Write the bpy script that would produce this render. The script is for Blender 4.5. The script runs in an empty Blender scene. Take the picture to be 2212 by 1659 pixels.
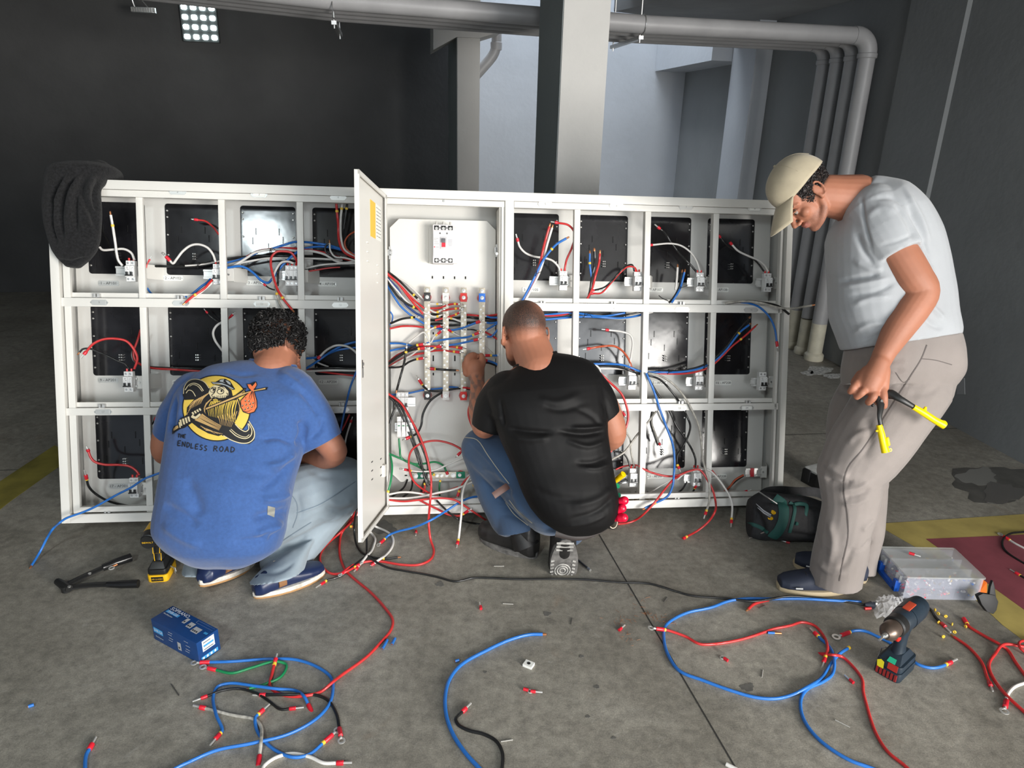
import bpy, bmesh, math, random
import numpy as np
from mathutils import Vector, Matrix
from mathutils.bvhtree import BVHTree

# ---------------------------------------------------------------- camera, light, exposure
FP, CX, CY, CAMH = 1534.0, 1106.0, 829.5, 1.685
_p, _r = math.radians(19.9), math.radians(-1.5)
_n = np.array([math.cos(_p)*math.sin(_r), math.cos(_p)*math.cos(_r), math.sin(_p)])
_f = np.array([0, 0, 1.0]) - _n*math.sin(_p); _f /= np.linalg.norm(_f)
RR = np.array([np.cross(_n, _f), _f, -_n])
cam = bpy.data.cameras.new('camera'); cam_ob = bpy.data.objects.new('camera', cam)
bpy.context.scene.collection.objects.link(cam_ob)
cam.sensor_width = 36; cam.lens = 36*FP/2212; cam.clip_start = .05
_m = Matrix(((RR[0][0], -RR[0][1], -RR[0][2], 0), (RR[1][0], -RR[1][1], -RR[1][2], 0),
             (RR[2][0], -RR[2][1], -RR[2][2], CAMH), (0, 0, 0, 1)))
cam_ob.matrix_world = _m
SC = bpy.context.scene; SC.camera = cam_ob
SC.view_settings.view_transform = 'Standard'; SC.view_settings.look = 'None'
SC.view_settings.gamma = 1; SC.view_settings.use_curve_mapping = False
SC.view_settings.exposure = 0.88
COL = SC.collection
W_ = bpy.data.worlds.new('world'); SC.world = W_; W_.use_nodes = True
W_.node_tree.nodes['Background'].inputs[0].default_value = (.75, .86, 1, 1)
W_.node_tree.nodes['Background'].inputs[1].default_value = .32

def area(name, loc, target, sx, sy, power, col):
    l = bpy.data.lights.new(name, 'AREA'); l.shape = 'RECTANGLE'; l.size = sx; l.size_y = sy
    l.energy = power; l.color = col
    o = bpy.data.objects.new(name, l); COL.objects.link(o); o.location = loc
    o.rotation_euler = (Vector(target)-Vector(loc)).to_track_quat('-Z', 'Y').to_euler()
    return o
# the open garage doorway behind and to the right of the camera, the wide entrance behind it, the
# small ceiling opening inferred from a plate reflection and the roof light over the rear bay
area('doorway_daylight', (4.8, -2.95, 1.35), (0.0, 2.4, .7), 3.0, 2.3, 440, (1, .965, .91))
area('entrance_daylight', (2.3, -5.0, 2.0), (-.4, 3, .6), 4.2, 2.2, 110, (.93, .97, 1))
area('ceiling_opening_daylight', (-1.52, -1.45, 3.03), (-1.52, -1.44, 0), .36, .9, 45, (.85, .97, 1))

# ---------------------------------------------------------------- geometry of the place
def ray(px, py):
    v = RR @ np.array([(px-CX)/FP, (py-CY)/FP, 1.0]); return Vector(v)
O0 = Vector((0, 0, CAMH))
def D(px, py, dep): return O0 + ray(px, py)*dep
def F(px, py, z=0.0):
    r = ray(px, py); return O0 + r*((z-CAMH)/r.z)
def plane(px, py, p, n):
    r = ray(px, py); return O0 + r*((p-O0).dot(n)/r.dot(n))
def fdep(px, py, z=0.0):
    r = ray(px, py); return (z-CAMH)/r.z
YW = math.radians(10)
EX = Vector((math.cos(YW), math.sin(YW), 0)); EY = Vector((-math.sin(YW), math.cos(YW), 0)); EZ = Vector((0, 0, 1))
MB_ = Matrix((( EX.x, EY.x, 0, 0), (EX.y, EY.y, 0, 0), (0, 0, 1, 0), (0, 0, 0, 1)))   # building frame (s,t,z)
def Bt(px, py, t):
    w = plane(px, py, EY*t, EY); return (w.dot(EX), t, w.z)
def Bs(px, py, s):
    w = plane(px, py, EX*s, EX); return (s, w.dot(EY), w.z)
# cabinet: rectangle 3.15 x 1.40 leaning back
CP0 = Vector((-1.84241, 2.54206, CAMH-1.58407))
HX = Vector((.99156, .12871, -.01534)).normalized(); HY = Vector((-.0203, .26247, .96473)); HY = (HY-HX*HY.dot(HX)).normalized()
HD = HY.cross(HX).normalized()
MC = Matrix(((HX.x, HD.x, HY.x, CP0.x), (HX.y, HD.y, HY.y, CP0.y), (HX.z, HD.z, HY.z, CP0.z), (0, 0, 0, 1)))  # local (u, d, v)
CW, CH = 3.15, 1.398
def C(px, py, d): return plane(px, py, CP0+HD*d, HD)
def cl(px, py, d):
    w = C(px, py, d)-CP0; return (w.dot(HX), w.dot(HY))

# ---------------------------------------------------------------- materials
MATS = {}
def nt(m): return m.node_tree.nodes, m.node_tree.links
def mat(name, col, rough=.5, metal=0.0, spec=.5, **kw):
    if name in MATS: return MATS[name]
    m = bpy.data.materials.new(name); m.use_nodes = True; N, L = nt(m); b = N['Principled BSDF']
    b.inputs['Base Color'].default_value = (*col, 1); b.inputs['Roughness'].default_value = rough
    b.inputs['Metallic'].default_value = metal; b.inputs['Specular IOR Level'].default_value = spec
    for k, v in kw.items():
        if k == 'alpha': b.inputs['Alpha'].default_value = v
        if k == 'trans': b.inputs['Transmission Weight'].default_value = v
        if k == 'emit': b.inputs['Emission Color'].default_value = (*col, 1); b.inputs['Emission Strength'].default_value = v
        if k == 'sheen': b.inputs['Sheen Weight'].default_value = v
        if k == 'coat': b.inputs['Coat Weight'].default_value = v
        if k == 'sss':
            b.inputs['Subsurface Weight'].default_value = v; b.inputs['Subsurface Radius'].default_value = (.02, .008, .004)
    tc = N.new('ShaderNodeTexCoord')
    if kw.get('noise') or kw.get('bump'):
        sc_, amt = kw.get('noise', (30, 0)); 
        n1 = N.new('ShaderNodeTexNoise'); n1.inputs['Scale'].default_value = sc_; n1.inputs['Detail'].default_value = 5
        L.new(tc.outputs['Object'], n1.inputs['Vector'])
        if amt:
            mx = N.new('ShaderNodeMix'); mx.data_type = 'RGBA'
            mr = N.new('ShaderNodeMapRange'); mr.inputs[1].default_value = .3; mr.inputs[2].default_value = .7
            L.new(n1.outputs['Fac'], mr.inputs[0]); L.new(mr.outputs[0], mx.inputs[0])
            mx.inputs[6].default_value = (*[c*(1-amt) for c in col], 1); mx.inputs[7].default_value = (*[min(1, c*(1+amt)) for c in col], 1)
            L.new(mx.outputs[2], b.inputs['Base Color'])
    if kw.get('bump'):
        bs, bd, bst = kw['bump']
        n2 = N.new('ShaderNodeTexNoise'); n2.inputs['Scale'].default_value = bs; n2.inputs['Detail'].default_value = 4
        L.new(tc.outputs['Object'], n2.inputs['Vector'])
        bp = N.new('ShaderNodeBump'); bp.inputs['Distance'].default_value = bd; bp.inputs['Strength'].default_value = bst
        L.new(n2.outputs['Fac'], bp.inputs['Height']); L.new(bp.outputs[0], b.inputs['Normal'])
    MATS[name] = m; return m
def srgb(r, g, b):
    return tuple(((c/255)/12.92 if c/255 <= .04045 else ((c/255+.055)/1.055)**2.4) for c in (r, g, b))

# ---------------------------------------------------------------- mesh builder
MW = {}
IDM = Matrix.Identity(4)
def prop(o, label=None, cat=None, group=None, kind=None):
    if label: o['label'] = label
    if cat: o['category'] = cat
    if group: o['group'] = group
    if kind: o['kind'] = kind
    return o
def thing(name, label, cat, M=None, group=None, kind=None):
    o = bpy.data.objects.new(name, None); COL.objects.link(o); o.empty_display_size = .05
    if M is None: M = IDM
    if not isinstance(M, Matrix): M = Matrix.Translation(Vector(M))
    o.matrix_world = M; MW[o.name] = M.copy()
    return prop(o, label, cat, group, kind)
def frame(o, z, x):
    """matrix with z axis along z and x axis near x"""
    z = Vector(z).normalized(); x = Vector(x); x = (x-z*x.dot(z)).normalized(); y = z.cross(x)
    return Matrix(((x.x, y.x, z.x, o[0]), (x.y, y.y, z.y, o[1]), (x.z, y.z, z.z, o[2]), (0, 0, 0, 1)))
def catmull(P, n=6, closed=False):
    P = [Vector(p) for p in P]
    if len(P) < 3: return P
    out = []
    m = len(P)
    for i in range(m if closed else m-1):
        if closed: p0, p1, p2, p3 = P[i-1], P[i], P[(i+1) % m], P[(i+2) % m]
        else:
            p1, p2 = P[i], P[i+1]
            p0 = P[i-1] if i else p1*2-p2
            p3 = P[i+2] if i+2 < m else p2*2-p1
        d1 = max((p1-p0).length, 1e-6)**.5; d2 = max((p2-p1).length, 1e-6)**.5; d3 = max((p3-p2).length, 1e-6)**.5
        b1 = (p2*d1*d1 - p0*d2*d2 + p1*(2*d1*d1+3*d1*d2+d2*d2))/(3*d1*(d1+d2))
        b2 = (p1*d3*d3 - p3*d2*d2 + p2*(2*d3*d3+3*d3*d2+d2*d2))/(3*d3*(d3+d2))
        for k in range(n):
            t = k/n; s = 1-t
            out.append(p1*s**3 + b1*3*s*s*t + b2*3*s*t*t + p2*t**3)
    if not closed: out.append(P[-1].copy())
    return out
class MB:
    def __init__(s): s.v = []; s.f = []; s.mi = []; s.cur = 0
    def add(s, vs, fs, M=None):
        o = len(s.v)
        for v in vs:
            v = Vector(v); s.v.append(tuple(M @ v if M else v))
        for f in fs: s.f.append(tuple(i+o for i in f)); s.mi.append(s.cur)
        return s
    def box(s, a, b, M=None):
        (x0, y0, z0), (x1, y1, z1) = a, b
        vs = [(x, y, z) for x in (x0, x1) for y in (y0, y1) for z in (z0, z1)]
        return s.add(vs, [(0, 1, 3, 2), (4, 6, 7, 5), (0, 4, 5, 1), (2, 3, 7, 6), (0, 2, 6, 4), (1, 5, 7, 3)], M)
    def rbox(s, a, b, r, M=None, seg=3):
        """box with rounded vertical (third axis) edges"""
        (x0, y0, z0), (x1, y1, z1) = a, b
        P = []
        for cx, cy, a0 in ((x1-r, y1-r, 0), (x0+r, y1-r, 90), (x0+r, y0+r, 180), (x1-r, y0+r, 270)):
            for k in range(seg+1):
                an = math.radians(a0+90*k/seg); P.append((cx+r*math.cos(an), cy+r*math.sin(an)))
        return s.prism(P, z0, z1, M)
    def prism(s, P, z0, z1, M=None):
        n = len(P); vs = [(p[0], p[1], z0) for p in P]+[(p[0], p[1], z1) for p in P]
        fs = [tuple(range(n))[::-1], tuple(range(n, 2*n))]+[(i, (i+1) % n, n+(i+1) % n, n+i) for i in range(n)]
        return s.add(vs, fs, M)
    def lathe(s, prof, M=None, n=20, cap=True):
        vs = []; fs = []
        for r, z in prof:
            for k in range(n): a = 2*math.pi*k/n; vs.append((r*math.cos(a), r*math.sin(a), z))
        for i in range(len(prof)-1):
            for k in range(n): fs.append((i*n+k, i*n+(k+1) % n, (i+1)*n+(k+1) % n, (i+1)*n+k))
        if cap: fs.append(tuple(range(n))[::-1]); fs.append(tuple((len(prof)-1)*n+k for k in range(n)))
        return s.add(vs, fs, M)
    def tube(s, P, r, n=8, M=None, closed=False, flat=None, cap=True):
        """r: number or list; flat=(ratio, up) gives an elliptic section"""
        P = [Vector(p) for p in P]; m = len(P)
        R = r if isinstance(r, (list, tuple)) else [r]*m
        if len(R) != m: R = [np.interp(i/(m-1)*(len(R)-1), range(len(R)), R) for i in range(m)]
        vs = []; fs = []; up = None
        for i in range(m):
            if closed: t = P[(i+1) % m]-P[i-1]
            else: t = P[min(i+1, m-1)]-P[max(i-1, 0)]
            if t.length < 1e-9: t = Vector((0, 0, 1))
            t.normalize()
            if flat: up = Vector(flat[1])
            if up is None: up = Vector((0, 0, 1)) if abs(t.z) < .9 else Vector((1, 0, 0))
            a = up-t*up.dot(t)
            if a.length < 1e-6: a = t.orthogonal()
            a.normalize(); b = t.cross(a); up = a
            ra = R[i]*(flat[0] if flat else 1)
            for k in range(n):
                an = 2*math.pi*k/n; vs.append(P[i]+a*ra*math.cos(an)+b*R[i]*math.sin(an))
        L = m if closed else m-1
        for i in range(L):
            j = (i+1) % m
            for k in range(n): fs.append((i*n+k, i*n+(k+1) % n, j*n+(k+1) % n, j*n+k))
        if not closed and cap: fs.append(tuple(range(n))[::-1]); fs.append(tuple((m-1)*n+k for k in range(n)))
        return s.add(vs, fs, M)
    def ell(s, c, r, M=None, nu=20, nv=13):
        if not isinstance(r, (tuple, list)): r = (r, r, r)
        vs = [(c[0], c[1], c[2]+r[2])]; fs = []
        for j in range(1, nv):
            th = math.pi*j/nv
            for k in range(nu):
                ph = 2*math.pi*k/nu
                vs.append((c[0]+r[0]*math.sin(th)*math.cos(ph), c[1]+r[1]*math.sin(th)*math.sin(ph), c[2]+r[2]*math.cos(th)))
        vs.append((c[0], c[1], c[2]-r[2]))
        for k in range(nu): fs.append((0, 1+k, 1+(k+1) % nu)); fs.append((len(vs)-1, 1+(nv-2)*nu+(k+1) % nu, 1+(nv-2)*nu+k))
        for j in range(nv-2):
            for k in range(nu): a = 1+j*nu+k; b = 1+j*nu+(k+1) % nu; fs.append((a, a+nu, b+nu, b))
        return s.add(vs, fs, M)
    def caps(s, P, R, n=22, M=None):
        """rounded limb: tube through P with radii R and ball ends, plus balls at the joints"""
        P = [Vector(p) for p in P]
        Q = catmull(P, 5); m = len(Q)
        RR_ = [float(np.interp(i/(m-1)*(len(R)-1), range(len(R)), R)) for i in range(m)]
        s.tube(Q, RR_, n, M)
        s.ell(P[0], R[0]*.99, M); s.ell(P[-1], R[-1]*.99, M)
        return s
    def loft(s, secs, M=None, n=28):
        """secs: (centre, a-vector, b-vector) closed superellipse sections"""
        vs = []; fs = []; m = len(secs)
        for c, a, b in secs:
            c = Vector(c); a = Vector(a); b = Vector(b)
            for k in range(n):
                an = 2*math.pi*k/n; ca, sa = math.cos(an), math.sin(an)
                e = .85
                vs.append(c+a*math.copysign(abs(ca)**e, ca)+b*math.copysign(abs(sa)**e, sa))
        for i in range(m-1):
            for k in range(n): fs.append((i*n+k, i*n+(k+1) % n, (i+1)*n+(k+1) % n, (i+1)*n+k))
        fs.append(tuple(range(n))[::-1]); fs.append(tuple((m-1)*n+k for k in range(n)))
        return s.add(vs, fs, M)
    def build(s, name, mt, parent=None, world=False, smooth=True, bevel=0, origin=None, ang=40, **pr):
        me = bpy.data.meshes.new(name)
        vs = s.v
        if parent is not None and world:
            iv = MW[parent.name].inverted(); vs = [tuple(iv @ Vector(v)) for v in vs]
        if origin is not None:
            oo = Vector(origin); vs = [tuple(Vector(v)-oo) for v in vs]
        me.from_pydata(vs, [], s.f)
        mts = mt if isinstance(mt, (list, tuple)) else [mt]
        for m_ in mts: me.materials.append(m_)
        if max(s.mi, default=0) > 0: me.polygons.foreach_set('material_index', s.mi)
        bm = bmesh.new(); bm.from_mesh(me)
        bmesh.ops.recalc_face_normals(bm, faces=bm.faces)
        if bevel:
            ed = [e for e in bm.edges if len(e.link_faces) == 2 and e.calc_face_angle(0) > .6]
            bmesh.ops.bevel(bm, geom=ed, offset=bevel, segments=2, affect='EDGES', profile=.7, clamp_overlap=True)
        bm.to_mesh(me); bm.free()
        if smooth:
            me.polygons.foreach_set('use_smooth', [True]*len(me.polygons))
            try: me.set_sharp_from_angle(angle=math.radians(ang))
            except Exception: pass
        return link(name, me, parent, origin, **pr)
def link(name, me, parent=None, origin=None, **pr):
    o = bpy.data.objects.new(name, me); COL.objects.link(o)
    if parent is not None:
        o.parent = parent; MW[o.name] = MW[parent.name].copy()
    else:
        M = Matrix.Translation(Vector(origin)) if origin is not None else IDM
        o.matrix_world = M; MW[o.name] = M.copy()
    return prop(o, **pr)
def copy_tree(o, parent=None, M=None, label=None, group=None, skip=()):
    c = o.copy(); COL.objects.link(c)
    if parent is not None: c.parent = parent; MW[c.name] = MW[parent.name].copy()
    elif M is not None: c.matrix_world = M; MW[c.name] = M.copy()
    if label: c['label'] = label
    if group: c['group'] = group
    for ch in [x for x in KIDS.get(o.name, [])]: copy_tree(ch, c)
    return c
KIDS = {}
def kids(root):
    """remember the tree of a prototype"""
    for o in list(COL.objects):
        if o.parent: KIDS.setdefault(o.parent.name, [])
    KIDS.clear()
    for o in list(COL.objects):
        if o.parent: KIDS.setdefault(o.parent.name, []).append(o)
_txt = {}
def text_mesh(s, size=1.0, bold=0.0):
    """(verts2d, faces) of a string centred at the origin, cap height about .7*size"""
    k = (s, bold)
    if k not in _txt:
        cu = bpy.data.curves.new('text', 'FONT'); cu.body = s; cu.align_x = 'CENTER'; cu.align_y = 'CENTER'
        cu.resolution_u = 2; cu.offset = bold
        ob = bpy.data.objects.new('text', cu); COL.objects.link(ob)
        dg = bpy.context.evaluated_depsgraph_get(); me = bpy.data.meshes.new_from_object(ob.evaluated_get(dg))
        _txt[k] = ([(v.co.x, v.co.y) for v in me.vertices], [tuple(p.vertices) for p in me.polygons])
        bpy.data.objects.remove(ob); bpy.data.meshes.remove(me); bpy.data.curves.remove(cu)
    V, Fs = _txt[k]
    return [(x*size, y*size) for x, y in V], Fs
def remesh(mb, name, mt, parent, voxel=.006, smooth=4, disp=None, attr=None, origin=None, **pr):
    """union of the overlapping closed shells in mb as one continuous smooth surface (world coordinates in)"""
    me = bpy.data.meshes.new('t'); me.from_pydata(mb.v, [], mb.f)
    bm = bmesh.new(); bm.from_mesh(me); bmesh.ops.recalc_face_normals(bm, faces=bm.faces); bm.to_mesh(me); bm.free()
    ob = bpy.data.objects.new('t', me); COL.objects.link(ob)
    r = ob.modifiers.new('r', 'REMESH'); r.mode = 'VOXEL'; r.voxel_size = voxel; r.adaptivity = 0
    if smooth:
        sm = ob.modifiers.new('s', 'SMOOTH'); sm.factor = .5; sm.iterations = smooth
    dg = bpy.context.evaluated_depsgraph_get(); out = bpy.data.meshes.new_from_object(ob.evaluated_get(dg))
    bpy.data.objects.remove(ob); bpy.data.meshes.remove(me)
    n = len(out.vertices); co = np.empty(n*3); out.vertices.foreach_get('co', co); co = co.reshape(-1, 3)
    if disp is not None:
        no = np.empty(n*3); out.vertices.foreach_get('normal', no); no = no.reshape(-1, 3)
        co = co + no*disp(co, no)[:, None]
    if attr is not None:
        for an, fn in attr.items():
            ca = out.attributes.new(an, 'FLOAT', 'POINT'); ca.data.foreach_set('value', np.clip(fn(co), 0, 1).astype(np.float32))
    wco = co.copy()
    if parent is not None:
        iv = np.array(MW[parent.name].inverted()); co = co @ iv[:3, :3].T + iv[:3, 3]
    if origin is not None: co = co-np.array(origin)
    out.vertices.foreach_set('co', co.ravel()); out.update()
    out.materials.clear()
    for m_ in (mt if isinstance(mt, (list, tuple)) else [mt]): out.materials.append(m_)
    out.polygons.foreach_set('use_smooth', [True]*len(out.polygons)); out.polygons.foreach_set('material_index', [0]*len(out.polygons))
    o = link(name, out, parent, origin, **pr)
    o_poly = [tuple(p.vertices) for p in out.polygons]
    return o, BVHTree.FromPolygons([Vector(c) for c in wco], o_poly)
def rot(ax, deg): return Matrix.Rotation(math.radians(deg), 4, ax)
T = Matrix.Translation
# ================================================================= materials of the place
def concrete_floor():
    m = bpy.data.materials.new('concrete_floor'); m.use_nodes = True; N, L = nt(m); b = N['Principled BSDF']
    tc = N.new('ShaderNodeTexCoord')
    def noise(sc, det, rough=.6, dist=0):
        n = N.new('ShaderNodeTexNoise'); n.inputs['Scale'].default_value = sc; n.inputs['Detail'].default_value = det
        n.inputs['Roughness'].default_value = rough; n.inputs['Distortion'].default_value = dist
        L.new(tc.outputs['Object'], n.inputs['Vector']); return n
    def ramp(src, stops):
        r = N.new('ShaderNodeValToRGB'); L.new(src, r.inputs[0]); e = r.color_ramp.elements
        while len(e) < len(stops): e.new(.5)
        for el, (p, c) in zip(e, stops): el.position = p; el.color = (*c, 1)
        return r
    def mixc(f, a, bb, mode='MIX'):
        x = N.new('ShaderNodeMix'); x.data_type = 'RGBA'; x.blend_type = mode
        if isinstance(f, float): x.inputs[0].default_value = f
        else: L.new(f, x.inputs[0])
        for s, i in ((a, 6), (bb, 7)):
            if isinstance(s, tuple): x.inputs[i].default_value = (*s, 1)
            else: L.new(s, x.inputs[i])
        return x.outputs[2]
    base = ramp(noise(1.6, 8, .65, .6).outputs['Fac'], [(.26, (.160, .147, .123)), (.5, (.255, .237, .203)), (.74, (.36, .338, .295))])
    fine = ramp(noise(26, 8, .75).outputs['Fac'], [(.3, (.62, .62, .62)), (.7, (1.32, 1.32, 1.3))])
    c = mixc(1.0, base.outputs[0], fine.outputs[0], 'MULTIPLY')
    grit = ramp(noise(240, 3, .7).outputs['Fac'], [(.35, (.8, .8, .8)), (.65, (1.18, 1.18, 1.18))])
    c = mixc(1.0, c, grit.outputs[0], 'MULTIPLY')
    stain = ramp(noise(5.5, 3, .5, 1.2).outputs['Fac'], [(.66, (0, 0, 0)), (.74, (.55, .55, .55))])
    c = mixc(stain.outputs[0], c, (.11, .10, .09))
    rust = ramp(noise(2.3, 6, .6, 2).outputs['Fac'], [(.62, (0, 0, 0)), (.74, (.28, .28, .28))])
    c = mixc(rust.outputs[0], c, (.25, .16, .10))
    light = ramp(noise(9, 7, .7, 3).outputs['Fac'], [(.60, (0, 0, 0)), (.75, (.4, .4, .4))])
    c = mixc(light.outputs[0], c, (.42, .41, .38))
    L.new(c, b.inputs['Base Color'])
    rr = ramp(noise(3, 5).outputs['Fac'], [(.3, (.42, .42, .42)), (.7, (.62, .62, .62))]); L.new(rr.outputs[0], b.inputs['Roughness'])
    bp = N.new('ShaderNodeBump'); bp.inputs['Distance'].default_value = .0015; bp.inputs['Strength'].default_value = .5
    L.new(noise(90, 6, .7).outputs['Fac'], bp.inputs['Height']); L.new(bp.outputs[0], b.inputs['Normal'])
    return m
M_floor = concrete_floor()
def plaster(name, col, amt=.12, bump=.003):
    return mat(name, col, .8, noise=(1.7, amt), bump=(18, bump, .8))
M_wdark = plaster('dark grey wall', (.060, .060, .060), .18)  # darkest of the wall greys
M_wpale = plaster('pale grey wall paint', (.43, .45, .48), .06)
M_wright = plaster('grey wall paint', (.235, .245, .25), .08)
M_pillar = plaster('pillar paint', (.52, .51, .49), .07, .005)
M_pillarshade = plaster('pillar side shade', (.30, .335, .335), .06)  # pillar colour darkened to put the left face in shade
M_ceil = plaster('raw concrete ceiling', (.26, .265, .27), .2)
M_pipe = mat('grey painted pipe', (.36, .355, .36), .45, noise=(6, .08))
M_pipebare = mat('unpainted cream pipe', (.62, .58, .46), .5, noise=(14, .12))
M_steel = mat('zinc steel', (.55, .55, .54), .35, .9)
M_dark = mat('dark gap', (.012, .012, .012), .9)

def st(name, mb, m, **k):
    return mb.build(name, m, None, kind='structure', **k)
mb = MB(); mb.box((-9, -8, -.1), (3.42, 9.2, 0), MB_); st('floor', mb, M_floor, smooth=False)
mb = MB(); mb.box((3.42, -8, -.1), (9, -.6, 0), MB_); st('floor', mb, M_floor, smooth=False)
BT, SL, TL, ST_ = 8.45, -1.0, 7.75, 3.42     # back wall t, divider s, dark wall t, right wall s
ZC = 3.05
sdiv = Bt(963, 300, 7.0)[0]
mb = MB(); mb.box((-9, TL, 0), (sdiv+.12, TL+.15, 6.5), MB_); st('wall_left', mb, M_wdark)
mb = MB(); mb.box((sdiv+.12, BT, 0), (3.7, BT+.15, 6.5), MB_); st('wall_back', mb, M_wpale)
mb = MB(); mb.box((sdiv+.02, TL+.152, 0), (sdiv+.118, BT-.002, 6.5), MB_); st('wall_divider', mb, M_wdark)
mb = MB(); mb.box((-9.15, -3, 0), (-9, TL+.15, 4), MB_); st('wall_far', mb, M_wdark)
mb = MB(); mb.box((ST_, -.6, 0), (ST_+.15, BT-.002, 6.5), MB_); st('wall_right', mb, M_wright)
# low plinth on the right wall
p1 = Bs(1618, 300, ST_-.12); p0 = Bs(1572, 300, ST_-.12)
mb = MB(); mb.box((ST_-.16, p1[1], 0), (ST_-.002, p0[1]+.02, 4.2), MB_); st('trim_1', mb, M_wpale)
q0 = Bs(1905, 250, ST_-.09); q1 = Bs(2020, 250, ST_-.09)
mb = MB(); mb.box((ST_-.035, q1[1], 0), (ST_-.002, q0[1], 3.6), MB_); st('trim_2', mb, M_wright)
# beam along the right wall that meets the back wall
b0 = Bt(1436, 150, BT-.3)
mb = MB(); mb.box((b0[0], p0[1]+.03, b0[2]), (ST_-.002, BT-.002, b0[2]+.65), MB_); st('trim_3', mb, M_wpale)
# ceiling with the roof light opening over the rear bay
pz = Bt(1500, 34, 4.95)[2]
mb = MB()
mb.box((-9, -8, ZC), (ST_+.15, 6.3, ZC+.2), MB_)
mb.box((-9, 6.3, ZC), (sdiv+.1, TL+.15, ZC+.2), MB_)
st('ceiling', mb, M_ceil)
mb = MB(); mb.box((sdiv+.1, 6.3, ZC), (sdiv+.22, TL+.15, 6.5), MB_); mb.box((sdiv+.22, 6.18, ZC+.2), (ST_, 6.3, 6.5), MB_)
st('trim_4', mb, M_wpale)
la = area('roof_light_daylight', MB_ @ Vector((1.1, 7.45, 5.9)), MB_ @ Vector((1.1, 7.9, 1.0)), 3.6, 1.6, 215, (.86, .93, 1))
# beams under the ceiling
mb = MB(); mb.box((-9, 5.9, ZC-.02-.25), (ST_-.002, 6.28, ZC-.002), MB_); st('trim_5', mb, M_ceil)
a0 = F(1719, 47, 2.62); a1 = F(2054, 0, 2.62)
dv = (a1-a0).normalized(); nv = Vector((-dv.y, dv.x, 0)); 
if nv.y < 0: nv = -nv
mb = MB(); c0 = a0-dv*.5; c1 = a1+dv*2.0
mb.prism([(c0.x, c0.y), (c1.x, c1.y), ((c1-nv*1.6).x, (c1-nv*1.6).y), ((c0-nv*1.6).x, (c0-nv*1.6).y)], 2.62, ZC-.003); st('trim_6', mb, M_ceil)
# floor markings and joints
def fpoly(P, z0, z1):
    m = MB(); pts = [F(*p) for p in P]; m.prism([(p.x, p.y) for p in pts], z0, z1); return m
M_yel = mat('worn yellow floor paint', (.42, .33, .10), .6, noise=(7, .18), bump=(60, .001, .4))
M_red = mat('worn red floor paint', (.23, .055, .07), .6, noise=(7, .22), bump=(60, .001, .4))
M_joint = mat('floor joint', (.03, .028, .025), .9)
st('trim_7', fpoly([(1890, 1132), (2260, 1108), (2260, 1420), (2165, 1350), (2000, 1195)], 0.0002, .0012), M_yel, smooth=False)
st('trim_8', fpoly([(2000, 1165), (2290, 1152), (2400, 1480), (2250, 1345)], .0013, .0020), M_red, smooth=False)
st('trim_9', fpoly([(-60, 1080), (118, 962), (160, 985), (20, 1085), (-60, 1150)], .0002, .0012), mat('faded yellow floor paint', (.20, .17, .03), .6, noise=(7, .35)), smooth=False)
def joint(p, q, w):
    a, b = F(*p), F(*q); d = (b-a).normalized(); n = Vector((-d.y, d.x, 0))*w/2; m = MB()
    m.prism([(x.x, x.y) for x in (a+n, b+n, b-n, a-n)], .0002, .0011); st('trim_10', m, M_joint, smooth=False)
joint((1240, 1062), (1620, 1712), .0045); joint((1240, 1060), (1040, 705), .004)
joint((-300, 1030), (1640, 942), .004); joint((1640, 942), (2110, 924), .004)
# stains and the puddle
M_stain = mat('damp stain', (.10, .095, .085), .35, noise=(12, .3)); M_white = mat('spilt plaster dust', (.5, .49, .46), .9, noise=(60, .5))
def blotch(px, py, rx, ry, m, seed, name='floor_stain', z=.0011, label=None, cat=None):
    rng = random.Random(seed); P = []
    for k in range(28):
        a = 2*math.pi*k/28; q = 1+.16*math.sin(3*a+seed)+.1*math.sin(7*a+2*seed)+rng.uniform(-.05, .05)
        p = F(px+rx*q*math.cos(a), py+ry*q*math.sin(a)); P.append((p.x, p.y))
    b = MB(); b.prism(P, .0002, z); o = b.build(name, m, None, smooth=False)
    prop(o, label, cat) if label else prop(o, kind='structure')
    return o
blotch(2150, 1045, 92, 40, M_stain, 3, 'trim_11'); blotch(2112, 1030, 42, 18, mat('dry floor patch', (.20, .195, .18), .6), 5, 'trim_12', .0016)
blotch(2165, 1066, 45, 22, mat('wet puddle', (.11, .10, .09), .03, coat=1), 8, 'puddle', .002, 'small shiny puddle on the floor by the right wall', 'puddle')
M_sp = mat('floor spot', (.12, .115, .105), .7, noise=(40, .2))
for i, (x, y, r) in enumerate([(1289, 1484, 6), (1270, 1548, 5), (1326, 1594, 5), (1256, 1418, 5), (1182, 1326, 8), (1048, 1452, 4), (1615, 1485, 14), (950, 1262, 9), (830, 1141, 24)]):
    blotch(x, y, r, r*.6, M_sp, i+11, 'trim_13')
for i, (x, y, rx, ry) in enumerate([(1770, 800, 26, 9), (1800, 812, 22, 5), (1745, 806, 14, 5)]): blotch(x, y, rx, ry, M_white, i+40, 'trim_14')
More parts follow.
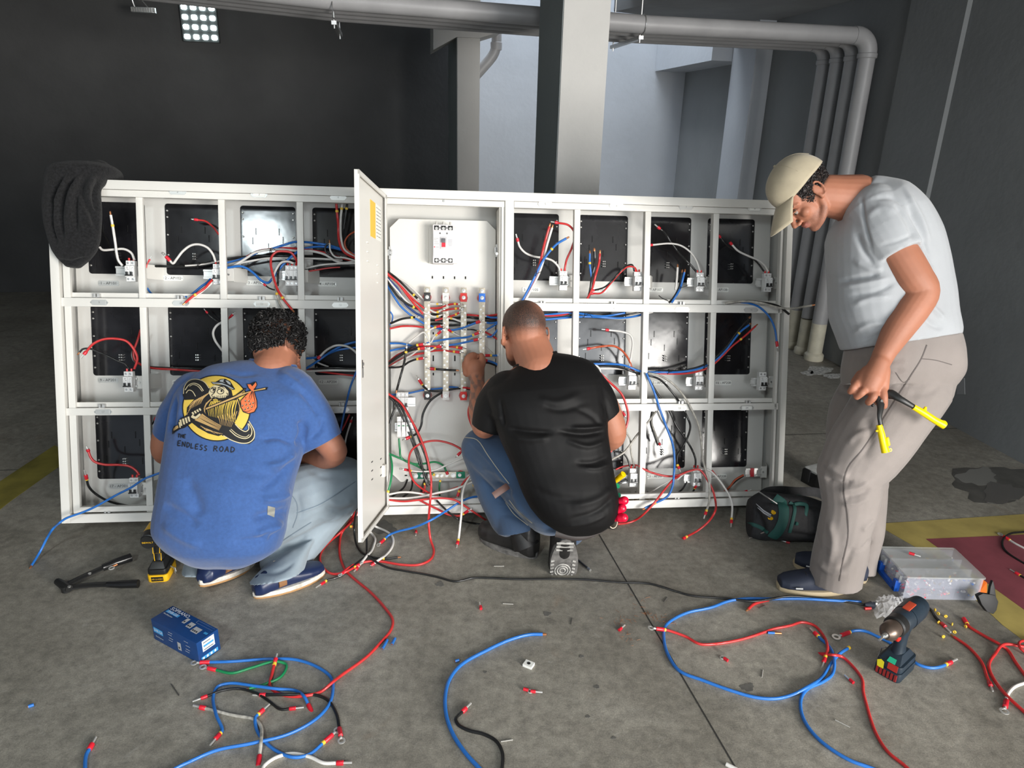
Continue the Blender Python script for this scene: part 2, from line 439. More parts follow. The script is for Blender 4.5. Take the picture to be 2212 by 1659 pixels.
# ================================================================= pillars, window, lamp
def pillar(label, pxl, pxr, y, t, depth, z1, extra=None):
    a, b = Bt(pxl, y, t), Bt(pxr, y, t)
    o = thing('concrete_pillar', label, 'pillar', MB_ @ T(Vector(((a[0]+b[0])/2, t+depth/2, 0))))
    w = (b[0]-a[0])/2; m = MB(); m.box((-w, -depth/2, 0), (w, depth/2, z1)); m.build('shaft', M_pillar, o, bevel=.008)
    m = MB(); m.box((-w-.003, -depth/2+.008, 0), (-w+.001, depth/2-.005, z1)); m.build('side_shade', M_pillarshade, o)  # thin sheet carrying the left face's shade in its colour
    return o, w
t1 = 4.02
pl, w1 = pillar('wide concrete pillar behind the cabinet, pale front and shaded blue-grey side', 1210, 1308, 200, t1, .62, ZC)
rw = Bt(963, 250, 7.0); fr = 6.5
pl2, w2 = pillar('slim concrete pillar in front of the dark wall, left of the wide pillar', 988, 1036, 250, fr, .9, ZC-.27)
c0 = Bt(975, 62, fr-.02); 
m = MB(); sm_ = (MB_.inverted() @ MW[pl2.name].translation).x; m.prism([(Bt(x, y, fr-.03)[0]-sm_, Bt(x, y, fr-.03)[2]) for x, y in ((936, 108), (986, 80), (1037, 82), (1088, 66), (1088, 36), (936, 36))], 0, .42, Matrix(((1, 0, 0, 0), (0, 0, 1, -.48), (0, 1, 0, 0), (0, 0, 0, 1)))); m.build('capital', M_pillar, pl2)
# glass block window
wn = thing('window_1', None, None, MB_ @ T(Vector(Bt(433, 50, TL-.004))), kind='structure')
A_ = Bt(388, 8, TL-.01); B_ = Bt(476, 96, TL-.01); ww, wh = (B_[0]-A_[0])/2, (A_[2]-B_[2])/2
m = MB(); m.box((-ww, -.04, -wh), (ww, .004, wh)); m.build('window_frame', mat('window mortar', (.035, .037, .036), .8), wn)
M_glow = mat('daylit glass block', (.80, .97, 1), .3, emit=9.0)
for i in range(4):
    for j in range(4):
        cx = -ww+ww*2*(i+.5)/4; cz = -wh+wh*2*(j+.5)/4
        m = MB(); m.rbox((-ww*.155, -wh*.125, 0), (ww*.155, wh*.125, .012), .012, T(Vector((cx, -.04, cz))) @ rot('X', 90)); m.build('glass_block', M_glow, wn)
# batten lamp hanging by the window
lp = D(310, 22, 6.2); lt = thing('batten_lamp', 'small unlit caged lamp hanging left of the glass block window', 'lamp', T(lp) @ rot('Z', 10))
m = MB(); m.rbox((-.10, -.03, -.02), (.10, .03, .02), .015); m.build('housing', M_steel, lt)
m = MB(); 
for k in range(10): m.box((-.092+.0195*k, -.034, -.018), (-.083+.0195*k, -.030, .016))
m.build('grille', mat('lamp plastic', (.35, .35, .33), .4), lt)
m = MB(); m.tube([(-.07, 0, .02), (-.085, 0, .09), (-.04, 0, .13)], .008); m.tube([(.04, 0, .02), (-.02, 0, .10), (-.04, 0, .13)], .006); m.build('bracket', M_steel, lt)
# ================================================================= pipes
R4 = [.050, .050, .049, .056]
sp = 3.30
tp = [Bs(px, 338, 3.30)[1] for px in (1748, 1775, 1804.5, 1834.5)]     # far to near
zt = [Bt(1764, 101, tp[0])[2]+.05]
lab = ['grey drain pipe turning down the wall, farthest of the four', 'grey drain pipe turning down the wall, second farthest of the four',
       'grey drain pipe turning down the wall, second nearest of the four', 'thick grey drain pipe turning down the wall, nearest of the four']
ztop = Bt(1867, 60, tp[3])[2]-.05
for i in range(4):
    r = R4[i]; o = thing('drain_pipe', lab[i], 'pipe', MB_ @ T(Vector((sp, tp[i], 0))), 'drain pipes along the ceiling and down the wall')
    z = ztop-(.006 if i < 3 else 0); e = .11
    P = [(0, 0, .28), (0, 0, z-e)]; m = MB(); m.tube([(0, 0, .30), (0, 0, 1.2), (0, 0, z-e)], r, 20); m.build('riser', M_pipe, o)
    m = MB(); m.tube([(0, 0, z-e-.02)]+[(-e+e*math.cos(a), 0, z-e+e*math.sin(a)) for a in [math.pi/2*k/8 for k in range(9)]]+[(-e-.02, 0, z)], r*1.07, 20)
    m.lathe([(r*1.07, 0), (r*1.16, .005), (r*1.16, .03), (r*1.07, .035)], T(Vector((0, 0, z-e-.03))), 20); m.build('elbow', M_pipe, o)
    m = MB(); m.tube([(-e, 0, z), (-1.6, 0, z), (-3.6, 0, z+.045), (-7.2, 0, z+.25), (-10, 0, z+.42)], r, 20); m.build('ceiling_run', M_pipe, o)
    m = MB(); m.tube([(0, 0, .05), (0, 0, .305+.02*math.sin(i*2))], r*1.002, 20); m.lathe([(r*1.25, 0), (r*1.3, .01), (r*1.3, .045), (r*1.05, .06)], None, 20); m.build('bare_foot', M_pipebare, o, label='unpainted cream foot of the pipe')
for k, (px, py) in enumerate([(1395, 62), (718, 20)]):
    a = Bt(px, py, tp[3]-.06)[0]; zz = ztop-.063
    o = thing('pipe_hanger', ['pipe hanger right of the wide pillar', 'pipe hanger above the dark wall, nearest the window'][k], 'bracket', MB_ @ T(Vector((a, tp[1], zz))), 'hangers carrying the ceiling pipes')
    m = MB(); m.box((-.015, -.33, -.022), (.015, .32, 0)); m.build('channel', M_steel, o)
    for y in (-.30, .29):
        m = MB(); m.tube([(0, y, -.04), (0, y, ZC-zz-.002)], .005, 6); m.build('threaded_rod', M_steel, o)
    m = MB(); m.tube([(0, tp[3]-tp[1]+.062*math.cos(a_), .062+.062*math.sin(a_)) for a_ in [math.pi*(1+k_/10) if 0 else math.pi*2*k_/16 for k_ in range(16)]], .003, 5, closed=True); m.build('clamp', M_steel, o)
o = thing('waste_elbow', 'short grey waste pipe with an elbow beside the slim pillar', 'pipe', MB_ @ T(Vector(Bt(1072, 100, 6.92))))
ds_ = Bt(1072, 100, 6.92)[0]-Bt(1036, 250, fr)[0]
m = MB(); m.tube(catmull([(0, 0, .17), (0, 0, .02), (-.02, 0, -.06), (-ds_*.6, 0, -.06-ds_*.6), (-ds_-.03, 0, -.09-ds_*1.02)], 5), .045, 18); m.build('pipe_body', M_pipe, o)
m = MB(); m.lathe([(.050, -.03), (.052, 0), (.052, .03), (.045, .035)], T(Vector((0, 0, .0))), 18); m.build('collar', M_pipe, o)
# small paper tag on the right wall
w0 = Bs(2075, 834, ST_-.004); m = MB(); m.box((-.001, -.032, -.05), (.002, .032, .05)); o = m.build('wall_tag', mat('tag grey', (.32, .33, .34), .6), None, label='pale stencilled tag low on the right wall', cat='tag')
o.matrix_world = MB_ @ T(Vector(w0)) @ rot('X', -20)
# ================================================================= the meter cabinet
M_wht = mat('white powder coat', (.68, .665, .625), .38, bump=(420, .0006, .5))
M_whtin = mat('white powder coat inside', (.60, .59, .56), .45, bump=(420, .0006, .5))
M_blk = mat('glossy black plate', (.012, .012, .014), .13, noise=(9, .5), bump=(3.2, .004, .5))
M_screw = mat('bright screw', (.50, .49, .47), .38, .9)
M_alu = mat('aluminium number plate', (.60, .60, .58), .38, .6)
M_paper = mat('white plate', (.82, .82, .78), .5)
M_ink = mat('black ink', (.02, .02, .02), .6)
M_brk = mat('breaker white plastic', (.72, .72, .71), .35)
M_brkg = mat('breaker grey plastic', (.42, .42, .43), .4)
M_tog = mat('breaker black toggle', (.012, .012, .012), .3)
cab = thing('distribution_cabinet', 'long white metal meter cabinet leaning back against the pillar, doors off except one', 'cabinet', MC)
def lb(*boxes):
    m = MB()
    for u0, u1, v0, v1, d0, d1 in boxes: m.box((u0, d0, v0), (u1, d1, v1))
    return m
DP = .2
lb((0, .003, 0, CH, .006, DP), (CW-.003, CW, 0, CH, .006, DP), (.003, CW-.003, 0, .003, .006, DP), (.003, CW-.003, CH-.003, CH, .006, DP),
   (.003, CW-.003, .003, CH-.003, DP-.004, DP)).build('shell', M_whtin, cab)
lb((0, .033, 0, CH, 0, .012), (CW-.027, CW, 0, CH, 0, .012), (.033, CW-.027, CH-.036, CH, 0, .012), (.033, CW-.027, 0, .036, 0, .012)).build('front_flange', M_wht, cab, bevel=.0015)
for q_ in ((.028, .033, .03, CH-.03, .012, .035), (CW-.027, CW-.022, .03, CH-.03, .012, .035)): lb(q_).build('flange_return', M_wht, cab)
for q_ in ((.040, .066, .036, CH-.036, .016, .034), (CW-.052, CW-.041, .036, CH-.036, .010, .034)): lb(q_).build('inner_strip', M_wht, cab, bevel=.0012)
UL, UR = (.04, 1.285), (1.875, CW-.033)
for (a, b) in (UL, UR):
    lb((a, b, 1.335, 1.361, .010, .016), (a, b, 1.335, 1.361, .016, .04)).build('top_rail', M_wht, cab, bevel=.0012)
    for v0, v1 in ((.892, .927), (.447, .477)):
        lb((a-.01, b, v0, v1, .010, .028)).build('cross_rail', M_wht, cab, bevel=.0012)
        lb((a, b-.02, v1+.002, v1+.022, .030, .048), (a, b-.02, v1-.006, v1, .026, .05)).build('door_lip', M_wht, cab, bevel=.0012)
    lb((a, b, .040, .062, .018, .045)).build('door_lip', M_wht, cab, bevel=.0012)
for um in (.341, .661, .975, 2.159, 2.480, 2.797):
    for v0, v1 in ((.03, .45), (.476, .894), (.926, 1.338)):
        lb((um-.0155, um+.0105, v0, v1, .022, .040), (um-.0155, um-.0135, v0, v1, .040, .055)).build('mullion', M_wht, cab, bevel=.001)
lb((1.285, 1.330, .012, CH-.036, .004, .03)).build('left_post', M_wht, cab, bevel=.0015)
lb((1.835, 1.873, .012, CH-.036, .002, .03), (1.82, 1.835, .03, CH-.06, .012, .022), (1.812, 1.82, .04, CH-.06, .022, .16)).build('right_post', M_wht, cab, bevel=.0015)
for q_ in ((1.330, 1.835, CH-.062, CH-.038, .010, .03), (1.330, 1.835, .038, .062, .012, .03)): lb(q_).build('centre_rim', M_wht, cab, bevel=.0015)
for q_ in ((1.29, 1.30, .02, CH-.02, .03, DP-.005), (1.857, 1.866, .02, CH-.02, .03, DP-.005)): lb(q_).build('partition', M_whtin, cab)
# middle deck sheets behind every row of meters
for q_ in ((.02, 1.29, .47, .476, .05, .171), (.02, 1.29, .915, .921, .05, .171), (1.866, 3.12, .47, .476, .05, .171), (1.866, 3.12, .915, .921, .05, .171)): lb(q_).build('shelf_sheet', M_whtin, cab)
for (a, b) in ((.02, 1.29), (1.866, 3.13)):
    lb((a, b, .03, 1.36, .172, .176)).build('back_sheet', M_whtin, cab)
PU = [.190, .504, .814, 1.118, 1.986, 2.312, 2.618, 2.932]
PV = [1.035, .600, .148]
PH, PWD = .302, .116
def meter_plate(u, v, full):
    m = MB(); m.rbox((-PWD, 0, 0), (PWD, PH, .0), .012) if 0 else None
    P = []
    r = .012
    for cx, cz, a0 in ((PWD-r, PH-r, 0), (-PWD+r, PH-r, 90), (-PWD+r, r, 180), (PWD-r, r, 270)):
        for k in range(4): an = math.radians(a0+30*k); P.append((cx+r*math.cos(an), cz+r*math.sin(an)))
    m = MB(); m.prism(P, 0, .003, T(Vector((u, .169, v))) @ rot('X', 90) @ T(Vector((0, 0, -.003))))
    pl = m.build('meter_plate', M_blk, cab)
    s = MB()
    for sx in (-1, 1):
        for z in (.035, .085, .17, .245, .272):
            s.lathe([(.0042, 0), (.0042, .0015), (.0025, .003)], T(Vector((u+sx*(PWD-.010), .1660, v+z))) @ rot('X', 90), 8)
    s.build('plate_screws', M_screw, pl)
    s = MB()
    for k in range(3):
        for q in (-1, 1): s.tube([(u+.002+q*.004, .168, v+.088-.011*k), (u+.002+q*.004, .153, v+.090-.011*k)], .0030, 6)
    s.build('terminal_posts', M_screw, pl)
    s = MB()
    for du, dz in ((-.052, .205), (-.066, .165), (.046, .205), (.062, .17), (-.076, .10), (-.088, .055), (.072, .09), (.085, .04), (0, .14)):
        for k in range(6): s.box((u+du-.0016, .1655, v+dz-.005*k-.0016), (u+du+.0016, .1661, v+dz-.005*k+.0016))
    s.build('vent_slots', M_dark, pl)
    return pl
for r_ in range(3):
    for c_ in range(8): meter_plate(PU[c_], PV[r_], True)
def labelplate(o, name, px, py, d, txt, w, h, mt, hexa=False, ts=None, parent=None):
    u, v = cl(px, py, d); w /= 2; h /= 2
    P = [(-w, 0), (-w+.009, -h), (w-.009, -h), (w, 0), (w-.009, h), (-w+.009, h)] if hexa else [(-w, -h*.6), (-w+.004, -h), (w-.004, -h), (w, -h*.6), (w, h*.6), (w-.004, h), (-w+.004, h), (-w, h*.6)]
    M = T(Vector((u, d, v))) @ rot('X', 90)
    m = MB(); m.prism(P, 0, .0015, M); q = m.build(name, mt, o)
    if hexa:
        m = MB(); m.box((-w+.011, -h*.72, .0015), (w-.011, h*.72, .0022), M); m.build('plate_insert', M_paper if hexa == 2 else M_alu, q)
    V, Fc = text_mesh(txt, ts or h*1.55); m = MB(); m.add([(x, y, .0027 if hexa else .002) for x, y in V], Fc, M); m.build('lettering', M_ink if not hexa else mat('grey ink', (.25, .25, .25), .6), q, smooth=False)
    m = MB()
    for s in (-1, 1): m.lathe([(.0024, .0015), (.0024, .003)], M @ T(Vector((s*(w-.0045), 0, 0))), 8)
    m.build('rivets', M_steel, q)
    return q
NPX = {1: (235, 612), 2: (374, 601), 3: (553, 611), 4: (707, 613.6), 5: (1147, 626), 6: (1291, 627), 7: (1414, 626), 8: (1556, 626),
       9: (234, 821), 10: (394, 826), 11: (553, 826), 12: (709, 825), 15: (1422, 827), 16: (1562, 827), 13: (1150, 827), 14: (1290, 827),
       17: (257, 1050), 18: (400, 1046), 19: (560, 1043), 20: (710, 1040), 21: (1155, 1032), 22: (1290, 1031), 23: (1415, 1029), 24: (1552, 1029)}
for k, (x, y) in NPX.items():
    ap = (k-1) % 8+1+100*((k-1)//8+1)
    labelplate(cab, 'name_plate', x, y, .1712, '%d - AP%d' % (k, ap), .083, .022, M_paper if k not in (1, 9, 17) else M_alu, ts=.0165)
TP = {1: (200, 408), 2: (384, 414.6), 3: (560, 420.5), 4: (730.6, 426.8), 5: (1178, 441), 6: (1332, 445), 7: (1482, 448), 8: (1630, 451),
      9: (214.7, 653.5), 10: (391, 655), 11: (566, 657), 12: (735, 659), 13: (1173, 666), 14: (1324, 666.6), 15: (1473.5, 668.7), 16: (1622, 669.6),
      17: (223, 890), 20: (737, 885), 18: (395, 888), 19: (566, 887), 23: (1467.5, 882), 24: (1613, 881), 22: (1318, 883)}
for k, (x, y) in TP.items():
    labelplate(cab, 'number_plate', x, y, .0095, str(k), .070, .022, M_alu, hexa=2 if k in (3, 8, 11, 14, 23, 24) else 1, ts=.012)
for x, y in [(211, 639), (391, 643), (567, 645), (735, 646.5), (1172, 655), (1324, 656), (1472, 656), (222, 877), (395, 877), (738, 873), (1469, 870), (1614, 869), (234, 1107), (1461, 1078), (1606.5, 1076)]:
    u, v = cl(x, y, .026); m = MB(); m.box((u-.011, .014, v-.007), (u-.004, .030, v+.008)); m.box((u-.011, .020, v-.007), (u+.012, .030, v-.004)); m.box((u+.002, .014, v-.006), (u+.012, .030, v+.008)); m.build('latch_clip', mat('clip grey', (.5, .5, .49), .4, .3), cab)
# ---- breakers and their rails
def din(px, py, wl, wr, dd=.085, right=1, tape=False, brkt=True):
    u, v = cl(px, py, dd); h = .0175
    m = MB(); x0, x1 = u-wl, u+wr
    m.box((x0, dd, v-h), (x1, dd+.0015, v+h)); m.box((x0, dd-.006, v+h-.006), (x1, dd-.0045, v+h+.002)); m.box((x0, dd-.006, v+h-.006), (x1, dd+.001, v+h-.0045))
    m.box((x0, dd-.006, v-h-.002), (x1, dd-.0045, v-h+.006)); m.box((x0, dd-.006, v-h+.0045), (x1, dd+.001, v-h+.006))
    r = m.build('din_rail', mat('rail steel', (.66, .66, .64), .32, .55), cab)
    if tape:
        m = MB(); m.box((x0+.022, dd-.0075, v-h-.003), (x0+.040, dd+.002, v+h+.003)); m.build('red_tape', mat('red tape', (.5, .01, .02), .35), r, label='red tape round the rail')
    if brkt:
        m = MB(); xr = x1
        m.box((xr-.004, dd, v-.027), (xr+.028, dd+.002, v+.027))
        P = [(xr+.028, dd), (xr+.066, .171), (xr+.064, .171), (xr+.026, dd+.002)]
        m.prism(P, v-.030, v+.030); b_ = m.build('rail_bracket', M_wht, cab)
        m = MB(); m.lathe([(.004, 0), (.004, .003)], T(Vector((xr+.008, dd-.001, v))) @ rot('X', 90), 8); m.build('bracket_screw', M_steel, b_)
    return u, v
def breaker(label, px, py, poles=2, group='two-pole breakers in the meter cells', M=None, caps=True):
    """local: x right, y into the cabinet, z up, origin at the middle of the nose front"""
    if M is None:
        u, v = cl(px, py, .040); M = MC @ T(Vector((u, .040, v)))
    o = thing('circuit_breaker', label, 'circuit breaker', M, group); w = .0088*poles*2/2
    for p in range(poles):
        x0 = -w+p*.0176; m = MB()
        P = [(.006, .0425), (.046, .0425), (.046, -.0425), (.006, -.0425), (.006, -.021), (-.008, -.0225), (-.010, .0125), (.004, .022)]
        P = [(.012, .0425), (.037, .0425), (.037, -.0425), (.012, -.0425), (.012, -.024), (.0, -.024), (.0, .021), (.012, .023)]
        m.prism(P, x0+.0002, x0+.0174, Matrix(((0, 0, 1, 0), (1, 0, 0, 0), (0, 1, 0, 0), (0, 0, 0, 1)))); m.build('pole_body', M_brk, o, bevel=.0008)
        m = MB(); m.box((x0+.005, -.009, -.019), (x0+.0125, .002, -.004)); m.build('toggle', M_tog, o, bevel=.001)
        m = MB()
        for z in (.033, -.033): m.lathe([(.0046, .012), (.0046, .0105), (.0030, .0103), (.0030, .0109), (0.0003, .0109)], T(Vector((x0+.0088, 0, z))) @ rot('X', -90), 12)
        m.build('terminal_screw', mat('terminal screw', (.5, .5, .5), .35, .8), o)
    m = MB(); m.box((-w+.002, -.0095, -.021), (w-.002, -.004, -.016)); m.build('toggle_bar', M_tog, o, bevel=.001)
    m = MB()
    for x, z, a, b in ((-w+.009, .015, .006, .0012), (-w+.009, .011, .0012, .004), (-w+.005, .006, .003, .0007), (-w+.012, .006, .0025, .003), (w-.010, .008, .003, .0007), (w-.006, .013, .002, .002), (-w+.005, .002, .003, .0007), (w-.008, .002, .003, .0006)):
        m.box((x-a/2, -.0006, z-b/2), (x+a/2, .0, z+b/2))
    m.build('print', mat('grey print', (.12, .12, .12), .6), o)
    if caps:
        for p in range(poles):
            m = MB(); m.tube([(-w+.0088+p*.0176, .024, .040), (-w+.0088+p*.0176, .024, .054)], .0042, 8); m.build('red_ferrule_cap', mat('red ferrule', (.62, .02, .02), .35), o)
    return o
BL = [('two-pole breaker right of the 1 - AP101 plate', 279.5, 585, 2), ('two-pole breaker half behind the post, right of the 2 - AP102 plate', 468, 592, 2),
      ('three-pole breaker with a red wire, right of the 3 - AP103 plate', 629, 595, 3),
      ('two-pole breaker right of the 5 - AP105 plate, beside the pillar', 1218, 606, 2), ('two-pole breaker with red and black wires near the AP106 plate', 1379.5, 607.5, 2),
      ('two-pole breaker right of the 7 - AP107 plate', 1514, 609, 2), ('two-pole breaker in the top right cell, below the cap brim', 1661, 610, 2),
      ('two-pole breaker right of the 9 - AP201 plate', 275, 825, 2), ('two-pole breaker left of the 15 - AP207 plate, by the black shirt', 1367, 822, 2),
      ('two-pole breaker without wires, right of the 15 - AP207 plate', 1511.6, 823, 2), ('two-pole breaker without wires at the right end of the middle row', 1650, 824, 2),
      ('two-pole breaker at the bottom left, right of the 17 - AP301 plate', 287, 1055, 2), ('two-pole breaker beside the 23 - AP307 plate, by the yellow tool handle', 1370, 1033, 2),
      ('two-pole breaker between the 23 - AP307 and 24 - AP308 plates', 1507, 1032, 2)]
for l, x, y, p in BL:
    nb = 'without wires' in l
    breaker(l, x, y, p, caps=not nb)
    left = x < 700
    din(x+(4 if left else -3), y+1, .060 if x not in (275, 287) else .02, .034)
din(785, 600, .03, .02); u_, v_ = din(1630, 1020, .046, .034, tape=True)
# ---- middle bay: mounting plate, main switch, busbars
u0, v1 = cl(842, 472, .13); u1, _ = cl(1071, 470, .13); _, v0 = cl(900, 1040, .13); c = .04
P = [(u0+c, v1), (u1-c, v1), (u1, v1-c), (u1, v0+c), (u1-c, v0), (u0+c, v0), (u0, v0+c), (u0, v1-c)]
XZ = Matrix(((1, 0, 0, 0), (0, 0, 1, 0), (0, 1, 0, 0), (0, 0, 0, 1)))
m = MB(); m.prism(P, .13, .132, XZ); mp = m.build('mounting_plate', M_wht, cab)
m = MB()
for x, y in [(934, 599), (958, 599.5), (982, 600), (1005.5, 600)]: u, v = cl(x, y, .13); m.box((u-.003, .1292, v-.006), (u+.003, .1298, v+.006))
for x, y, h in [(936, 774, .013), (982.5, 774, .013), (936, 720, .005), (982.5, 720, .005), (936, 808, .006), (982.5, 808, .006), (935, 750, .004)]: u, v = cl(x, y, .13); m.box((u-.003, .1292, v-h), (u+.003, .1298, v+h))
u, v = cl(877, 1027, .13); m.box((u-.006, .1292, v-.003), (u+.006, .1298, v+.003))
m.build('slot', M_dark, mp)
for x, y in ((958, 435), (844, 546), (1073, 548), (1077, 766)):
    u, v = cl(x, y, .02); m = MB(); m.lathe([(.006, 0), (.006, .002), (.003, .002), (.003, .005)], T(Vector((u, .011 if y < 500 else .02, v))) @ rot('X', 90), 10); m.build('stud', M_steel, cab)
for x, y in ((1073, 540), (842, 545)):
    u, v = cl(x, y, .1); m = MB(); m.box((u-.004, .1, v-.03), (u+.004, .13, v+.025)); m.box((u-.010, .1, v-.014), (u+.010, .104, v+.012)); m.build('hinge_lug', M_steel, cab)
u, v = cl(958, 527, .055); mc = thing('main_switch', 'large grey moulded main breaker with a red handle at the top of the middle bay', 'circuit breaker', MC @ T(Vector((u, .055, v))))
m = MB(); m.box((-.046, .0, -.083), (.046, .07, .083)); m.build('case', mat('main switch grey', (.60, .58, .59), .4), mc, bevel=.003)
m = MB(); m.box((-.044, -.004, -.055), (.044, .001, .055)); m.build('cover', mat('main switch light', (.68, .66, .67), .4), mc, bevel=.002)
for x_ in (-.062, .046): m = MB(); m.box((x_, .060, -.078), (x_+.016, .0745, .078)); m.build('side_plate', M_wht, mc)
m = MB(); m.box((-.014, -.007, -.022), (.014, -.003, .030)); m.build('handle_frame', mat('main switch frame', (.5, .49, .5), .4), mc, bevel=.001)
m = MB(); m.box((-.008, -.009, -.014), (.008, -.006, .004)); m.build('red_window', mat('red switch', (.6, .01, .03), .4), mc)
m = MB(); m.box((-.008, -.018, .004), (.008, -.006, .022)); m.build('handle', mat('grey handle', (.10, .10, .11), .4), mc, bevel=.002)
m = MB(); m.lathe([(.0026, 0), (.0026, .002)], T(Vector((-.039, -.004, -.014))) @ rot('X', 90), 10); m.build('trip_button', mat('red switch', (.6, .01, .03), .4), mc)
for k in (-1, 0, 1):
    m = MB(); m.box((k*.030-.010, -.0015, .060), (k*.030+.010, .002, .078)); m.box((k*.030-.009, -.0015, -.080), (k*.030+.009, .002, -.062)); m.build('terminal_recess', M_dark, mc)
    m = MB()
    for z in (.066, -.071): m.lathe([(.0065, 0), (.0065, .003), (.0035, .003), (.0035, .001)], T(Vector((k*.030, -.0015, z))) @ rot('X', 90), 10)
    m.tube([(k*.030, .01, .078), (k*.030, .01, .096)], .0045, 8); m.build('terminal_bolt', M_screw, mc)
m = MB()
for x, z, r in ((-.015, .045, .004), (.015, .045, .004)): m.lathe([(r, .0042), (r, .005)], T(Vector((x, 0, z))) @ rot('X', 90), 10)
for x in (-.015, .015):
    for z in (.069, -.071): m.lathe([(.0038, .0), (.0038, .001)], T(Vector((x, 0, z))) @ rot('X', 90), 10)
for x0, x1, z in [(-.042, -.022, .022), (-.042, -.030, .016), (-.040, -.024, .008), (-.040, -.02, 0), (.020, .038, .016), (.020, .038, .010), (.020, .038, .004), (.020, .038, -.002), (.022, .036, -.008), (-.035, -.020, -.014)]: m.box((x0, -.0045, z), (x1, -.004, z+.0012))
m.build('print', mat('grey print', (.12, .12, .12), .6), mc)
M_bar = mat('tinned busbar', (.44, .395, .32), .4, .7, noise=(40, .15))
CAPC = [('black', (.015, .015, .016)), ('white', (.78, .76, .74)), ('red', (.72, .03, .025)), ('blue', (.02, .16, .62))]
BX = [(922.5, 923.5), (962.5, 963.5), (1002, 1001), (1042, 1040)]
for i, (xa, xb) in enumerate(BX):
    cn, cc = CAPC[i]; dd = .085
    ut, vt = cl(xa, 620+i*.7, dd); ub, vb = cl(xb, 862+i*.5, dd)
    o = thing('busbar', '%s drilled vertical busbar with %s end marks, %s of the four' % (['long', 'long', 'long', 'long'][i], cn, ['leftmost', 'second', 'third', 'rightmost'][i]), 'busbar', MC @ T(Vector(((ut+ub)/2, dd, vb))), 'vertical busbars in the middle bay')
    h = vt-vb; m = MB(); m.box((-.013, 0, .0), (.013, .005, h)); m.build('bar', M_bar, o, bevel=.0008)
    for z in (.015, h-.044):
        m = MB(); m.box((-.0145, -.002, z-.018), (.0145, .0055, z+.020)); m.build('colour_sleeve', mat('%s sleeve' % cn, cc, .5), o, bevel=.001)
        m = MB(); m.lathe([(.015, 0), (.020, .018), (.015, .038)], T(Vector((0, .0057, z))) @ rot('X', -90), 12); m.build('insulator', mat('insulator red', (.55, .05, .05), .4), o)
    for z in (.015, h-.044, h-.014):
        m = MB(); m.lathe([(.0085, 0), (.0085, .002), (.0055, .002), (.0055, .006), (.002, .0065)], T(Vector((0, -.002, z))) @ rot('X', 90), 10); m.build('bolt', M_screw, o)
    n_ = 25
    for k in range(n_):
        z = .045+(h-.125)*k/(n_-1)
        m = MB(); m.lathe([(.0048, 0), (.0048, .004), (.0028, .004), (.0028, .0025)], T(Vector((-.006 if k % 2 else .006, 0, z))) @ rot('X', 90), 8); m.build('clamp_screw', M_screw, o)
ua, va = cl(890, 1028, .10); ub, vb = cl(1062, 1028, .10)
o = thing('earth_bar', 'horizontal earth bar with green marks at the bottom of the middle bay', 'busbar', MC @ T(Vector((ua, .10, va)))); L_ = ub-ua
m = MB(); m.box((0, 0, -.014), (L_, .005, .014)); m.build('bar', M_bar, o, bevel=.0008)
for px in (911, 995):
    u = cl(px, 1028, .10)[0]-ua; m = MB(); m.box((u-.020, -.002, -.0145), (u+.020, .0055, .0145)); m.build('green_sleeve', mat('green sleeve', (.0, .25, .13), .5), o, bevel=.001)
    m = MB(); m.lathe([(.015, 0), (.018, .012), (.015, .0235)], T(Vector((u, .0057, 0))) @ rot('X', -90), 12); m.build('insulator', mat('insulator red', (.55, .05, .05), .4), o)
for px, r in ((898, .011), (912, .008), (928, .010), (944, .008), (954, .008), (965, .008), (979, .011), (993, .008), (1010, .010)):
    u = cl(px, 1028, .10)[0]-ua; m = MB(); m.lathe([(r, 0), (r, .003), (r*.65, .003), (r*.65, .009), (r*.3, .009)], T(Vector((u, -.002, 0))) @ rot('X', 90), 10); m.build('bolt', M_screw, o)
# little earth terminals at the bottom right
for k, px in enumerate((1338, 1349, 1362, 1374, 1400, 1409)):
    u, v = cl(px, 1066, .12); o = thing('earth_clamp', 'small brass earth clamp at the bottom of the cabinet, %s from the left' % ['first', 'second', 'third', 'fourth', 'fifth', 'sixth'][k], 'clamp', MC @ T(Vector((u, .12, .036))), 'earth clamps along the bottom right')
    m = MB(); m.box((-.006, 0, -.03), (.006, .012, .0)); m.build('clamp_block', mat('brass', (.45, .36, .2), .35, .9), o); m = MB(); m.lathe([(.004, 0), (.004, .010), (.0025, .010), (.0025, .014)], T(Vector((0, .006, 0))), 8); m.build('clamp_screw', M_screw, o)
M3 = MC @ T(Vector((*(lambda q: (q[0], .06, q[1]))(cl(869, 869, .06)),)))
breaker('three-pole breaker beside the open door in the middle bay', 0, 0, 3, None, M3, False)
din(880, 868, .03, .035, .105, brkt=False)
for k in range(3):
    u, v = cl(862+9.6*k, 922, .06); o = thing('surge_protector', ['left', 'middle', 'right'][k]+' one of three slim surge protectors below the three-pole breaker', 'surge protector', MC @ T(Vector((u, .06, v))), 'surge protectors in the middle bay')
    m = MB(); m.box((-.0088, .0, -.045), (.0088, .037, .045)); m.build("base", M_brk, o, bevel=.001)
    m = MB(); m.box((-.008, -.012, -.020), (.008, .0, .022)); m.build('module', M_brk, o, bevel=.001)
    m = MB(); m.box((-.005, -.0128, .004), (.005, -.012, .009)); m.build('green_window', mat('green window', (.02, .18, .08), .4), o)
    m = MB()
    for z in (.034, -.034): m.lathe([(.005, 0), (.005, .0015), (.003, .0015)], T(Vector((0, 0, z))) @ rot('X', 90), 10)
    m.build('terminal_screw', mat('terminal screw', (.5, .5, .5), .35, .8), o)
din(875, 922, .045, .045, .105, brkt=False)
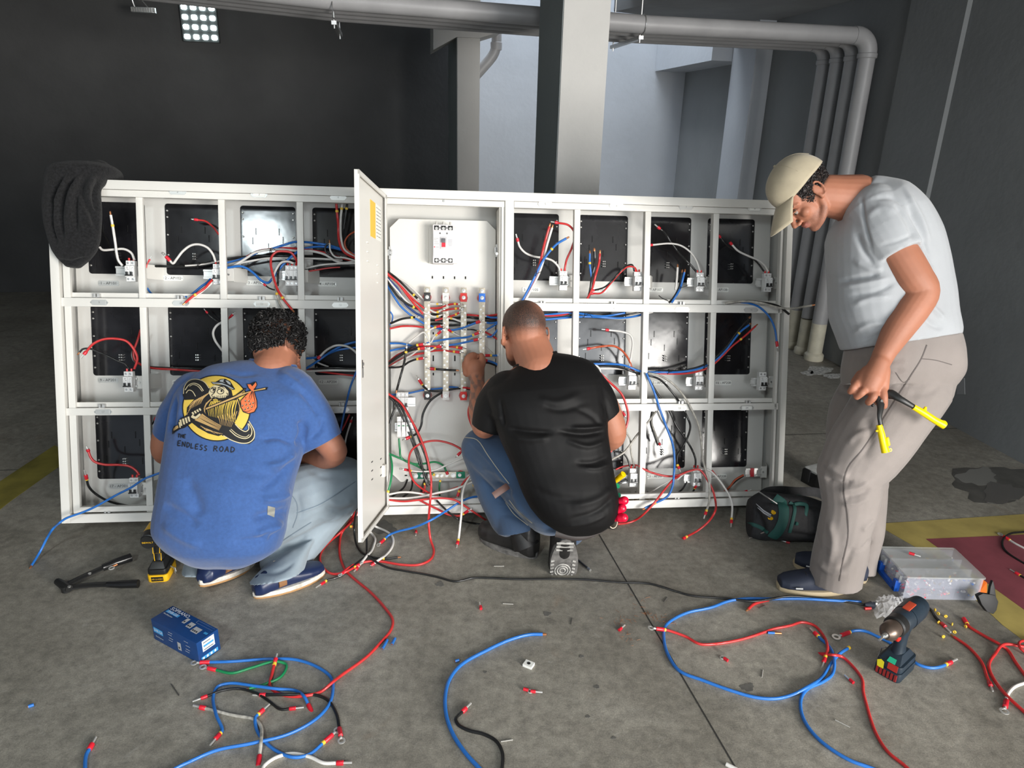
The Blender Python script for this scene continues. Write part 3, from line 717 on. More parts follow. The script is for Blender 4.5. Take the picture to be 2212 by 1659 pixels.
# ---- the one hung door of the middle bay, swung open towards the camera
DH = -math.atan2(.073, .50)
MD = T(Vector((1.334, -.002, .034))) @ Matrix.Rotation(DH, 4, 'Z')     # local: -y away from the hinge, x towards the inside face
w_, h_ = .505, 1.334
m = MB(); m.box((-.0175, -w_, 0), (-.0155, 0, h_), MD); m.build('door', M_wht, cab)
door = COL.objects['door']
m = MB(); m.box((-.0155, -w_, 0), (0, -w_+.0015, h_), MD); m.box((-.0155, -w_, 0), (0, 0, .0015), MD); m.box((-.0155, -w_, h_-.0015), (0, 0, h_), MD)
m.box((-.004, -w_+.0015, .0), (-.0, -w_+.014, h_), MD); m.box((-.004, -.03, 0), (0, -.0, h_), MD); m.box((-.006, -w_, 0), (-.0, 0, .016), MD); m.box((-.006, -w_, h_-.016), (-.0, 0, h_), MD); m.build('door_edge', M_wht, door)
def dpt(y, z): return MD @ Vector((-.0152, -y, z))
for y0, z0 in ((.46, 1.12), (.30, 1.10), (.12, 1.03)):
    m = MB()
    for k in range(3): m.box((-.0155, -y0-.03, z0-.035*k), (-.0105, -y0, z0-.035*k+.005), MD)
    m.build('louvre', M_wht, door)
for y0, z0 in ((.45, .24), (.26, .25), (.09, .23)):
    m = MB()
    for k in range(3): m.box((-.0155, -y0-.022, z0-.035*k), (-.0149, -y0+.006, z0-.035*k+.005), MD)
    m.build('louvre', mat('louvre shade slot', (.05, .05, .05), .8), door)
m = MB(); m.box((-.0155, -.26, h_-.20), (-.0148, -.165, h_-.06), MD); m.build('warning_sticker', mat('orange sticker', (.85, .52, .05), .6), door, label='orange sticker inside the door')
m = MB(); m.box((-.0155, -.155, h_-.20), (-.0148, -.06, h_-.06), MD); q = m.build('paper_table', M_paper, door, label='white printed sheet inside the door')
m = MB(); rg = random.Random(4)
for k in range(9):
    y = .065; 
    while y < .15: l = rg.uniform(.004, .018); m.box((-.0148, -min(y+l, .152), h_-.075-.014*k), (-.0146, -y, h_-.072-.014*k), MD); y += l+.006
m.build('lettering', M_ink, q)
m = MB(); m.box((-.016, -w_+.015, .635), (-.002, -w_+.040, .665), MD); lk = m.build('door_lock', M_tog, door, bevel=.001)
m = MB(); m.box((-.006, -w_+.038, .60), (-.003, -w_+.052, .64), MD); m.lathe([(.006, 0), (.006, .012)], MD @ T(Vector((-.012, -w_+.045, .65))) @ rot('Y', 90), 10); m.build('lock_tongue', M_steel, lk)
m = MB(); m.box((-.0155, -.075, .15), (-.003, -.045, .20), MD); m.build('earth_stud_block', M_wht, door)
# ================================================================= cables
CC = {'w': mat('white cable', (.66, .64, .61), .42), 'r': mat('red cable', (.52, .028, .028), .38), 'b': mat('blue cable', (.022, .15, .50), .38),
      'k': mat('black cable', (.010, .010, .010), .35), 'g': mat('green cable', (.01, .20, .07), .4), 'n': mat('navy cable', (.015, .05, .2), .4),
      'o': mat('orange red cable', (.45, .08, .03), .4), 'd': mat('dirty white cable', (.38, .36, .32), .55, noise=(60, .4))}
CNM = {'w': 'white', 'r': 'red', 'b': 'blue', 'k': 'black', 'g': 'green', 'n': 'navy', 'o': 'orange-red', 'd': 'dirty white'}
M_fer = mat('red ferrule sleeve', (.60, .015, .03), .35); M_tin = mat('tinned copper', (.72, .71, .68), .32, .65)
M_cop = mat('bare copper', (.48, .20, .09), .4, .8); M_mark = mat('yellow marker ring', (.80, .52, .05), .5)
def cpt(p, r=0):
    x, y, d = p
    return F(x, y, max(d-50, 0)+r) if d > 40 else C(x, y, d)
def cend(o, kind, p, t, r, s=1.0):
    """crimped end of a cable at p pointing along t"""
    M = frame(p, t, (0, 0, 1) if abs(t.z) < .9 else (1, 0, 0))
    if abs(t.z) < .9: M = M @ rot('Z', 0)
    if kind in 'FfL':
        m = MB(); l = .013*s if kind != 'L' else .022*s
        m.lathe([(r*1.15, -.002), (r*1.45, 0), (r*1.45, l), (r*1.1, l+.001)], M, 12); m.build('ferrule_sleeve', M_fer, o, world=True, label='red crimp sleeve')
    if kind == 'F': m = MB(); m.tube([(0, 0, .012*s), (0, 0, .032*s)], r*.62, 8, M); m.build('ferrule_pin', M_tin, o, world=True)
    if kind in 'LR':
        l = .022*s if kind == 'L' else .0; m = MB(); ro, ri = .0088*s, .0048*s; n = 18
        m.tube([(0, 0, l-.002), (0, 0, l+.008*s)], r*.8, 8, M)
        c = l+.008*s+ro*.8; vs = []; fs = []
        for k in range(n):
            a = 2*math.pi*k/n
            for rr_, yy in ((ro, -.0011), (ro, .0011), (ri, .0011), (ri, -.0011)): vs.append((yy, rr_*math.sin(a), c+rr_*math.cos(a)))
        for k in range(n):
            for q in range(4): fs.append((k*4+q, k*4+(q+1) % 4, ((k+1) % n)*4+(q+1) % 4, ((k+1) % n)*4+q))
        m.add(vs, fs, M); m.build('ring_lug', M_tin, o, world=True)
    if kind == 'C': m = MB(); m.tube([(0, 0, -.001), (0, 0, .010), (0, .001, .014)], [r*.75, r*.75, r*.5], 7, M); m.build('bare_core', M_cop, o, world=True)
    if kind == 'y': m = MB(); m.lathe([(r*1.3, -.007), (r*1.3, .002)], M, 10); m.build('marker_ring', M_mark, o, world=True)
def cable(c, r, P, label, ends='  ', marks=(), group=None, s=1.0):
    """c colour key, r radius in mm, P photo points with depth into the cabinet (m), or 50+height on the floor"""
    r = r/1000; pts = [cpt(p, r) for p in P]
    Q = catmull(pts, 7); o0 = Q[len(Q)//2].copy()
    m = MB(); m.tube(Q, r, 9)
    ob = m.build('cable', CC[c], None, origin=o0, label=label, cat='cable', group=group)
    MW[ob.name] = T(o0)
    for kind, p, t in ((ends[0], Q[0], (Q[0]-Q[1]).normalized()), (ends[1], Q[-1], (Q[-1]-Q[-2]).normalized())):
        if kind != ' ': cend(ob, kind, p, t, r, s)
    # marker rings at a fraction of the length, or near an end
    L = [0]
    for i in range(1, len(Q)): L.append(L[-1]+(Q[i]-Q[i-1]).length)
    for f in marks:
        d = (f if f >= 0 else L[-1]+f); i = max(i for i in range(len(Q)) if L[i] <= d); i = min(i, len(Q)-2)
        k = (d-L[i])/max(L[i+1]-L[i], 1e-6); p = Q[i].lerp(Q[i+1], k); cend(ob, 'y', p, (Q[i+1]-Q[i]).normalized(), r)
    return ob
f = 50.0
GA = 'wires looping through the left cells'; GB = 'wires in the middle bay'; GC = 'wires in the right cells'; GD = 'cut wires lying on the floor'
def dd(L, a, b=None):
    b = a if b is None else b; n = len(L)
    return [(x, y, a+(b-a)*i/(n-1)) for i, (x, y) in enumerate(L)]
XL = [
 # left section, top row
 ('w', 5.2, dd([(239, 464), (244, 492), (249, 525), (252, 548), (256, 563), (264.5, 574)], .02, .07), 'white wire standing up above the breaker beside the 1 - AP101 plate', 'C ', (.045,)),
 ('w', 5.0, dd([(215, 534), (221.5, 539.6), (243, 539), (268, 538), (283.5, 546.5), (290.6, 562)], .06), 'white wire arching from under the black jacket to the first breaker', '  ', ()),
 ('k', 3.0, dd([(215, 487), (232, 520), (248, 552), (258, 583)], .15, .10), 'thin black wire across the top left black plate', '  ', ()),
 ('w', 5.0, dd([(367, 563), (373.5, 569), (382, 559), (395, 542.6), (412.6, 530), (430, 528), (448, 535), (459.5, 549), (466, 566)], .05), 'white wire arching over the AP102 plate with a ring lug at its left end', 'L ', ()),
 ('k', 5.5, dd([(312, 575), (345, 575), (380, 575.5), (430, 573.5), (456, 566)], .13), 'black wire running level behind the first two cells', '  ', ()),
 ('w', 3.5, dd([(400, 574), (430, 572), (456, 568), (490, 560)], .12), 'thin white wire running level behind the AP102 breaker', '  ', ()),
 ('k', 6.0, dd([(484, 560), (560, 553), (620, 553), (700, 555), (772, 560)], .14), 'thick black wire crossing behind the third and fourth cells', '  ', ()),
 ('w', 5.2, dd([(484, 579), (502, 575), (533, 557), (550, 546), (577, 540), (608, 539), (643, 542), (670, 542), (701, 549.5), (724, 563), (743, 568), (775, 562)], .09), 'white wire humped over the third cell, ending behind the open door', '  ', ()),
 ('r', 5.0, dd([(533, 554.6), (556, 543), (581, 538.5), (608, 536), (644, 537.5), (670, 540.5), (701, 546), (722, 552.6), (753, 561), (775, 565)], .10), 'red wire lying along the humped white wire of the third cell', '  ', ()),
 ('b', 5.0, dd([(589, 537), (608, 531), (635, 523), (660, 523), (691, 526.6), (712, 530), (736, 538)], .09), 'blue wire, upper of two bridging the third and fourth cells', '  ', ()),
 ('b', 5.0, dd([(655, 537), (681, 533), (712, 534), (738, 540), (775, 552)], .10), 'blue wire, lower of two in the fourth cell beside the door', '  ', ()),
 ('b', 5.2, dd([(484, 579), (496, 577.5), (518.5, 575), (533, 579.6), (550, 592), (564, 605.6), (579, 610.8), (587, 603.5), (597.5, 588), (614, 569), (629, 554.6), (643, 544), (655, 537)], .07, .06), 'blue wire sagging over the 3 - AP103 plate', '  ', ()),
 ('b', 4.5, dd([(484, 569), (516, 561), (533, 555.7), (556, 546)], .12), 'short stretch of blue wire leaving the second post to the right', '  ', ()),
 ('r', 5.0, dd([(642, 569), (639, 559), (629, 546), (612, 542.6), (597.5, 544), (587, 554.6), (585, 571), (588, 588), (593, 606.6), (599.6, 625), (612, 646), (631, 669)], .06, -.02), 'red wire curling from the three-pole breaker down to the curly hair', ' C', (.33,)),
 ('w', 5.0, dd([(634, 569), (622.5, 565), (608, 567), (595.5, 584), (590, 600), (593, 615), (604, 629.5), (616, 641)], .06, .02), 'white wire curling down beside the three-pole breaker', '  ', ()),
 ('k', 5.0, dd([(626, 567), (612, 566), (604, 573), (600.6, 588), (600.6, 604.5), (599.6, 618)], .06, .05), 'black wire dropping left of the three-pole breaker', '  ', ()),
 ('d', 5.0, dd([(594, 618), (596.5, 627), (602.7, 652), (617, 677)], .03, -.03), 'pale grey wire hanging over the rail to the curly hair', '  ', (.05,)),
 ('k', 3.2, dd([(574, 617), (581, 622), (593, 626), (600, 624)], .06), 'short dark wire with a red ferrule under the 3 - AP103 plate', 'F ', (), .8),
 ('r', 5.0, dd([(460, 603), (454, 609), (441.6, 623), (416.6, 640), (400, 654)], .07, -.01), 'red wire leaving the AP102 breaker down over the rail', ' C', (-.05,)),
 ('b', 5.0, dd([(455, 603), (448, 610), (435, 619), (412.5, 637), (400, 642)], .08, .03), 'blue wire leaving the AP102 breaker down over the rail', '  ', ()),
 ('w', 5.0, dd([(466, 605), (458, 611), (442, 625), (423, 640), (407, 650)], .08, .01), 'white wire leaving the AP102 breaker down over the rail', '  ', ()),
 ('r', 5.4, dd([(726, 426), (727.4, 451.7), (730.6, 484), (732.6, 521), (743, 544), (775, 561)], .05, .09), 'red wire dropping from the top rail beside the open door', '  ', (.06,)),
 ('w', 5.2, dd([(741, 426), (738.5, 448.6), (736, 473.6), (737, 515), (745, 540), (775, 557)], .05, .09), 'white wire dropping from the top rail beside the open door', '  ', (.05,)),
 ('k', 5.0, dd([(751, 426), (749, 448.6), (744, 484), (741, 505), (741, 530), (753, 552.6), (775, 565)], .06, .11), 'black wire dropping from the top rail beside the open door', '  ', (.05,)),
 ('o', 3.6, dd([(775, 496), (753, 509), (745, 523), (749, 538), (766, 550.5), (775, 555)], .08), 'thin rust-red wire bowed left beside the open door', '  ', ()),
 ('w', 4.0, dd([(712, 525.5), (714, 542), (724, 554.6), (745, 557), (775, 566)], .06), 'white wire with a dark tip hooked down in the fourth cell', 'C ', ()),
 ('k', 4.0, dd([(712, 524), (703, 533), (705, 545), (718, 552), (740, 558)], .07), 'black wire curled left in the fourth cell', '  ', ()),
 ('k', 4.6, dd([(658, 584), (691, 576.5), (724, 574), (775, 574)], .09), 'black wire, lowest of those crossing the fourth cell', '  ', ()),
 ('r', 3.2, dd([(658, 587), (680, 584), (710, 579), (735, 577)], .095), 'thin dark red wire under the lowest black one in the fourth cell', '  ', ()),
 ('w', 4.4, dd([(662, 579.6), (691, 573), (724, 570), (775, 569)], .09), 'white wire resting on the lowest black one in the fourth cell', '  ', ()),
 ('w', 4.4, dd([(484, 578), (520.6, 568), (545.5, 563), (577, 558), (643, 558), (691, 559), (740, 562)], .11), 'white wire running almost level across the glossy third plate', '  ', ()),
 ('r', 4.0, dd([(427, 475), (443.7, 477.7), (460, 490), (473, 507)], .10), 'dark red wire curving over the upper part of the second plate', 'L ', (), .6),
 ('r', 2.4, dd([(316, 579), (318, 571), (321, 565)], .04), 'tiny red and white wire tip beside the first post', ' F', (), .8),
 ('b', 4.0, dd([(318, 622), (324, 631), (332, 638)], .10), 'short blue wire behind the rail right of the first post', '  ', ()),
 # left section, middle row
 ('r', 5.0, dd([(186, 760), (201, 743), (223, 733), (248, 731.5), (273, 737), (290, 756), (296.6, 775), (290, 797)], .03, .06), 'red wire arched over the 9 - AP201 cell with a bare ferrule at its left end', 'F ', ()),
 ('k', 4.0, dd([(172, 761), (179, 754), (195, 753.5), (213.6, 760.7), (235, 770), (257.5, 781), (270, 786), (278.5, 797)], .04, .06), 'black wire with a copper tip in the 9 - AP201 cell', 'C ', ()),
 ('r', 4.6, dd([(304, 712), (296.6, 737), (288.8, 759), (292, 778), (307.6, 789), (329.5, 795), (373, 798), (420, 801), (520, 808)], .08, .10), 'red wire looping behind the first post of the middle row', '  ', ()),
 ('k', 4.6, dd([(290, 745), (284, 765), (290, 782), (311, 790.5), (329.5, 793), (373, 795), (420, 796), (520, 800)], .09, .11), 'black wire looping behind the first post of the middle row', '  ', ()),
 ('w', 5.0, dd([(483, 694), (467.4, 704), (460.5, 718), (464, 734), (477, 753), (492, 772)], .06), 'white wire bowed left in the second cell of the middle row', '  ', ()),
 ('r', 3.6, dd([(486, 696), (492, 690), (497, 685)], .06), 'short red wire with a silver lug right of the second post', ' L', (), .7),
 ('k', 3.0, dd([(448, 676), (455, 684), (466, 692), (478, 700)], .12), 'thin black wire at the top of the second cell of the middle row', 'F ', (), .7),
 ('w', 5.0, dd([(691, 770), (705, 756.5), (724, 746.8), (744, 746.8), (760, 753.7), (775, 768)], .06), 'white wire arched in the AP204 cell beside the door', 'f ', ()),
 ('b', 4.8, dd([(655, 775), (694, 770), (727, 757), (775, 750)], .08), 'blue wire, flatter of two in the AP204 cell', '  ', ()),
 ('b', 5.0, dd([(655, 800), (688, 778.7), (716, 759), (744, 745), (775, 737)], .07), 'blue wire, steeper of two in the AP204 cell', '  ', ()),
 ('w', 5.0, dd([(640, 801), (663, 801.7), (716, 800), (775, 801)], .07), 'white wire running level above the 12 - AP204 plate', '  ', ()),
 ('r', 4.0, dd([(640, 796), (663, 799), (716, 806), (775, 813)], .08), 'red wire running level above the 12 - AP204 plate', '  ', ()),
 ('k', 5.5, dd([(640, 803), (680, 797), (716, 795), (775, 797)], .09), 'black wire running level above the 12 - AP204 plate', '  ', ()),
 ('b', 4.4, dd([(771, 800), (757.6, 834), (749, 867), (741, 903.5), (735, 935)], .02, .0), 'blue wire hanging down left of the door into the lowest row', '  ', ()),
 ('w', 3.6, dd([(663, 767.6), (675, 776), (688, 784), (710, 792.5)], .10), 'thin white wire slanting down in the AP204 cell', '  ', ()),
 ('w', 4.0, dd([(757.6, 912), (749, 939.5), (744, 965)], .06), 'white wire end in the bottom cell left of the door', 'F ', (), .8),
 ('r', 4.0, dd([(755, 895), (746, 915), (738, 930)], .08), 'red wire end in the bottom cell left of the door', '  ', ()),
 # left section, bottom row
 ('r', 5.0, dd([(191, 975), (196, 988), (204, 997), (226, 1003.5), (254, 1004), (279, 1007), (293.5, 1016), (301, 1026)], .04, .06), 'red wire across the 17 - AP301 cell into its breaker', 'F ', (), None, .7),
 ('k', 5.0, dd([(187, 1034), (191.6, 1050.5), (204, 1064.6), (229, 1080), (260.6, 1089.7), (320, 1097)], .02, .14), 'black wire with a silver pin in the bottom left cell', 'F ', (.004,), None, 1.5),
 ('k', 3.5, dd([(334, 907), (330, 914), (325, 920)], .06), 'short dark wire tip with a red ferrule right of the first post, bottom row', 'f ', ()),
 ('b', 4.6, dd([(410, 1000), (356, 1018), (329, 1027.5), (311.5, 1034.7), (282.5, 1053.5), (253.6, 1068), (230.4, 1081), (203, 1096), (181, 1105.6), (142, 1120), (127.7, 1130)], -.005, -.05)+[(114.7, 1142, f+.13), (101.7, 1162, f+.075), (87, 1191, f+.025), (68, 1222, f)], 'long blue wire trailing out of the cabinet to the floor at its left corner', ' C', ()),
 # middle bay, upper bundle
 ('k', 5.0, dd([(834, 584), (860, 604), (883.5, 627.5), (902, 645)], .08), 'black wire, highest of the bundle entering the middle bay', ' R', (-.02,)),
 ('r', 5.2, dd([(834, 590), (860, 612), (879.6, 637), (895, 656.5), (914, 678)], .07), 'red wire, lower of two in the bundle entering the middle bay', '  ', ()),
 ('r', 4.6, dd([(834, 587), (868, 620), (891, 645), (916, 666)], .08), 'red wire, upper of two in the bundle entering the middle bay', '  ', ()),
 ('w', 4.0, dd([(834, 588), (875.8, 610), (899, 631), (916, 648)], .10), 'white wire, highest in the bundle entering the middle bay', '  ', ()),
 ('k', 5.0, dd([(834, 603), (860, 641), (883.5, 658.4), (904, 668)], .075), 'black wire, lower of two in the bundle entering the middle bay', ' R', (-.02,)),
 ('w', 4.4, dd([(834, 600), (858, 628), (878, 651), (900, 668), (930, 680)], .085), 'white wire under the reds in the bundle entering the middle bay', '  ', ()),
 ('n', 5.0, dd([(834, 598), (860, 625.6), (875.8, 656.5), (895, 673.8), (918, 687)], .09), 'navy wire in the bundle entering the middle bay', '  ', ()),
 ('b', 4.6, dd([(834, 612), (852.6, 643), (866, 662), (891, 683.5), (918, 700)], .09), 'blue wire, lowest of the bundle entering the middle bay', '  ', ()),
 ('k', 5.0, dd([(843, 699), (868, 689), (897, 685)], .08), 'black wire rising to the leftmost busbar from the door side', ' R', (-.012,)),
 ('r', 4.6, dd([(842, 710), (868, 704.7), (895, 704.7), (930, 708), (960, 706)], .10), 'red wire running level behind the leftmost busbar', '  ', ()),
 ('b', 3.2, dd([(843, 673), (848, 682), (846, 696), (842, 702)], .10), 'short blue wire curled at the door hinge', '  ', ()),
 ('r', 4.6, dd([(926, 666), (949, 665), (969, 658.4), (982, 656.5), (990, 657)], .095, .075), 'red wire, topmost onto the red-marked busbar', ' R', (-.012,)),
 ('r', 4.6, dd([(926, 673), (957, 671), (972, 668), (992, 666)], .095, .075), 'red wire, second onto the red-marked busbar', ' R', (-.012,)),
 ('r', 4.6, dd([(940, 692), (969, 684.4), (984, 679.6), (992, 675)], .095, .075), 'red wire, third onto the red-marked busbar', ' R', (-.014,)),
 ('w', 3.4, dd([(928, 656), (940, 656.5), (952, 657)], .085, .075), 'thin white wire, topmost onto the white-marked busbar', ' R', (-.012,)),
 ('w', 4.4, dd([(926, 668), (941, 674.8), (952, 671)], .09, .075), 'white wire, second onto the white-marked busbar', ' R', (-.012,)),
 ('w', 4.4, dd([(926, 680), (939.4, 684.4), (952, 681)], .09, .075), 'white wire, third onto the white-marked busbar', ' R', (-.012,)),
 ('k', 5.4, dd([(926, 681), (941, 679), (969, 687), (1010.8, 685.4), (1040, 688), (1078, 684)], .105), 'black wire running level behind the three right busbars, upper', '  ', ()),
 ('k', 5.4, dd([(926, 692), (945, 692), (975, 692), (1007, 697), (1036, 695), (1078, 691)], .105), 'black wire running level behind the three right busbars, middle', '  ', ()),
 ('k', 5.4, dd([(926, 702), (945, 699), (965, 703), (1010, 700)], .105), 'black wire running level behind the white-marked busbar, lower', '  ', ()),
 ('w', 4.4, dd([(970, 687), (980, 689), (991, 693), (1004, 697)], .09), 'white wire sloping between the white and red-marked busbars', 'R ', (.012,)),
 ('r', 4.6, dd([(1007, 680), (1020, 680.5), (1034, 682), (1049, 682.5), (1078, 679)], .095), 'red wire passing behind the blue-marked busbar, upper', 'R ', ()),
 ('r', 4.0, dd([(1046, 695), (1060, 691), (1078, 688)], .11), 'dark red wire passing right of the blue-marked busbar', '  ', ()),
 ('b', 4.4, dd([(1051, 683.5), (1062, 686), (1078, 686)], .09), 'blue wire, topmost right of the blue-marked busbar', 'R ', ()),
 ('b', 4.4, dd([(1051, 697), (1062, 698), (1078, 695)], .09), 'blue wire, second right of the blue-marked busbar', 'R ', ()),
 ('b', 4.4, dd([(1051, 712), (1062, 706), (1078, 696)], .09), 'blue wire, third right of the blue-marked busbar', 'R ', ()),
 ('r', 4.4, dd([(1047.5, 717), (1061, 724), (1078, 735)], .10), 'red wire sloping down right of the blue-marked busbar', '  ', ()),
 ('b', 4.4, dd([(1052, 727), (1061, 727), (1068.7, 720), (1078, 708)], .09), 'blue wire curving up right of the blue-marked busbar', 'R ', ()),
 ('w', 4.0, dd([(926, 713), (938, 708), (944, 706)], .085, .075), 'white wire with a red lug, fourth onto the white-marked busbar', ' L', (-.006,), None, .8),
 ('w', 4.0, dd([(883.5, 741), (899, 728), (916, 718), (930, 740), (938, 728), (946, 721)], .09, .075), 'white wire with a red lug, fifth onto the white-marked busbar', ' L', (-.006,), None, .8),
 ('b', 4.8, dd([(930, 704), (950, 710), (975, 713), (1000, 708), (1021, 700), (1029, 697)], .10, .075), 'blue wire with a red lug curving under to the blue-marked busbar', ' L', (), None, .8),
 ('b', 4.6, dd([(842, 757.8), (860, 754), (883.5, 751), (906.6, 746), (930, 738.5), (953, 734.6), (980, 731), (1010.8, 728), (1026, 722)], .10, .075), 'long blue wire crossing three busbars to a red lug', ' L', (-.006,), None, .8),
 ('b', 4.6, dd([(842, 741.7), (868, 742), (895, 748), (930, 752), (969, 746), (987.7, 743), (1009, 738.5), (1024, 735)], .11, .075), 'long blue wire crossing all busbars level with the black lugs', ' L', (), None, .8),
 ('w', 4.0, dd([(975, 716), (985, 722), (996, 727), (1006, 732), (1040, 744), (1078, 778)], .09, .12), 'white wire with a red lug sloping down behind the red-marked busbar', 'L ', (.006,), None, .8),
 ('k', 3.6, dd([(1009, 712), (1020, 712), (1030, 714)], .08), 'short black wire with a copper end between red and blue-marked busbars', 'RC', ()),
 ('k', 5.0, dd([(835, 788), (868, 764.5), (883.5, 753), (899, 746), (905, 745)], .08, .07), 'black wire with a red lug, upper of three onto the black-marked busbar', ' L', (-.004,), None, .85),
 ('k', 5.0, dd([(835, 789), (875.8, 761.6), (895, 755), (908, 753)], .075, .07), 'black wire with a red lug, middle of three onto the black-marked busbar', ' L', (-.004,), None, .85),
 ('k', 4.6, dd([(835, 794.4), (868, 791.5), (883.5, 781.9), (899, 776), (905, 775)], .08, .07), 'black wire with a red lug, lowest of three onto the black-marked busbar', ' L', (-.004,), None, .85),
 ('r', 4.6, dd([(835, 786), (860, 766), (883.5, 757), (906.6, 751), (930, 748), (945, 749)], .10, .08), 'red wire with a red lug onto the white-marked busbar from the left', ' L', (), None, .8),
 ('r', 4.6, dd([(835, 795), (868, 776), (895, 766), (916, 762.6), (930, 758.7), (957, 756.8), (972, 758.7), (984, 760)], .11, .08), 'red wire with a red lug crossing two busbars, lower', ' L', (-.004,), None, .8),
 ('r', 4.6, dd([(968, 748), (976, 749), (984, 750), (991, 751)], .10, .08), 'red wire with a red lug crossing onto the red-marked busbar, upper', ' L', (-.004,), None, .8),
 ('w', 4.2, dd([(835, 797), (868, 778), (890, 766), (910, 752), (928, 757), (943, 750)], .105, .08), 'white wire with a red lug fanning up from the door side', ' L', (-.004,), None, .8),
 ('k', 5.0, dd([(878, 752), (876.7, 762), (872, 787.7), (864, 816.6), (857, 843)], .05, .06), 'straight black wire standing up from the three-pole breaker', 'RC', (.02,)),
 ('k', 4.8, dd([(911, 829), (916, 836), (928, 843.6), (953, 844.6), (972, 841.7), (995, 838.8), (1025, 842)], .08, .10), 'black wire with a ring lug sagging below the busbars', 'L ', (.004,)),
 ('b', 4.4, dd([(845, 853), (881.6, 849.4), (914, 842.7), (953, 838.8), (972, 836), (995, 837.8), (1025, 840)], .10), 'blue wire running level across the feet of the busbars', '  ', ()),
 ('r', 4.6, dd([(1008, 838), (1016, 839), (1025, 840)], .09), 'short red wire behind the tattooed forearm', 'L ', (), None, .8),
 ('k', 5.0, dd([(938, 797), (950, 798), (964.5, 799), (985, 800)], .08), 'short black wire with copper end across the white-marked busbar', 'LC', (.004,), None, .8),
 ('k', 5.0, dd([(957, 847), (943, 855), (928.8, 866.5), (914, 893), (909.5, 919.6), (900, 936.5), (885, 944)], .09, .06), 'black wire curving down to a red lug beside the surge protectors', ' L', (-.006,), None, .8),
 ('b', 4.6, dd([(1058, 768), (1065, 768), (1078, 768)], .08), 'short blue wire with a red lug above the fist', 'L ', (.008,), None, .9),
 ('b', 4.8, dd([(1052, 779), (1060, 781), (1070, 785), (1078, 790)], .08), 'blue wire with a red lug right of the fist', 'L ', (), None, .9),
 ('k', 5.0, dd([(1044, 783), (1056, 784), (1068, 788), (1078, 794)], .10), 'black wire behind the blue one right of the fist', '  ', ()),
 # middle bay, lower
 ('k', 4.6, dd([(835, 852), (852, 862), (868.5, 883), (883, 919.6), (897.5, 960.6), (909.5, 996.7), (918, 1035), (924, 1050)], .05), 'black wire of the sheaf falling past the surge protectors, left', '  ', ()),
 ('k', 4.6, dd([(835, 850), (858, 862), (875.7, 883), (895, 922), (909.5, 960.6), (921.6, 994), (924, 1018), (914, 1045), (909.5, 1064)], .045, .07), 'black wire of the sheaf falling past the surge protectors, right', ' F', (), None, .9),
 ('k', 4.4, dd([(835, 854), (848, 864), (862, 885), (879, 925), (894, 965), (905, 998), (922, 1032), (931, 1050)], .06), 'black wire of the sheaf falling past the surge protectors, rearmost', '  ', ()),
 ('k', 5.0, dd([(852, 868), (851, 885), (846, 900), (842, 915)], .05), 'thick black wire hugging the door hinge', '  ', ()),
 ('r', 5.0, dd([(835, 848), (866, 871), (883, 898), (900, 929), (914, 960.6), (924, 994), (931, 1033), (931, 1062), (929, 1085)], .04, -.04)+[(926, 1129, f+.09), (930, 1165, f+.02), (937, 1189.7, f), (929, 1209, f), (904.7, 1219.8, f), (868.5, 1219.8, f), (820, 1212.6, f), (789, 1213.8, f+.004), (765, 1224, f+.006)], 'long red wire falling from the middle bay and bending round on the floor', ' F', (-.01,)),
 ('g', 4.6, dd([(861.8, 947), (863.7, 970), (866, 987), (885, 1000), (914, 1001.6), (941, 998), (957.7, 1006), (964.5, 1019)], .06, .08), 'green wire from the surge protectors to the earth bar', ' f', ()),
 ('g', 4.6, dd([(838, 979), (868.5, 992), (900, 1006), (924, 1019.6), (938, 1025.7)], .06, .085), 'green wire slanting down to the earth bar', ' y', ()),
 ('g', 4.6, [(843, 982, .03), (847, 1009, -.01), (843, 1045, -.045), (838, 1063, -.052)], 'green wire from the middle bay to the block at the foot of the door', ' y', ()),
 ('g', 4.0, dd([(951, 1037.7), (949, 1052), (949.8, 1071.5)], .08), 'short green wire hanging from the earth bar', 'y ', ()),
 ('r', 4.6, dd([(1000, 975), (994, 969), (972, 958), (941, 952), (909.5, 958), (887.8, 975), (883, 1004), (892.6, 1037.7), (914, 1057), (933.6, 1066.7), (960, 1062), (990, 1052)], .02, .04), 'red wire in a wide loop before the earth bar', '  ', ()),
 ('w', 4.0, dd([(1004, 988), (972, 1001.6), (938, 1016), (914, 1018.5), (890, 1017), (884, 1016)], .05), 'white wire with a ring lug lying above the earth bar', ' L', (-.004,)),
 ('r', 4.4, dd([(1003, 970), (998, 974)], .04)+[(994, 978, .04)], 'red lug tip beside the knee of the blue jeans', ' L', (), None, .7),
 ('w', 4.8, dd([(835, 1069), (868.5, 1063), (904.7, 1065.5), (928.8, 1071.5), (958, 1076)], .02), 'white wire along the bottom of the middle bay, arched', '  ', ()),
 ('w', 4.8, dd([(835, 1076), (880.6, 1076), (909.5, 1072.7), (941, 1065.5), (977, 1058), (1001, 1050), (1030, 1037)], .01), 'white wire along the bottom of the middle bay, rising to the right', '  ', ()),
 ('r', 4.6, dd([(835, 1079), (870, 1083), (904.7, 1080), (953, 1076), (982, 1080), (1001, 1091), (1025, 1107)], .01, -.06)+[(1059, 1129, f+.01), (1075, 1137, f)], 'red wire leaving the bottom of the middle bay towards the black boot', '  ', ()),
 ('r', 4.6, dd([(905, 1080), (941, 1098), (972, 1112.5), (994, 1113.7), (1004, 1108)], .0, -.05), 'red wire ending in a ring lug before the bottom flange', ' L', (-.004,)),
 ('r', 4.4, dd([(842, 1083), (870, 1081), (930, 1081), (985, 1076)], .03), 'red wire lying flat along the bottom of the middle bay', '  ', ()),
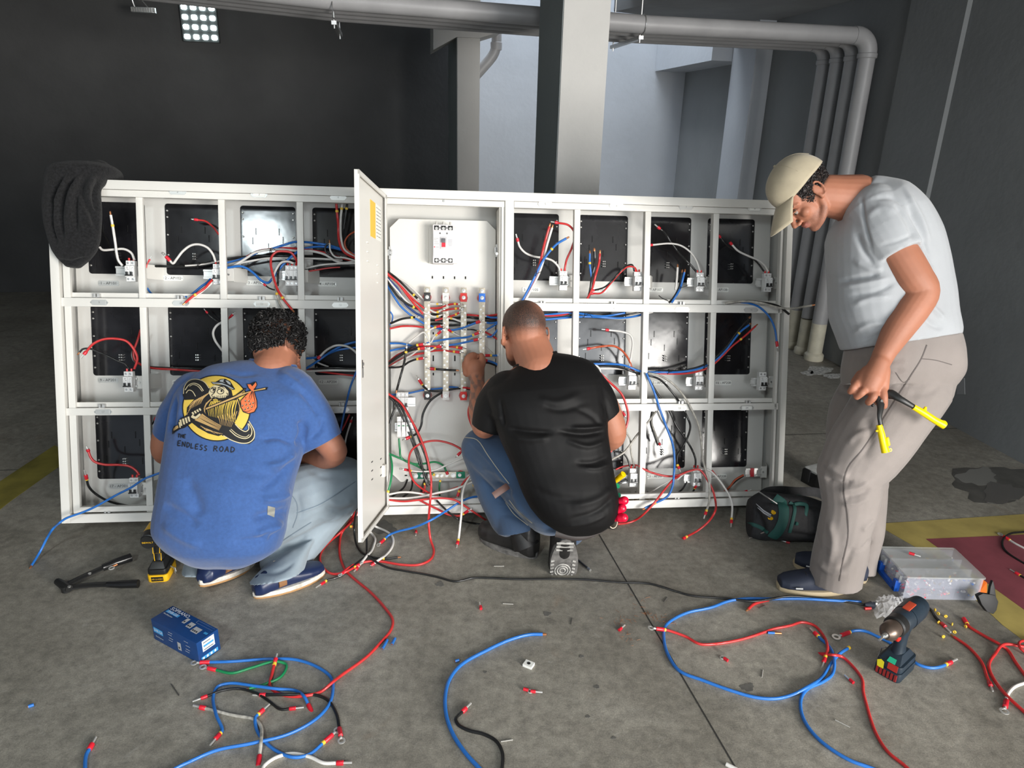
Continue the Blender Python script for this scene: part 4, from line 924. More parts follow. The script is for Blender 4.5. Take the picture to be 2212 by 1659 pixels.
 ('b', 4.8, [(829, 1166, f+.006), (840, 1156, f+.012), (856.5, 1148.7, f+.03), (895, 1139, f+.055), (928.8, 1124.5, f+.10)]+dd([(965, 1103), (996, 1083.5), (1020.4, 1074), (1060, 1071)], -.04, .02), 'blue wire with a ring lug lying from the floor up into the middle bay', 'L ', (.005,)),
 ('w', 5.0, dd([(1020, 1024), (1006, 1045), (998.7, 1069), (997.5, 1100)], .0, -.06)+[(994, 1134, f+.06), (991, 1160, f+.015), (989, 1170, f+.006)], 'white wire hanging out beside the jeans down to the floor', ' F', (-.004,)),
 ('r', 4.6, dd([(1016, 1028), (1003, 1040), (994, 1054.6), (991, 1064)], .04), 'short red wire with a yellow mark left of the jeans', ' L', (-.004,), None, .8),
 ('k', 4.4, dd([(943, 1081), (965, 1103), (989, 1121)], .0, -.06)+[(1025, 1130.6, f), (1052, 1134, f)], 'black cable passing under the boot from the bottom flange', '  ', ()),
 ('k', 4.4, dd([(880, 1036), (874, 1050), (866, 1059), (845, 1074)], .13, .06), 'black wire under the earth bar, left', '  ', ()),
 ('k', 4.4, dd([(891, 1036), (890, 1050), (886, 1060), (868, 1076)], .13, .06), 'black wire under the earth bar, right', '  ', ()),
 ('r', 3.8, dd([(917, 1044), (918, 1052), (916, 1060)], .06), 'short red wire tip with a yellow mark below the earth bar', 'yf', ()),
 ('r', 4.4, dd([(1023, 1047), (1030, 1062), (1034, 1075)], .04), 'short red wire falling behind the jeans at the bottom flange', 'yy', ()),
 ('r', 5.0, dd([(1052, 985), (1014, 905), (1012, 888), (1016, 872)], .06), 'red wire just left of the tattooed forearm', '  ', ()),
 # under the door
 ('w', 5.0, [(803, 1133, f+.02), (815, 1139, f), (831.6, 1146, f), (845, 1155.7, f), (849.7, 1167.8, f), (846, 1183.5, f), (834, 1199, f), (819.6, 1208.8, f+.01), (808, 1217, f)], 'white wire looping out from under the door, right', ' F', ()),
 ('w', 5.0, [(795, 1143, f+.02), (801.5, 1151, f), (810.5, 1164, f), (807.5, 1178.6, f), (801.5, 1192, f+.004), (793, 1200, f+.01), (786, 1209, f+.01), (772, 1226, f+.006)], 'white wire bent under the corner of the door, left', ' F', (), None, .8),
 ('k', 4.6, [(773, 1080, -.06), (771, 1100, -.10), (767, 1118, f+.12), (765, 1142.5, f+.05), (769, 1172.6, f+.01), (778.6, 1190.7, f), (790.6, 1199, f+.004), (807.5, 1204.6, f+.003), (831.6, 1207, f), (859, 1204, f)], 'black wire curling under the door to a cut end', ' C', (-.055,)),
 ('k', 4.4, [(792, 1150, f+.06), (792.4, 1188, f+.012), (793, 1198, f+.010), (812, 1213.6, f+.010), (836.4, 1225.7, f), (872.6, 1233, f), (915, 1240, f), (947, 1247, f), (985, 1256, f), (1023, 1248.5, f), (1115, 1251, f), (1239.7, 1251, f), (1348, 1258.4, f), (1402.5, 1261, f), (1460, 1277.4, f), (1493.6, 1286.7, f), (1572, 1293, f), (1620, 1298.6, f+.007), (1652.7, 1296, f+.007), (1703, 1288.5, f+.007), (1784, 1294, f), (1868, 1306, f)], 'long black extension cable running along the floor to the right', '  ', ()),
 ('r', 5.0, [(773, 1088, -.05), (767, 1106, f+.13), (752, 1130.5, f+.06), (738, 1152, f+.01), (733.4, 1176.6, f), (735.6, 1206.5, f), (747.8, 1233.6, f), (768, 1252.6, f), (800.7, 1279.7, f), (830.5, 1312, f), (848, 1339, f), (844, 1361, f), (822, 1388, f), (789.9, 1420.7, f), (735.6, 1460, f), (719, 1473, f+.009), (692, 1494.7, f), (661, 1502.5, f+.006), (630, 1504.4, f), (598.8, 1496.6, f), (583, 1481, f), (587, 1457.8, f), (594, 1430, f+.009)], 'longest red wire snaking from the door to the wires in front of the blue box', ' F', (-.006,)),
 ('r', 5.0, [(774, 1098, -.06), (765.4, 1119, f+.10), (735.6, 1149.5, f+.02), (703, 1179, f), (691, 1203.7, f), (697.6, 1225.4, f), (716.6, 1239, f), (741, 1237.6, f+.008), (770, 1223, f+.01)], 'red wire in a teardrop loop beside the navy sneaker', ' F', (-.006,)),
 ('k', 4.0, [(790, 1201, f+.012), (762.7, 1222.7, f+.016), (735.6, 1244.4, f), (705.8, 1254, f), (701, 1257, f)], 'thin black wire with a long pin by the navy sneaker toe', ' F', (-.003,), None, 1.4),
 ('r', 4.4, [(745, 1233, f+.012), (752, 1227, f+.014), (760, 1223, f+.014)], 'short red lug crossing the loops under the door', 'LF', (), None, .8),
 ('o', 4.4, [(757, 1137, f+.0), (766, 1137, f+.0)], 'orange crimped cable tip behind the light blue jeans', 'y ', ()),
]
XR = [
 ('w', 4.8, dd([(1118.8, 521), (1122.6, 532.8), (1134.6, 546), (1152.5, 553.6), (1179, 558), (1194, 563.5), (1206, 576), (1210, 586)], .05, .065), 'white wire sweeping from the AP105 breaker to the left over its plate', 'F ', ()),
 ('r', 4.8, dd([(1204.7, 481.4), (1227, 486), (1239, 498.5), (1241, 513), (1234.5, 537), (1224, 561), (1219, 585)], .05, .065), 'red wire bowed right above the AP105 breaker', 'F ', ()),
 ('r', 5.4, dd([(1186.8, 489), (1174.9, 531), (1169, 558), (1158.5, 591), (1130, 646), (1115, 672)], -.03, .03), 'red wire standing up over the shaved head, upper end highest', 'C ', ()),
 ('w', 5.4, dd([(1192.5, 492), (1181, 531), (1173, 565), (1163, 593), (1136, 646), (1121, 672)], -.02, .03), 'white wire standing up over the shaved head', 'C ', ()),
 ('b', 5.2, dd([(1223.5, 515), (1203, 527), (1185, 546), (1170.4, 567), (1158.5, 591), (1143.5, 621), (1130, 646), (1113, 672)], -.04, .025), 'blue wire bending to the right above the shaved head', 'C ', (.08,)),
 ('b', 4.8, dd([(1274, 547.7), (1274, 573), (1278, 600)], .04), 'short blue wire standing in the AP106 cell', 'C ', (.045,)),
 ('k', 6.6, dd([(1284, 542.6), (1285, 567), (1279, 597), (1274.8, 629.7), (1267, 655)], .03, .05), 'thick black wire standing in the AP106 cell', 'C ', ()),
 ('r', 5.2, dd([(1295.7, 547), (1294, 567), (1286.7, 594), (1277.8, 626.7), (1262, 657)], .025, .045), 'red wire standing in the AP106 cell', 'C ', ()),
 ('k', 3.8, dd([(1283, 627), (1304.6, 620.8), (1322.5, 605.8), (1340.4, 585), (1355, 573.6), (1365.8, 572.4), (1370, 586)], .05, .065), 'black wire from the AP106 breaker bending down to a red ferrule', 'F ', (), None, .7),
 ('r', 4.0, dd([(1281, 634), (1298.7, 632.7), (1316.6, 614.8), (1337.5, 591), (1355, 576.6), (1370, 577.5), (1377, 588)], .055, .065), 'red wire from the AP106 breaker bending down to a red ferrule', 'F ', (), None, .7),
 ('k', 4.6, dd([(1425.5, 494), (1436, 503), (1450.8, 525), (1468.7, 549), (1489.6, 570), (1505, 588)], .05, .065), 'black wire slanting down to the AP107 breaker', 'F ', ()),
 ('w', 4.2, dd([(1409, 529), (1447.8, 526), (1471.7, 531), (1492.6, 546), (1504.5, 564), (1512, 587)], .05, .065), 'white wire arching to the AP107 breaker', 'f ', ()),
 ('w', 5.0, dd([(1463.6, 577.5), (1462, 603), (1459, 626)], .03), 'short white wire standing beside the 7 - AP107 plate', 'C ', ()),
 ('k', 5.0, dd([(1473, 589), (1467, 620.8), (1453.8, 644.6), (1444.8, 654)], .03), 'short black wire standing beside the 7 - AP107 plate', 'C ', ()),
 ('b', 5.0, dd([(1478.5, 588), (1468.7, 623.7), (1450.8, 654)], .02), 'short blue wire standing beside the 7 - AP107 plate', 'C ', ()),
 ('k', 2.0, dd([(1423, 638), (1430, 644), (1444, 650)], .03), 'thin black cable tie tail below the 7 - AP107 plate', '  ', ()),
 ('k', 4.2, dd([(1556, 513), (1567, 526.8), (1585, 539.6), (1612, 549), (1635.8, 567), (1650, 586)], .06, .065), 'black wire slanting to the top right breaker', 'f ', ()),
 ('w', 4.8, dd([(1580.6, 528), (1594, 541.7), (1617.9, 553.6), (1638.8, 562.6), (1652, 574.5), (1659, 587)], .05, .065), 'white wire slanting to the top right breaker', 'f ', ()),
 ('k', 2.6, dd([(1557, 541), (1567, 533), (1578, 526)], .14), 'thin black wire crossing behind the post in the top right cell', '  ', ()),
 ('d', 4.8, dd([(1566, 655), (1603, 651), (1641, 653.6), (1681.8, 664.4), (1708.9, 666.6), (1753.6, 659.5)], .0, -.10), 'grey wire sticking out past the right edge of the cabinet', ' C', ()),
 ('k', 5.4, dd([(1570, 655), (1614, 651), (1646.5, 653.6), (1681.8, 661.7), (1704.8, 679)], .005, -.04), 'black wire lying over the right edge of the cabinet', '  ', ()),
 ('b', 4.6, dd([(1600, 653), (1618, 655), (1641, 664), (1662.8, 686), (1673.6, 710.5), (1677.7, 738)], .0, .0), 'blue wire hanging down the right edge with a lug', ' L', ()),
 ('b', 4.8, dd([(1140, 693), (1180, 690), (1261, 684), (1342.7, 687), (1380, 681), (1402, 672)], .06), 'blue wire, lowest of the bundle under the upper right rail', '  ', ()),
 ('b', 4.8, dd([(1140, 683), (1180, 680), (1239, 676), (1300, 683), (1350, 676)], .05), 'blue wire, highest of the bundle under the upper right rail', '  ', ()),
 ('k', 4.6, dd([(1140, 686), (1180, 685), (1261, 679), (1342, 681), (1385, 674)], .055), 'black wire in the bundle under the upper right rail', '  ', ()),
 ('w', 4.2, dd([(1140, 690), (1180, 686), (1250, 681), (1300, 686), (1350, 688), (1410, 674)], .065), 'white wire in the bundle under the upper right rail', '  ', ()),
 ('r', 4.2, dd([(1140, 679), (1180, 682), (1215, 680), (1240, 673)], .05), 'red wire in the bundle under the upper right rail', '  ', ()),
 ('w', 4.6, dd([(1314, 713), (1342.7, 716.5), (1361.7, 724), (1366.6, 740), (1363, 770), (1358.5, 800)], .05, .065), 'white wire hooked above the AP206 breaker', 'F ', ()),
 ('o', 4.8, dd([(1273.6, 752.6), (1302, 748), (1326.5, 747.7), (1342.7, 756.6), (1357.6, 775.6), (1366.8, 801)], .05, .065), 'orange-red wire hooked above the AP206 breaker', 'F ', ()),
 ('b', 5.0, dd([(1260, 787), (1279, 786.5), (1315.6, 786), (1348, 789), (1386, 802.7), (1424, 804), (1478, 802.7), (1519, 793), (1546, 778), (1567.8, 756.6), (1586.8, 732), (1600, 716), (1618, 702)], .04, .05), 'long blue wire climbing to the right through the middle row', ' C', (-.06,)),
 ('k', 5.2, dd([(1262, 792), (1315.6, 790), (1348, 796), (1386, 808), (1424, 802), (1478, 800), (1519, 789), (1546, 772), (1567.8, 750), (1586.8, 724), (1602, 705), (1616.7, 688)], .05, .055), 'long black wire climbing to the right through the middle row', ' C', ()),
 ('r', 4.4, dd([(1399.7, 805.5), (1451, 807.6), (1492, 805.5), (1532.6, 793), (1559.7, 770), (1581, 748.5), (1611, 724), (1632, 704.5)], .05, .045), 'long red wire climbing to the right through the middle row', ' C', (-.09,)),
 ('w', 4.4, dd([(1262, 795), (1296.6, 796), (1342.7, 797), (1380, 803), (1420, 808)], .07), 'white wire under the blue one in the AP206 cell', '  ', ()),
 ('r', 5.2, dd([(1170, 764), (1200, 767.5), (1234, 773), (1261, 781), (1288.5, 800), (1315.6, 824.4), (1342.7, 851.5), (1353.6, 878.7), (1357, 897), (1355, 914), (1348.6, 930.7), (1332, 960), (1305, 990)], .0, -.05), 'red wire arching round behind the right shoulder of the black T-shirt', '  ', ()),
 ('w', 4.6, dd([(1280, 789), (1288, 790), (1295, 797), (1297, 808), (1298, 820)], .04), 'white wire hooked over the right shoulder of the black T-shirt', '  ', ()),
 ('k', 4.8, dd([(1396, 810), (1424, 819), (1451, 846), (1470, 873), (1483.8, 899.5), (1491, 920), (1485.9, 943), (1475.5, 964), (1463, 985), (1463, 1003), (1465, 1008)], .03, .0), 'black wire bulging right as it falls from the middle to the bottom row', ' F', (-.004,), None, .8),
 ('k', 4.8, dd([(1399, 814), (1420, 850), (1446, 887), (1461, 920), (1481.7, 949), (1496, 974), (1502.5, 993), (1502, 1010)], .06, .065), 'black wire falling to the AP307 breaker', '  ', ()),
 ('d', 4.8, dd([(1400, 806), (1424, 811), (1451, 827), (1478, 857), (1496, 889), (1509.8, 922.4), (1515, 957.7), (1518, 993), (1525, 1018), (1532.6, 1047), (1530.6, 1088)], .02, -.04)+[(1525, 1106, -.05)], 'pale wire falling from the middle row over the bottom flange', ' F', (-.004,)),
 ('b', 5.2, dd([(1396, 806), (1413, 846), (1425.6, 885), (1438, 918), (1452.6, 957.7), (1456.8, 989), (1455.7, 1026), (1452.6, 1051), (1442, 1072), (1413, 1087.7), (1393, 1098)], .01, -.04), 'blue wire falling down the AP307 cell and ending at the bottom flange', ' C', (-.05,)),
 ('r', 4.8, dd([(1380, 1006), (1394, 1015), (1415, 1023), (1446, 1029), (1467, 1026), (1488, 1018), (1508.7, 1014), (1519, 1022), (1529.5, 1039), (1540, 1059.6), (1545, 1080)], .03, -.04)+[(1544, 1106, f+.10), (1530, 1127, f+.05), (1508.7, 1145, f+.015), (1480, 1161, f)], 'red wire crossing the bottom cells and hanging down to the floor', ' f', (-.004,)),
 ('w', 4.6, dd([(1463, 1036), (1480, 1022), (1504.6, 1015), (1529.5, 1015), (1544, 1026), (1560.7, 1047), (1575, 1070), (1581.5, 1090.8)], .02, -.05)+[(1580, 1124, f+.035)], 'white wire crossing the AP308 cell and hanging to the floor', ' F', (-.004,)),
 ('r', 4.6, dd([(1537.8, 1016), (1550, 1032.6), (1565, 1053), (1577, 1066), (1592, 1068), (1604, 1065), (1609, 1063)], .05, .03), 'red wire with a silver pin in the bottom right corner', ' F', (-.004,)),
 ('o', 4.4, dd([(1537.8, 1068), (1558.6, 1064), (1575, 1053), (1587.8, 1036.8), (1606, 1026)], .06, .08), 'rust-red wire rising to the red-taped rail', '  ', ()),
 ('k', 4.4, dd([(1563, 1070), (1577, 1051), (1592, 1037), (1606, 1028)], .07, .085), 'black wire rising to the red-taped rail', '  ', ()),
 ('r', 4.8, dd([(1467, 1028), (1453.6, 1036.8), (1434, 1059.6), (1413, 1086.7)], .0, -.05)+[(1392, 1109, f+.06), (1371.5, 1124, f+.01), (1352.8, 1130, f), (1320, 1132, f), (1290, 1128, f)], 'red wire leaving the bottom cells and running under the black T-shirt', '  ', ()),
 ('k', 4.4, dd([(1484, 1040), (1473, 1057.5), (1454.7, 1070)], .08, .1), 'black wire below the AP307 breaker, left', '  ', ()),
 ('k', 4.4, dd([(1501.5, 1053), (1496, 1062.8), (1479.6, 1070)], .06, .1), 'black wire with a red ferrule below the AP307 breaker', 'F ', (.004,)),
 ('d', 4.8, dd([(1310, 1002), (1321.6, 993), (1348.6, 976.5), (1373.6, 943), (1396.5, 916), (1417, 889)], .02, .07), 'pale wire slanting up behind the elbow of the black T-shirt', '  ', ()),
 ('d', 4.0, dd([(1345, 930), (1352, 934), (1361, 949), (1363, 976.5), (1370, 1008)], .06), 'pale wire dropping into the AP306 breaker', '  ', ()),
 ('k', 4.0, dd([(1325, 975), (1342.4, 977.5), (1352.8, 986.8), (1361, 1008)], .06), 'black wire bending into the AP306 breaker', '  ', ()),
 ('d', 4.2, dd([(1411, 889), (1408, 912), (1415, 935), (1424, 957)], .08), 'pale wire hanging with a ferrule in the AP307 cell', ' F', (), None, .8),
 ('k', 4.2, dd([(1408, 889), (1405, 912), (1412, 937), (1421, 962)], .11), 'black wire hanging behind the pale one in the AP307 cell', '  ', ()),
 ('k', 5.0, dd([(1320, 1050), (1335, 1045), (1355, 1036)], .07), 'black wire beside the yellow screwdriver handle', '  ', ()),
 ('r', 4.2, dd([(1330, 1014), (1345, 1008), (1375, 1005), (1400, 1016)], .10), 'red wire passing behind the AP306 breaker', '  ', ()),
 ('w', 2.6, dd([(1405, 1064), (1430, 1048), (1455, 1034), (1470, 1026)], .08), 'thin pale wire stretched over the earth clamps', '  ', ()),
 ('r', 4.0, dd([(1337, 878), (1341, 884), (1346, 892)], .04), 'short red crimped wire beside the bare upper arm', 'yL', (), None, .7),
]
XF = [
 ('b', 5.0, [(452, 1430.5, f), (505.4, 1428.6, f), (583, 1423.5, f), (637.6, 1424.7, f), (684, 1440, f), (715, 1463.6, f), (719, 1492.8, f), (709.6, 1523.9, f), (680, 1555, f), (622, 1586, f), (544, 1605.5, f+.008), (466.6, 1621, f), (412, 1644, f), (377, 1661, f), (330, 1690, f)], 'longest blue wire sweeping from the corner of the blue box round to the bottom edge', 'L ', ()),
 ('g', 4.6, [(466, 1447, f), (501.6, 1453.9, f), (544, 1442, f), (594.9, 1428.6, f+.009), (618, 1436, f), (606.5, 1461.6, f), (575, 1477, f), (538.5, 1487.7, f)], 'green wire with a ring lug beside the blue box', 'LC', ()),
 ('b', 4.8, [(474, 1586, f), (480, 1578, f), (466.6, 1543, f+.006), (460.7, 1504.4, f), (470.5, 1483, f), (497.7, 1476, f), (552, 1481.9, f+.006), (598.8, 1488, f+.01), (637.6, 1491.6, f), (657, 1504.4, f+.01), (666, 1522, f)], 'blue wire bent like a hook with a ring lug, inside the long blue loop', 'FL', (.004,)),
 ('k', 4.2, [(447, 1503.6, f), (482, 1490.8, f+.004), (517, 1488, f), (556, 1498.6, f), (583, 1516, f), (606.5, 1532.4, f), (626, 1531, f)], 'black wire with a red ferrule at each end', 'FF', ()),
 ('d', 5.0, [(443, 1530, f), (505.4, 1545, f), (552, 1555, f), (563.8, 1570.5, f), (564, 1601.6, f+.010), (560.5, 1632, f)], 'dirty white wire bent at a right angle', 'FL', ()),
 ('k', 4.8, [(573, 1501, f), (622, 1500.5, f+.008), (676.5, 1500.5, f+.003), (707.6, 1512, f), (727, 1543, f), (733, 1573, f)], 'black wire with a black ring lug crossing the red one', 'FL', ()),
 ('b', 4.8, [(560, 1541, f+.006), (552, 1549, f+.006), (554, 1574.4, f), (571.5, 1601.6, f), (602.6, 1625, f), (637.6, 1635.8, f+.004), (668.7, 1628.8, f), (702, 1601, f)], 'blue wire curved like a bow with a white ring lug', 'FL', (.004, -.004)),
 ('w', 5.0, [(566, 1668, f), (570, 1655, f), (594.9, 1636.6, f), (629.9, 1627.7, f), (668.7, 1634.7, f), (699.8, 1648, f), (728, 1648, f)], 'clean white wire arching at the bottom edge', ' F', ()),
 ('b', 5.2, [(193, 1618, f), (186.6, 1630, f), (184, 1659, f), (188, 1690, f)], 'short blue wire with a red ferrule at the bottom left', 'F ', ()),
 ('b', 6.0, [(1172, 1370, f), (1144.8, 1370.7, f), (1104, 1381, f), (1049.9, 1405.4, f), (995.6, 1436.6, f), (971, 1467.8, f), (961.7, 1505.8, f), (964.4, 1546.5, f), (979, 1587, f), (1006.5, 1627.9, f), (1036, 1660, f), (1062, 1690, f)], 'thick blue wire with a copper end curving alone across the middle of the floor', 'C ', ()),
 ('k', 5.0, [(999, 1537, f), (984.8, 1552, f), (990, 1565.5, f), (1011.9, 1577.7, f), (1044, 1585.8, f), (1071.6, 1600.7, f), (1085, 1625, f), (1084.6, 1660, f), (1078, 1690, f)], 'short black wire with a silver pin beside the thick blue wire', 'F ', ()),
 ('b', 5.4, [(1860, 1300, f), (1800, 1297, f), (1733.5, 1293.5, f), (1670.4, 1293.5, f), (1607, 1293.5, f), (1572, 1299, f), (1536.6, 1312, f), (1486, 1323, f), (1453, 1338.5, f), (1436.8, 1353.6, f), (1434, 1381, f), (1443, 1414, f), (1468.4, 1449.6, f), (1518.9, 1469.8, f), (1582, 1492.5, f), (1632.5, 1506.4, f), (1675.5, 1509, f), (1713, 1500, f), (1746, 1483, f+.01), (1775, 1464, f), (1793, 1436, f), (1814, 1411.7, f+.004), (1834, 1399, f+.006)], 'long blue wire making the widest loop on the right half of the floor', ' y', ()),
 ('b', 5.2, [(1766, 1373, f), (1774, 1381, f), (1789, 1394, f), (1801.7, 1421.8, f+.010), (1799, 1454.6, f), (1779, 1472, f), (1746, 1487.5, f), (1731, 1507.7, f), (1731, 1538, f), (1746, 1570.8, f), (1779, 1606, f), (1834.5, 1641.5, f), (1885, 1660, f), (1960, 1690, f)], 'long blue wire leaving the widest loop towards the bottom edge', 'F ', (.004,)),
 ('r', 4.8, [(1434, 1360, f+.010), (1440.6, 1361, f+.008), (1481, 1375, f), (1511, 1390.8, f), (1546.7, 1390.8, f), (1602, 1381, f), (1645, 1367.5, f), (1670.4, 1358.7, f), (1708, 1351, f), (1733.5, 1344, f), (1758.8, 1351, f), (1779, 1373.8, f), (1787.8, 1401.6, f+.012), (1782, 1422, f+.004)], 'red wire curving inside the widest blue loop', 'LF', (.005, -.004)),
 ('r', 4.8, [(1785, 1414, f+.004), (1800, 1415, f+.016), (1819.4, 1419, f+.004), (1844.6, 1442, f), (1862, 1467, f), (1864.8, 1495, f), (1872.4, 1525, f), (1882, 1558, f), (1895, 1590, f), (1918.8, 1625, f), (1953, 1653, f), (1995, 1690, f)], 'red wire running down to the bottom edge left of the blue drill', 'L ', ()),
 ('b', 5.2, [(1834, 1366, f), (1845, 1362.5, f), (1867.4, 1363, f), (1897.7, 1376, f), (1918, 1386, f), (1950, 1407, f), (1967.7, 1424, f), (1985, 1435.8, f), (2010, 1442.6, f), (2033, 1439.7, f), (2046, 1434, f)], 'blue wire with a ring lug passing behind the blue drill', 'LF', (.004, -.004), None, 1.3),
 ('r', 5.6, [(1660, 1296, f), (1646.4, 1299, f), (1627.5, 1305.7, f), (1616, 1315.8, f)], 'short thick red wire stub at the black extension cable', ' C', ()),
 ('k', 4.8, [(1935, 1300, f), (1960, 1297, f), (1992.7, 1305.6, f), (2010, 1316, f), (2021.7, 1333.6, f), (2034, 1346, f)], 'black wire with a red ferrule between the drill and the clear box', ' F', (), None, 1.2),
 ('r', 5.2, [(2088, 1346, f), (2093, 1353, f), (2120, 1370, f), (2158.6, 1391.5, f+.006), (2175.4, 1402.8, f), (2194, 1431, f), (2212, 1456, f), (2240, 1495, f)], 'red wire with a red sleeve, topmost of those at the right edge', 'f ', (.003,), None, 1.6),
 ('r', 5.0, [(2061, 1376, f), (2091, 1397, f), (2120, 1430, f), (2131.6, 1461, f), (2137, 1474, f)], 'short red wire with a pin right of the blue drill', 'CF', ()),
 ('r', 5.2, [(2260, 1404, f), (2212, 1397, f), (2169, 1391.9, f+.008), (2150, 1412, f), (2136, 1437, f), (2144, 1462, f), (2169, 1496.7, f+.005), (2212, 1537.4, f), (2250, 1570, f)], 'red wire doubling back in a sharp bend at the right edge', '  ', ()),
 ('r', 4.6, [(2240, 1383, f+.006), (2212, 1384, f+.006), (2202, 1388, f+.009), (2204, 1400, f+.012), (2225, 1418, f)], 'small red wire hook at the right edge', '  ', ()),
 ('w', 5.4, [(2174, 1513, f), (2177, 1499.8, f), (2191, 1484, f), (2212, 1476, f), (2250, 1470, f)], 'white wire with a red ring lug at the right edge', 'L ', (), None, 1.2),
 ('w', 4.6, [(2180, 1166, f), (2191, 1172.9, f), (2212, 1183.8, f), (2250, 1200, f)], 'white wire with a white ring lug on the red floor paint', 'L ', (.003,)),
 ('k', 4.6, [(2250, 1147, f), (2212, 1149.4, f), (2181.7, 1153, f+.005), (2166, 1168, f), (2172, 1190, f), (2212, 1216.7, f), (2250, 1235, f)], 'black wire loop on the red floor paint', '  ', ()),
 ('k', 4.4, [(2202, 1242, f), (2212, 1248, f), (2240, 1262, f)], 'black wire with a silver pin on the red floor paint', 'F ', (.002,)),
]
def norm(row):
    row = list(row)
    while len(row) < 8: row.append(None)
    c_, r_, P, lab, ends, marks = row[:6]; g = row[6]; s = row[7]
    if isinstance(g, float): s = g; g = None
    return c_, r_, P, lab, ends, marks, s or 1.0
for rows, g in ((XL, None), (XR, None), (XF, None)):
    for i, row in enumerate(rows):
        c_, r_, P, lab, ends, marks, s = norm(row)
        if rows is XF: s *= 1.3
        cable(c_, r_, P, lab, ends, marks, None, s)
# cable ties round the bundles
for i, (x, y, d, n) in enumerate([(429, 573, .12, 'behind the second cell'), (585, 541, .09, 'on the hump of the third cell'), (1158, 591, -.01, 'on the wires over the shaved head'), (1262, 681, .055, 'on the bundle under the upper right rail'), (1443, 803, .05, 'on the long wires of the middle row'), (1520, 791, .05, 'on the climbing wires of the middle row'), (1468, 622, .025, 'on the short wires beside the 7 - AP107 plate')]):
    p = C(x, y, d); m = MB(); nn_ = [p+Vector((.003*math.cos(a), .011*math.sin(a), .011*math.cos(a))) for a in [2*math.pi*k/12 for k in range(12)]]
    m.tube(nn_, .0015, 6, closed=True); m.tube([p+Vector((.0, -.010, .0)), p+Vector((.02, -.02, .012)), p+Vector((.034, -.02, -.004 if i % 2 else .02))], .0012, 5); m.build('cable_tie', CC['k'], None, origin=p, label='thin black cable tie '+n, cat='cable tie')
# ================================================================= people
RX, RY, RZ = Vector(RR[:, 0]), Vector(RR[:, 1]), Vector(RR[:, 2])   # right, down, forward of the view
def proj(co):
    v = (co-np.array(O0)) @ RR
    return CX+FP*v[:, 0]/v[:, 2], CY+FP*v[:, 1]/v[:, 2], v[:, 2]
def sfold(F_, base=0.0, seed=0, bl=.05):
    """cloth folds: list of (points, half width px, height mm) plus soft irregularity"""
    rg = np.random.RandomState(seed); K = rg.normal(size=(7, 3))/bl*.5; ph = rg.uniform(0, 6.28, 7)
    def fn(co, no):
        x, y, z = proj(co); out = np.zeros(len(co))
        for k, p in zip(K, ph): out += base/1000*np.sin(co @ k*2+p+1.5*np.sin(co @ k[::-1]+p))/2.6
        view = (co-np.array(O0)); view /= np.linalg.norm(view, axis=1)[:, None]
        fr = np.clip(-(view*no).sum(1)*2.5, 0, 1)
        for P, w, h in F_:
            d2 = np.full(len(co), 1e9)
            P = catmull([(a, b, 0) for a, b in P], 4) if len(P) > 2 else [Vector((a, b, 0)) for a, b in P]
            n = len(P)-1
            best = np.zeros(len(co))
            for i in range(n):
                ax, ay = P[i].x, P[i].y; bx, by = P[i+1].x-ax, P[i+1].y-ay; L2 = bx*bx+by*by+1e-9
                t = np.clip(((x-ax)*bx+(y-ay)*by)/L2, 0, 1); q = (x-ax-t*bx)**2+(y-ay-t*by)**2
                u = (i+t)/n; m_ = q < d2; d2[m_] = q[m_]; best[m_] = u[m_]
            taper = np.clip(np.minimum(best, 1-best)*5, .12, 1)
            out += 1.7*h/1000*np.exp(-d2/(w*w))*fr*taper
        return out
    return fn
def PX(px, dep): return px*dep/FP
def chain(mb, L):
    """L: (px, py, dep, r px)"""
    mb.caps([D(a, b, c) for a, b, c, r in L], [PX(r, c) for a, b, c, r in L])
def sections(mb, L, sq=1):
    S = []
    for row in L:
        px, py, dep, a, b = row[:5]; th = math.radians(row[5] if len(row) > 5 else 0)
        S.append((D(px, py, dep), (RX*math.cos(th)+RY*math.sin(th))*PX(a, dep), RZ*b))
    # resample smoothly
    C_ = catmull([s[0] for s in S], 4); A = catmull([s[1] for s in S], 4); B = catmull([s[2] for s in S], 4)
    mb.loft(list(zip(C_, A, B)), n=36)
def HM(c, fwd, up):
    y = Vector(fwd).normalized(); z = Vector(up); z = (z-y*z.dot(y)).normalized(); x = y.cross(z)
    return Matrix(((x.x, y.x, z.x, c[0]), (x.y, y.y, z.y, c[1]), (x.z, y.z, z.z, c[2]), (0, 0, 0, 1)))
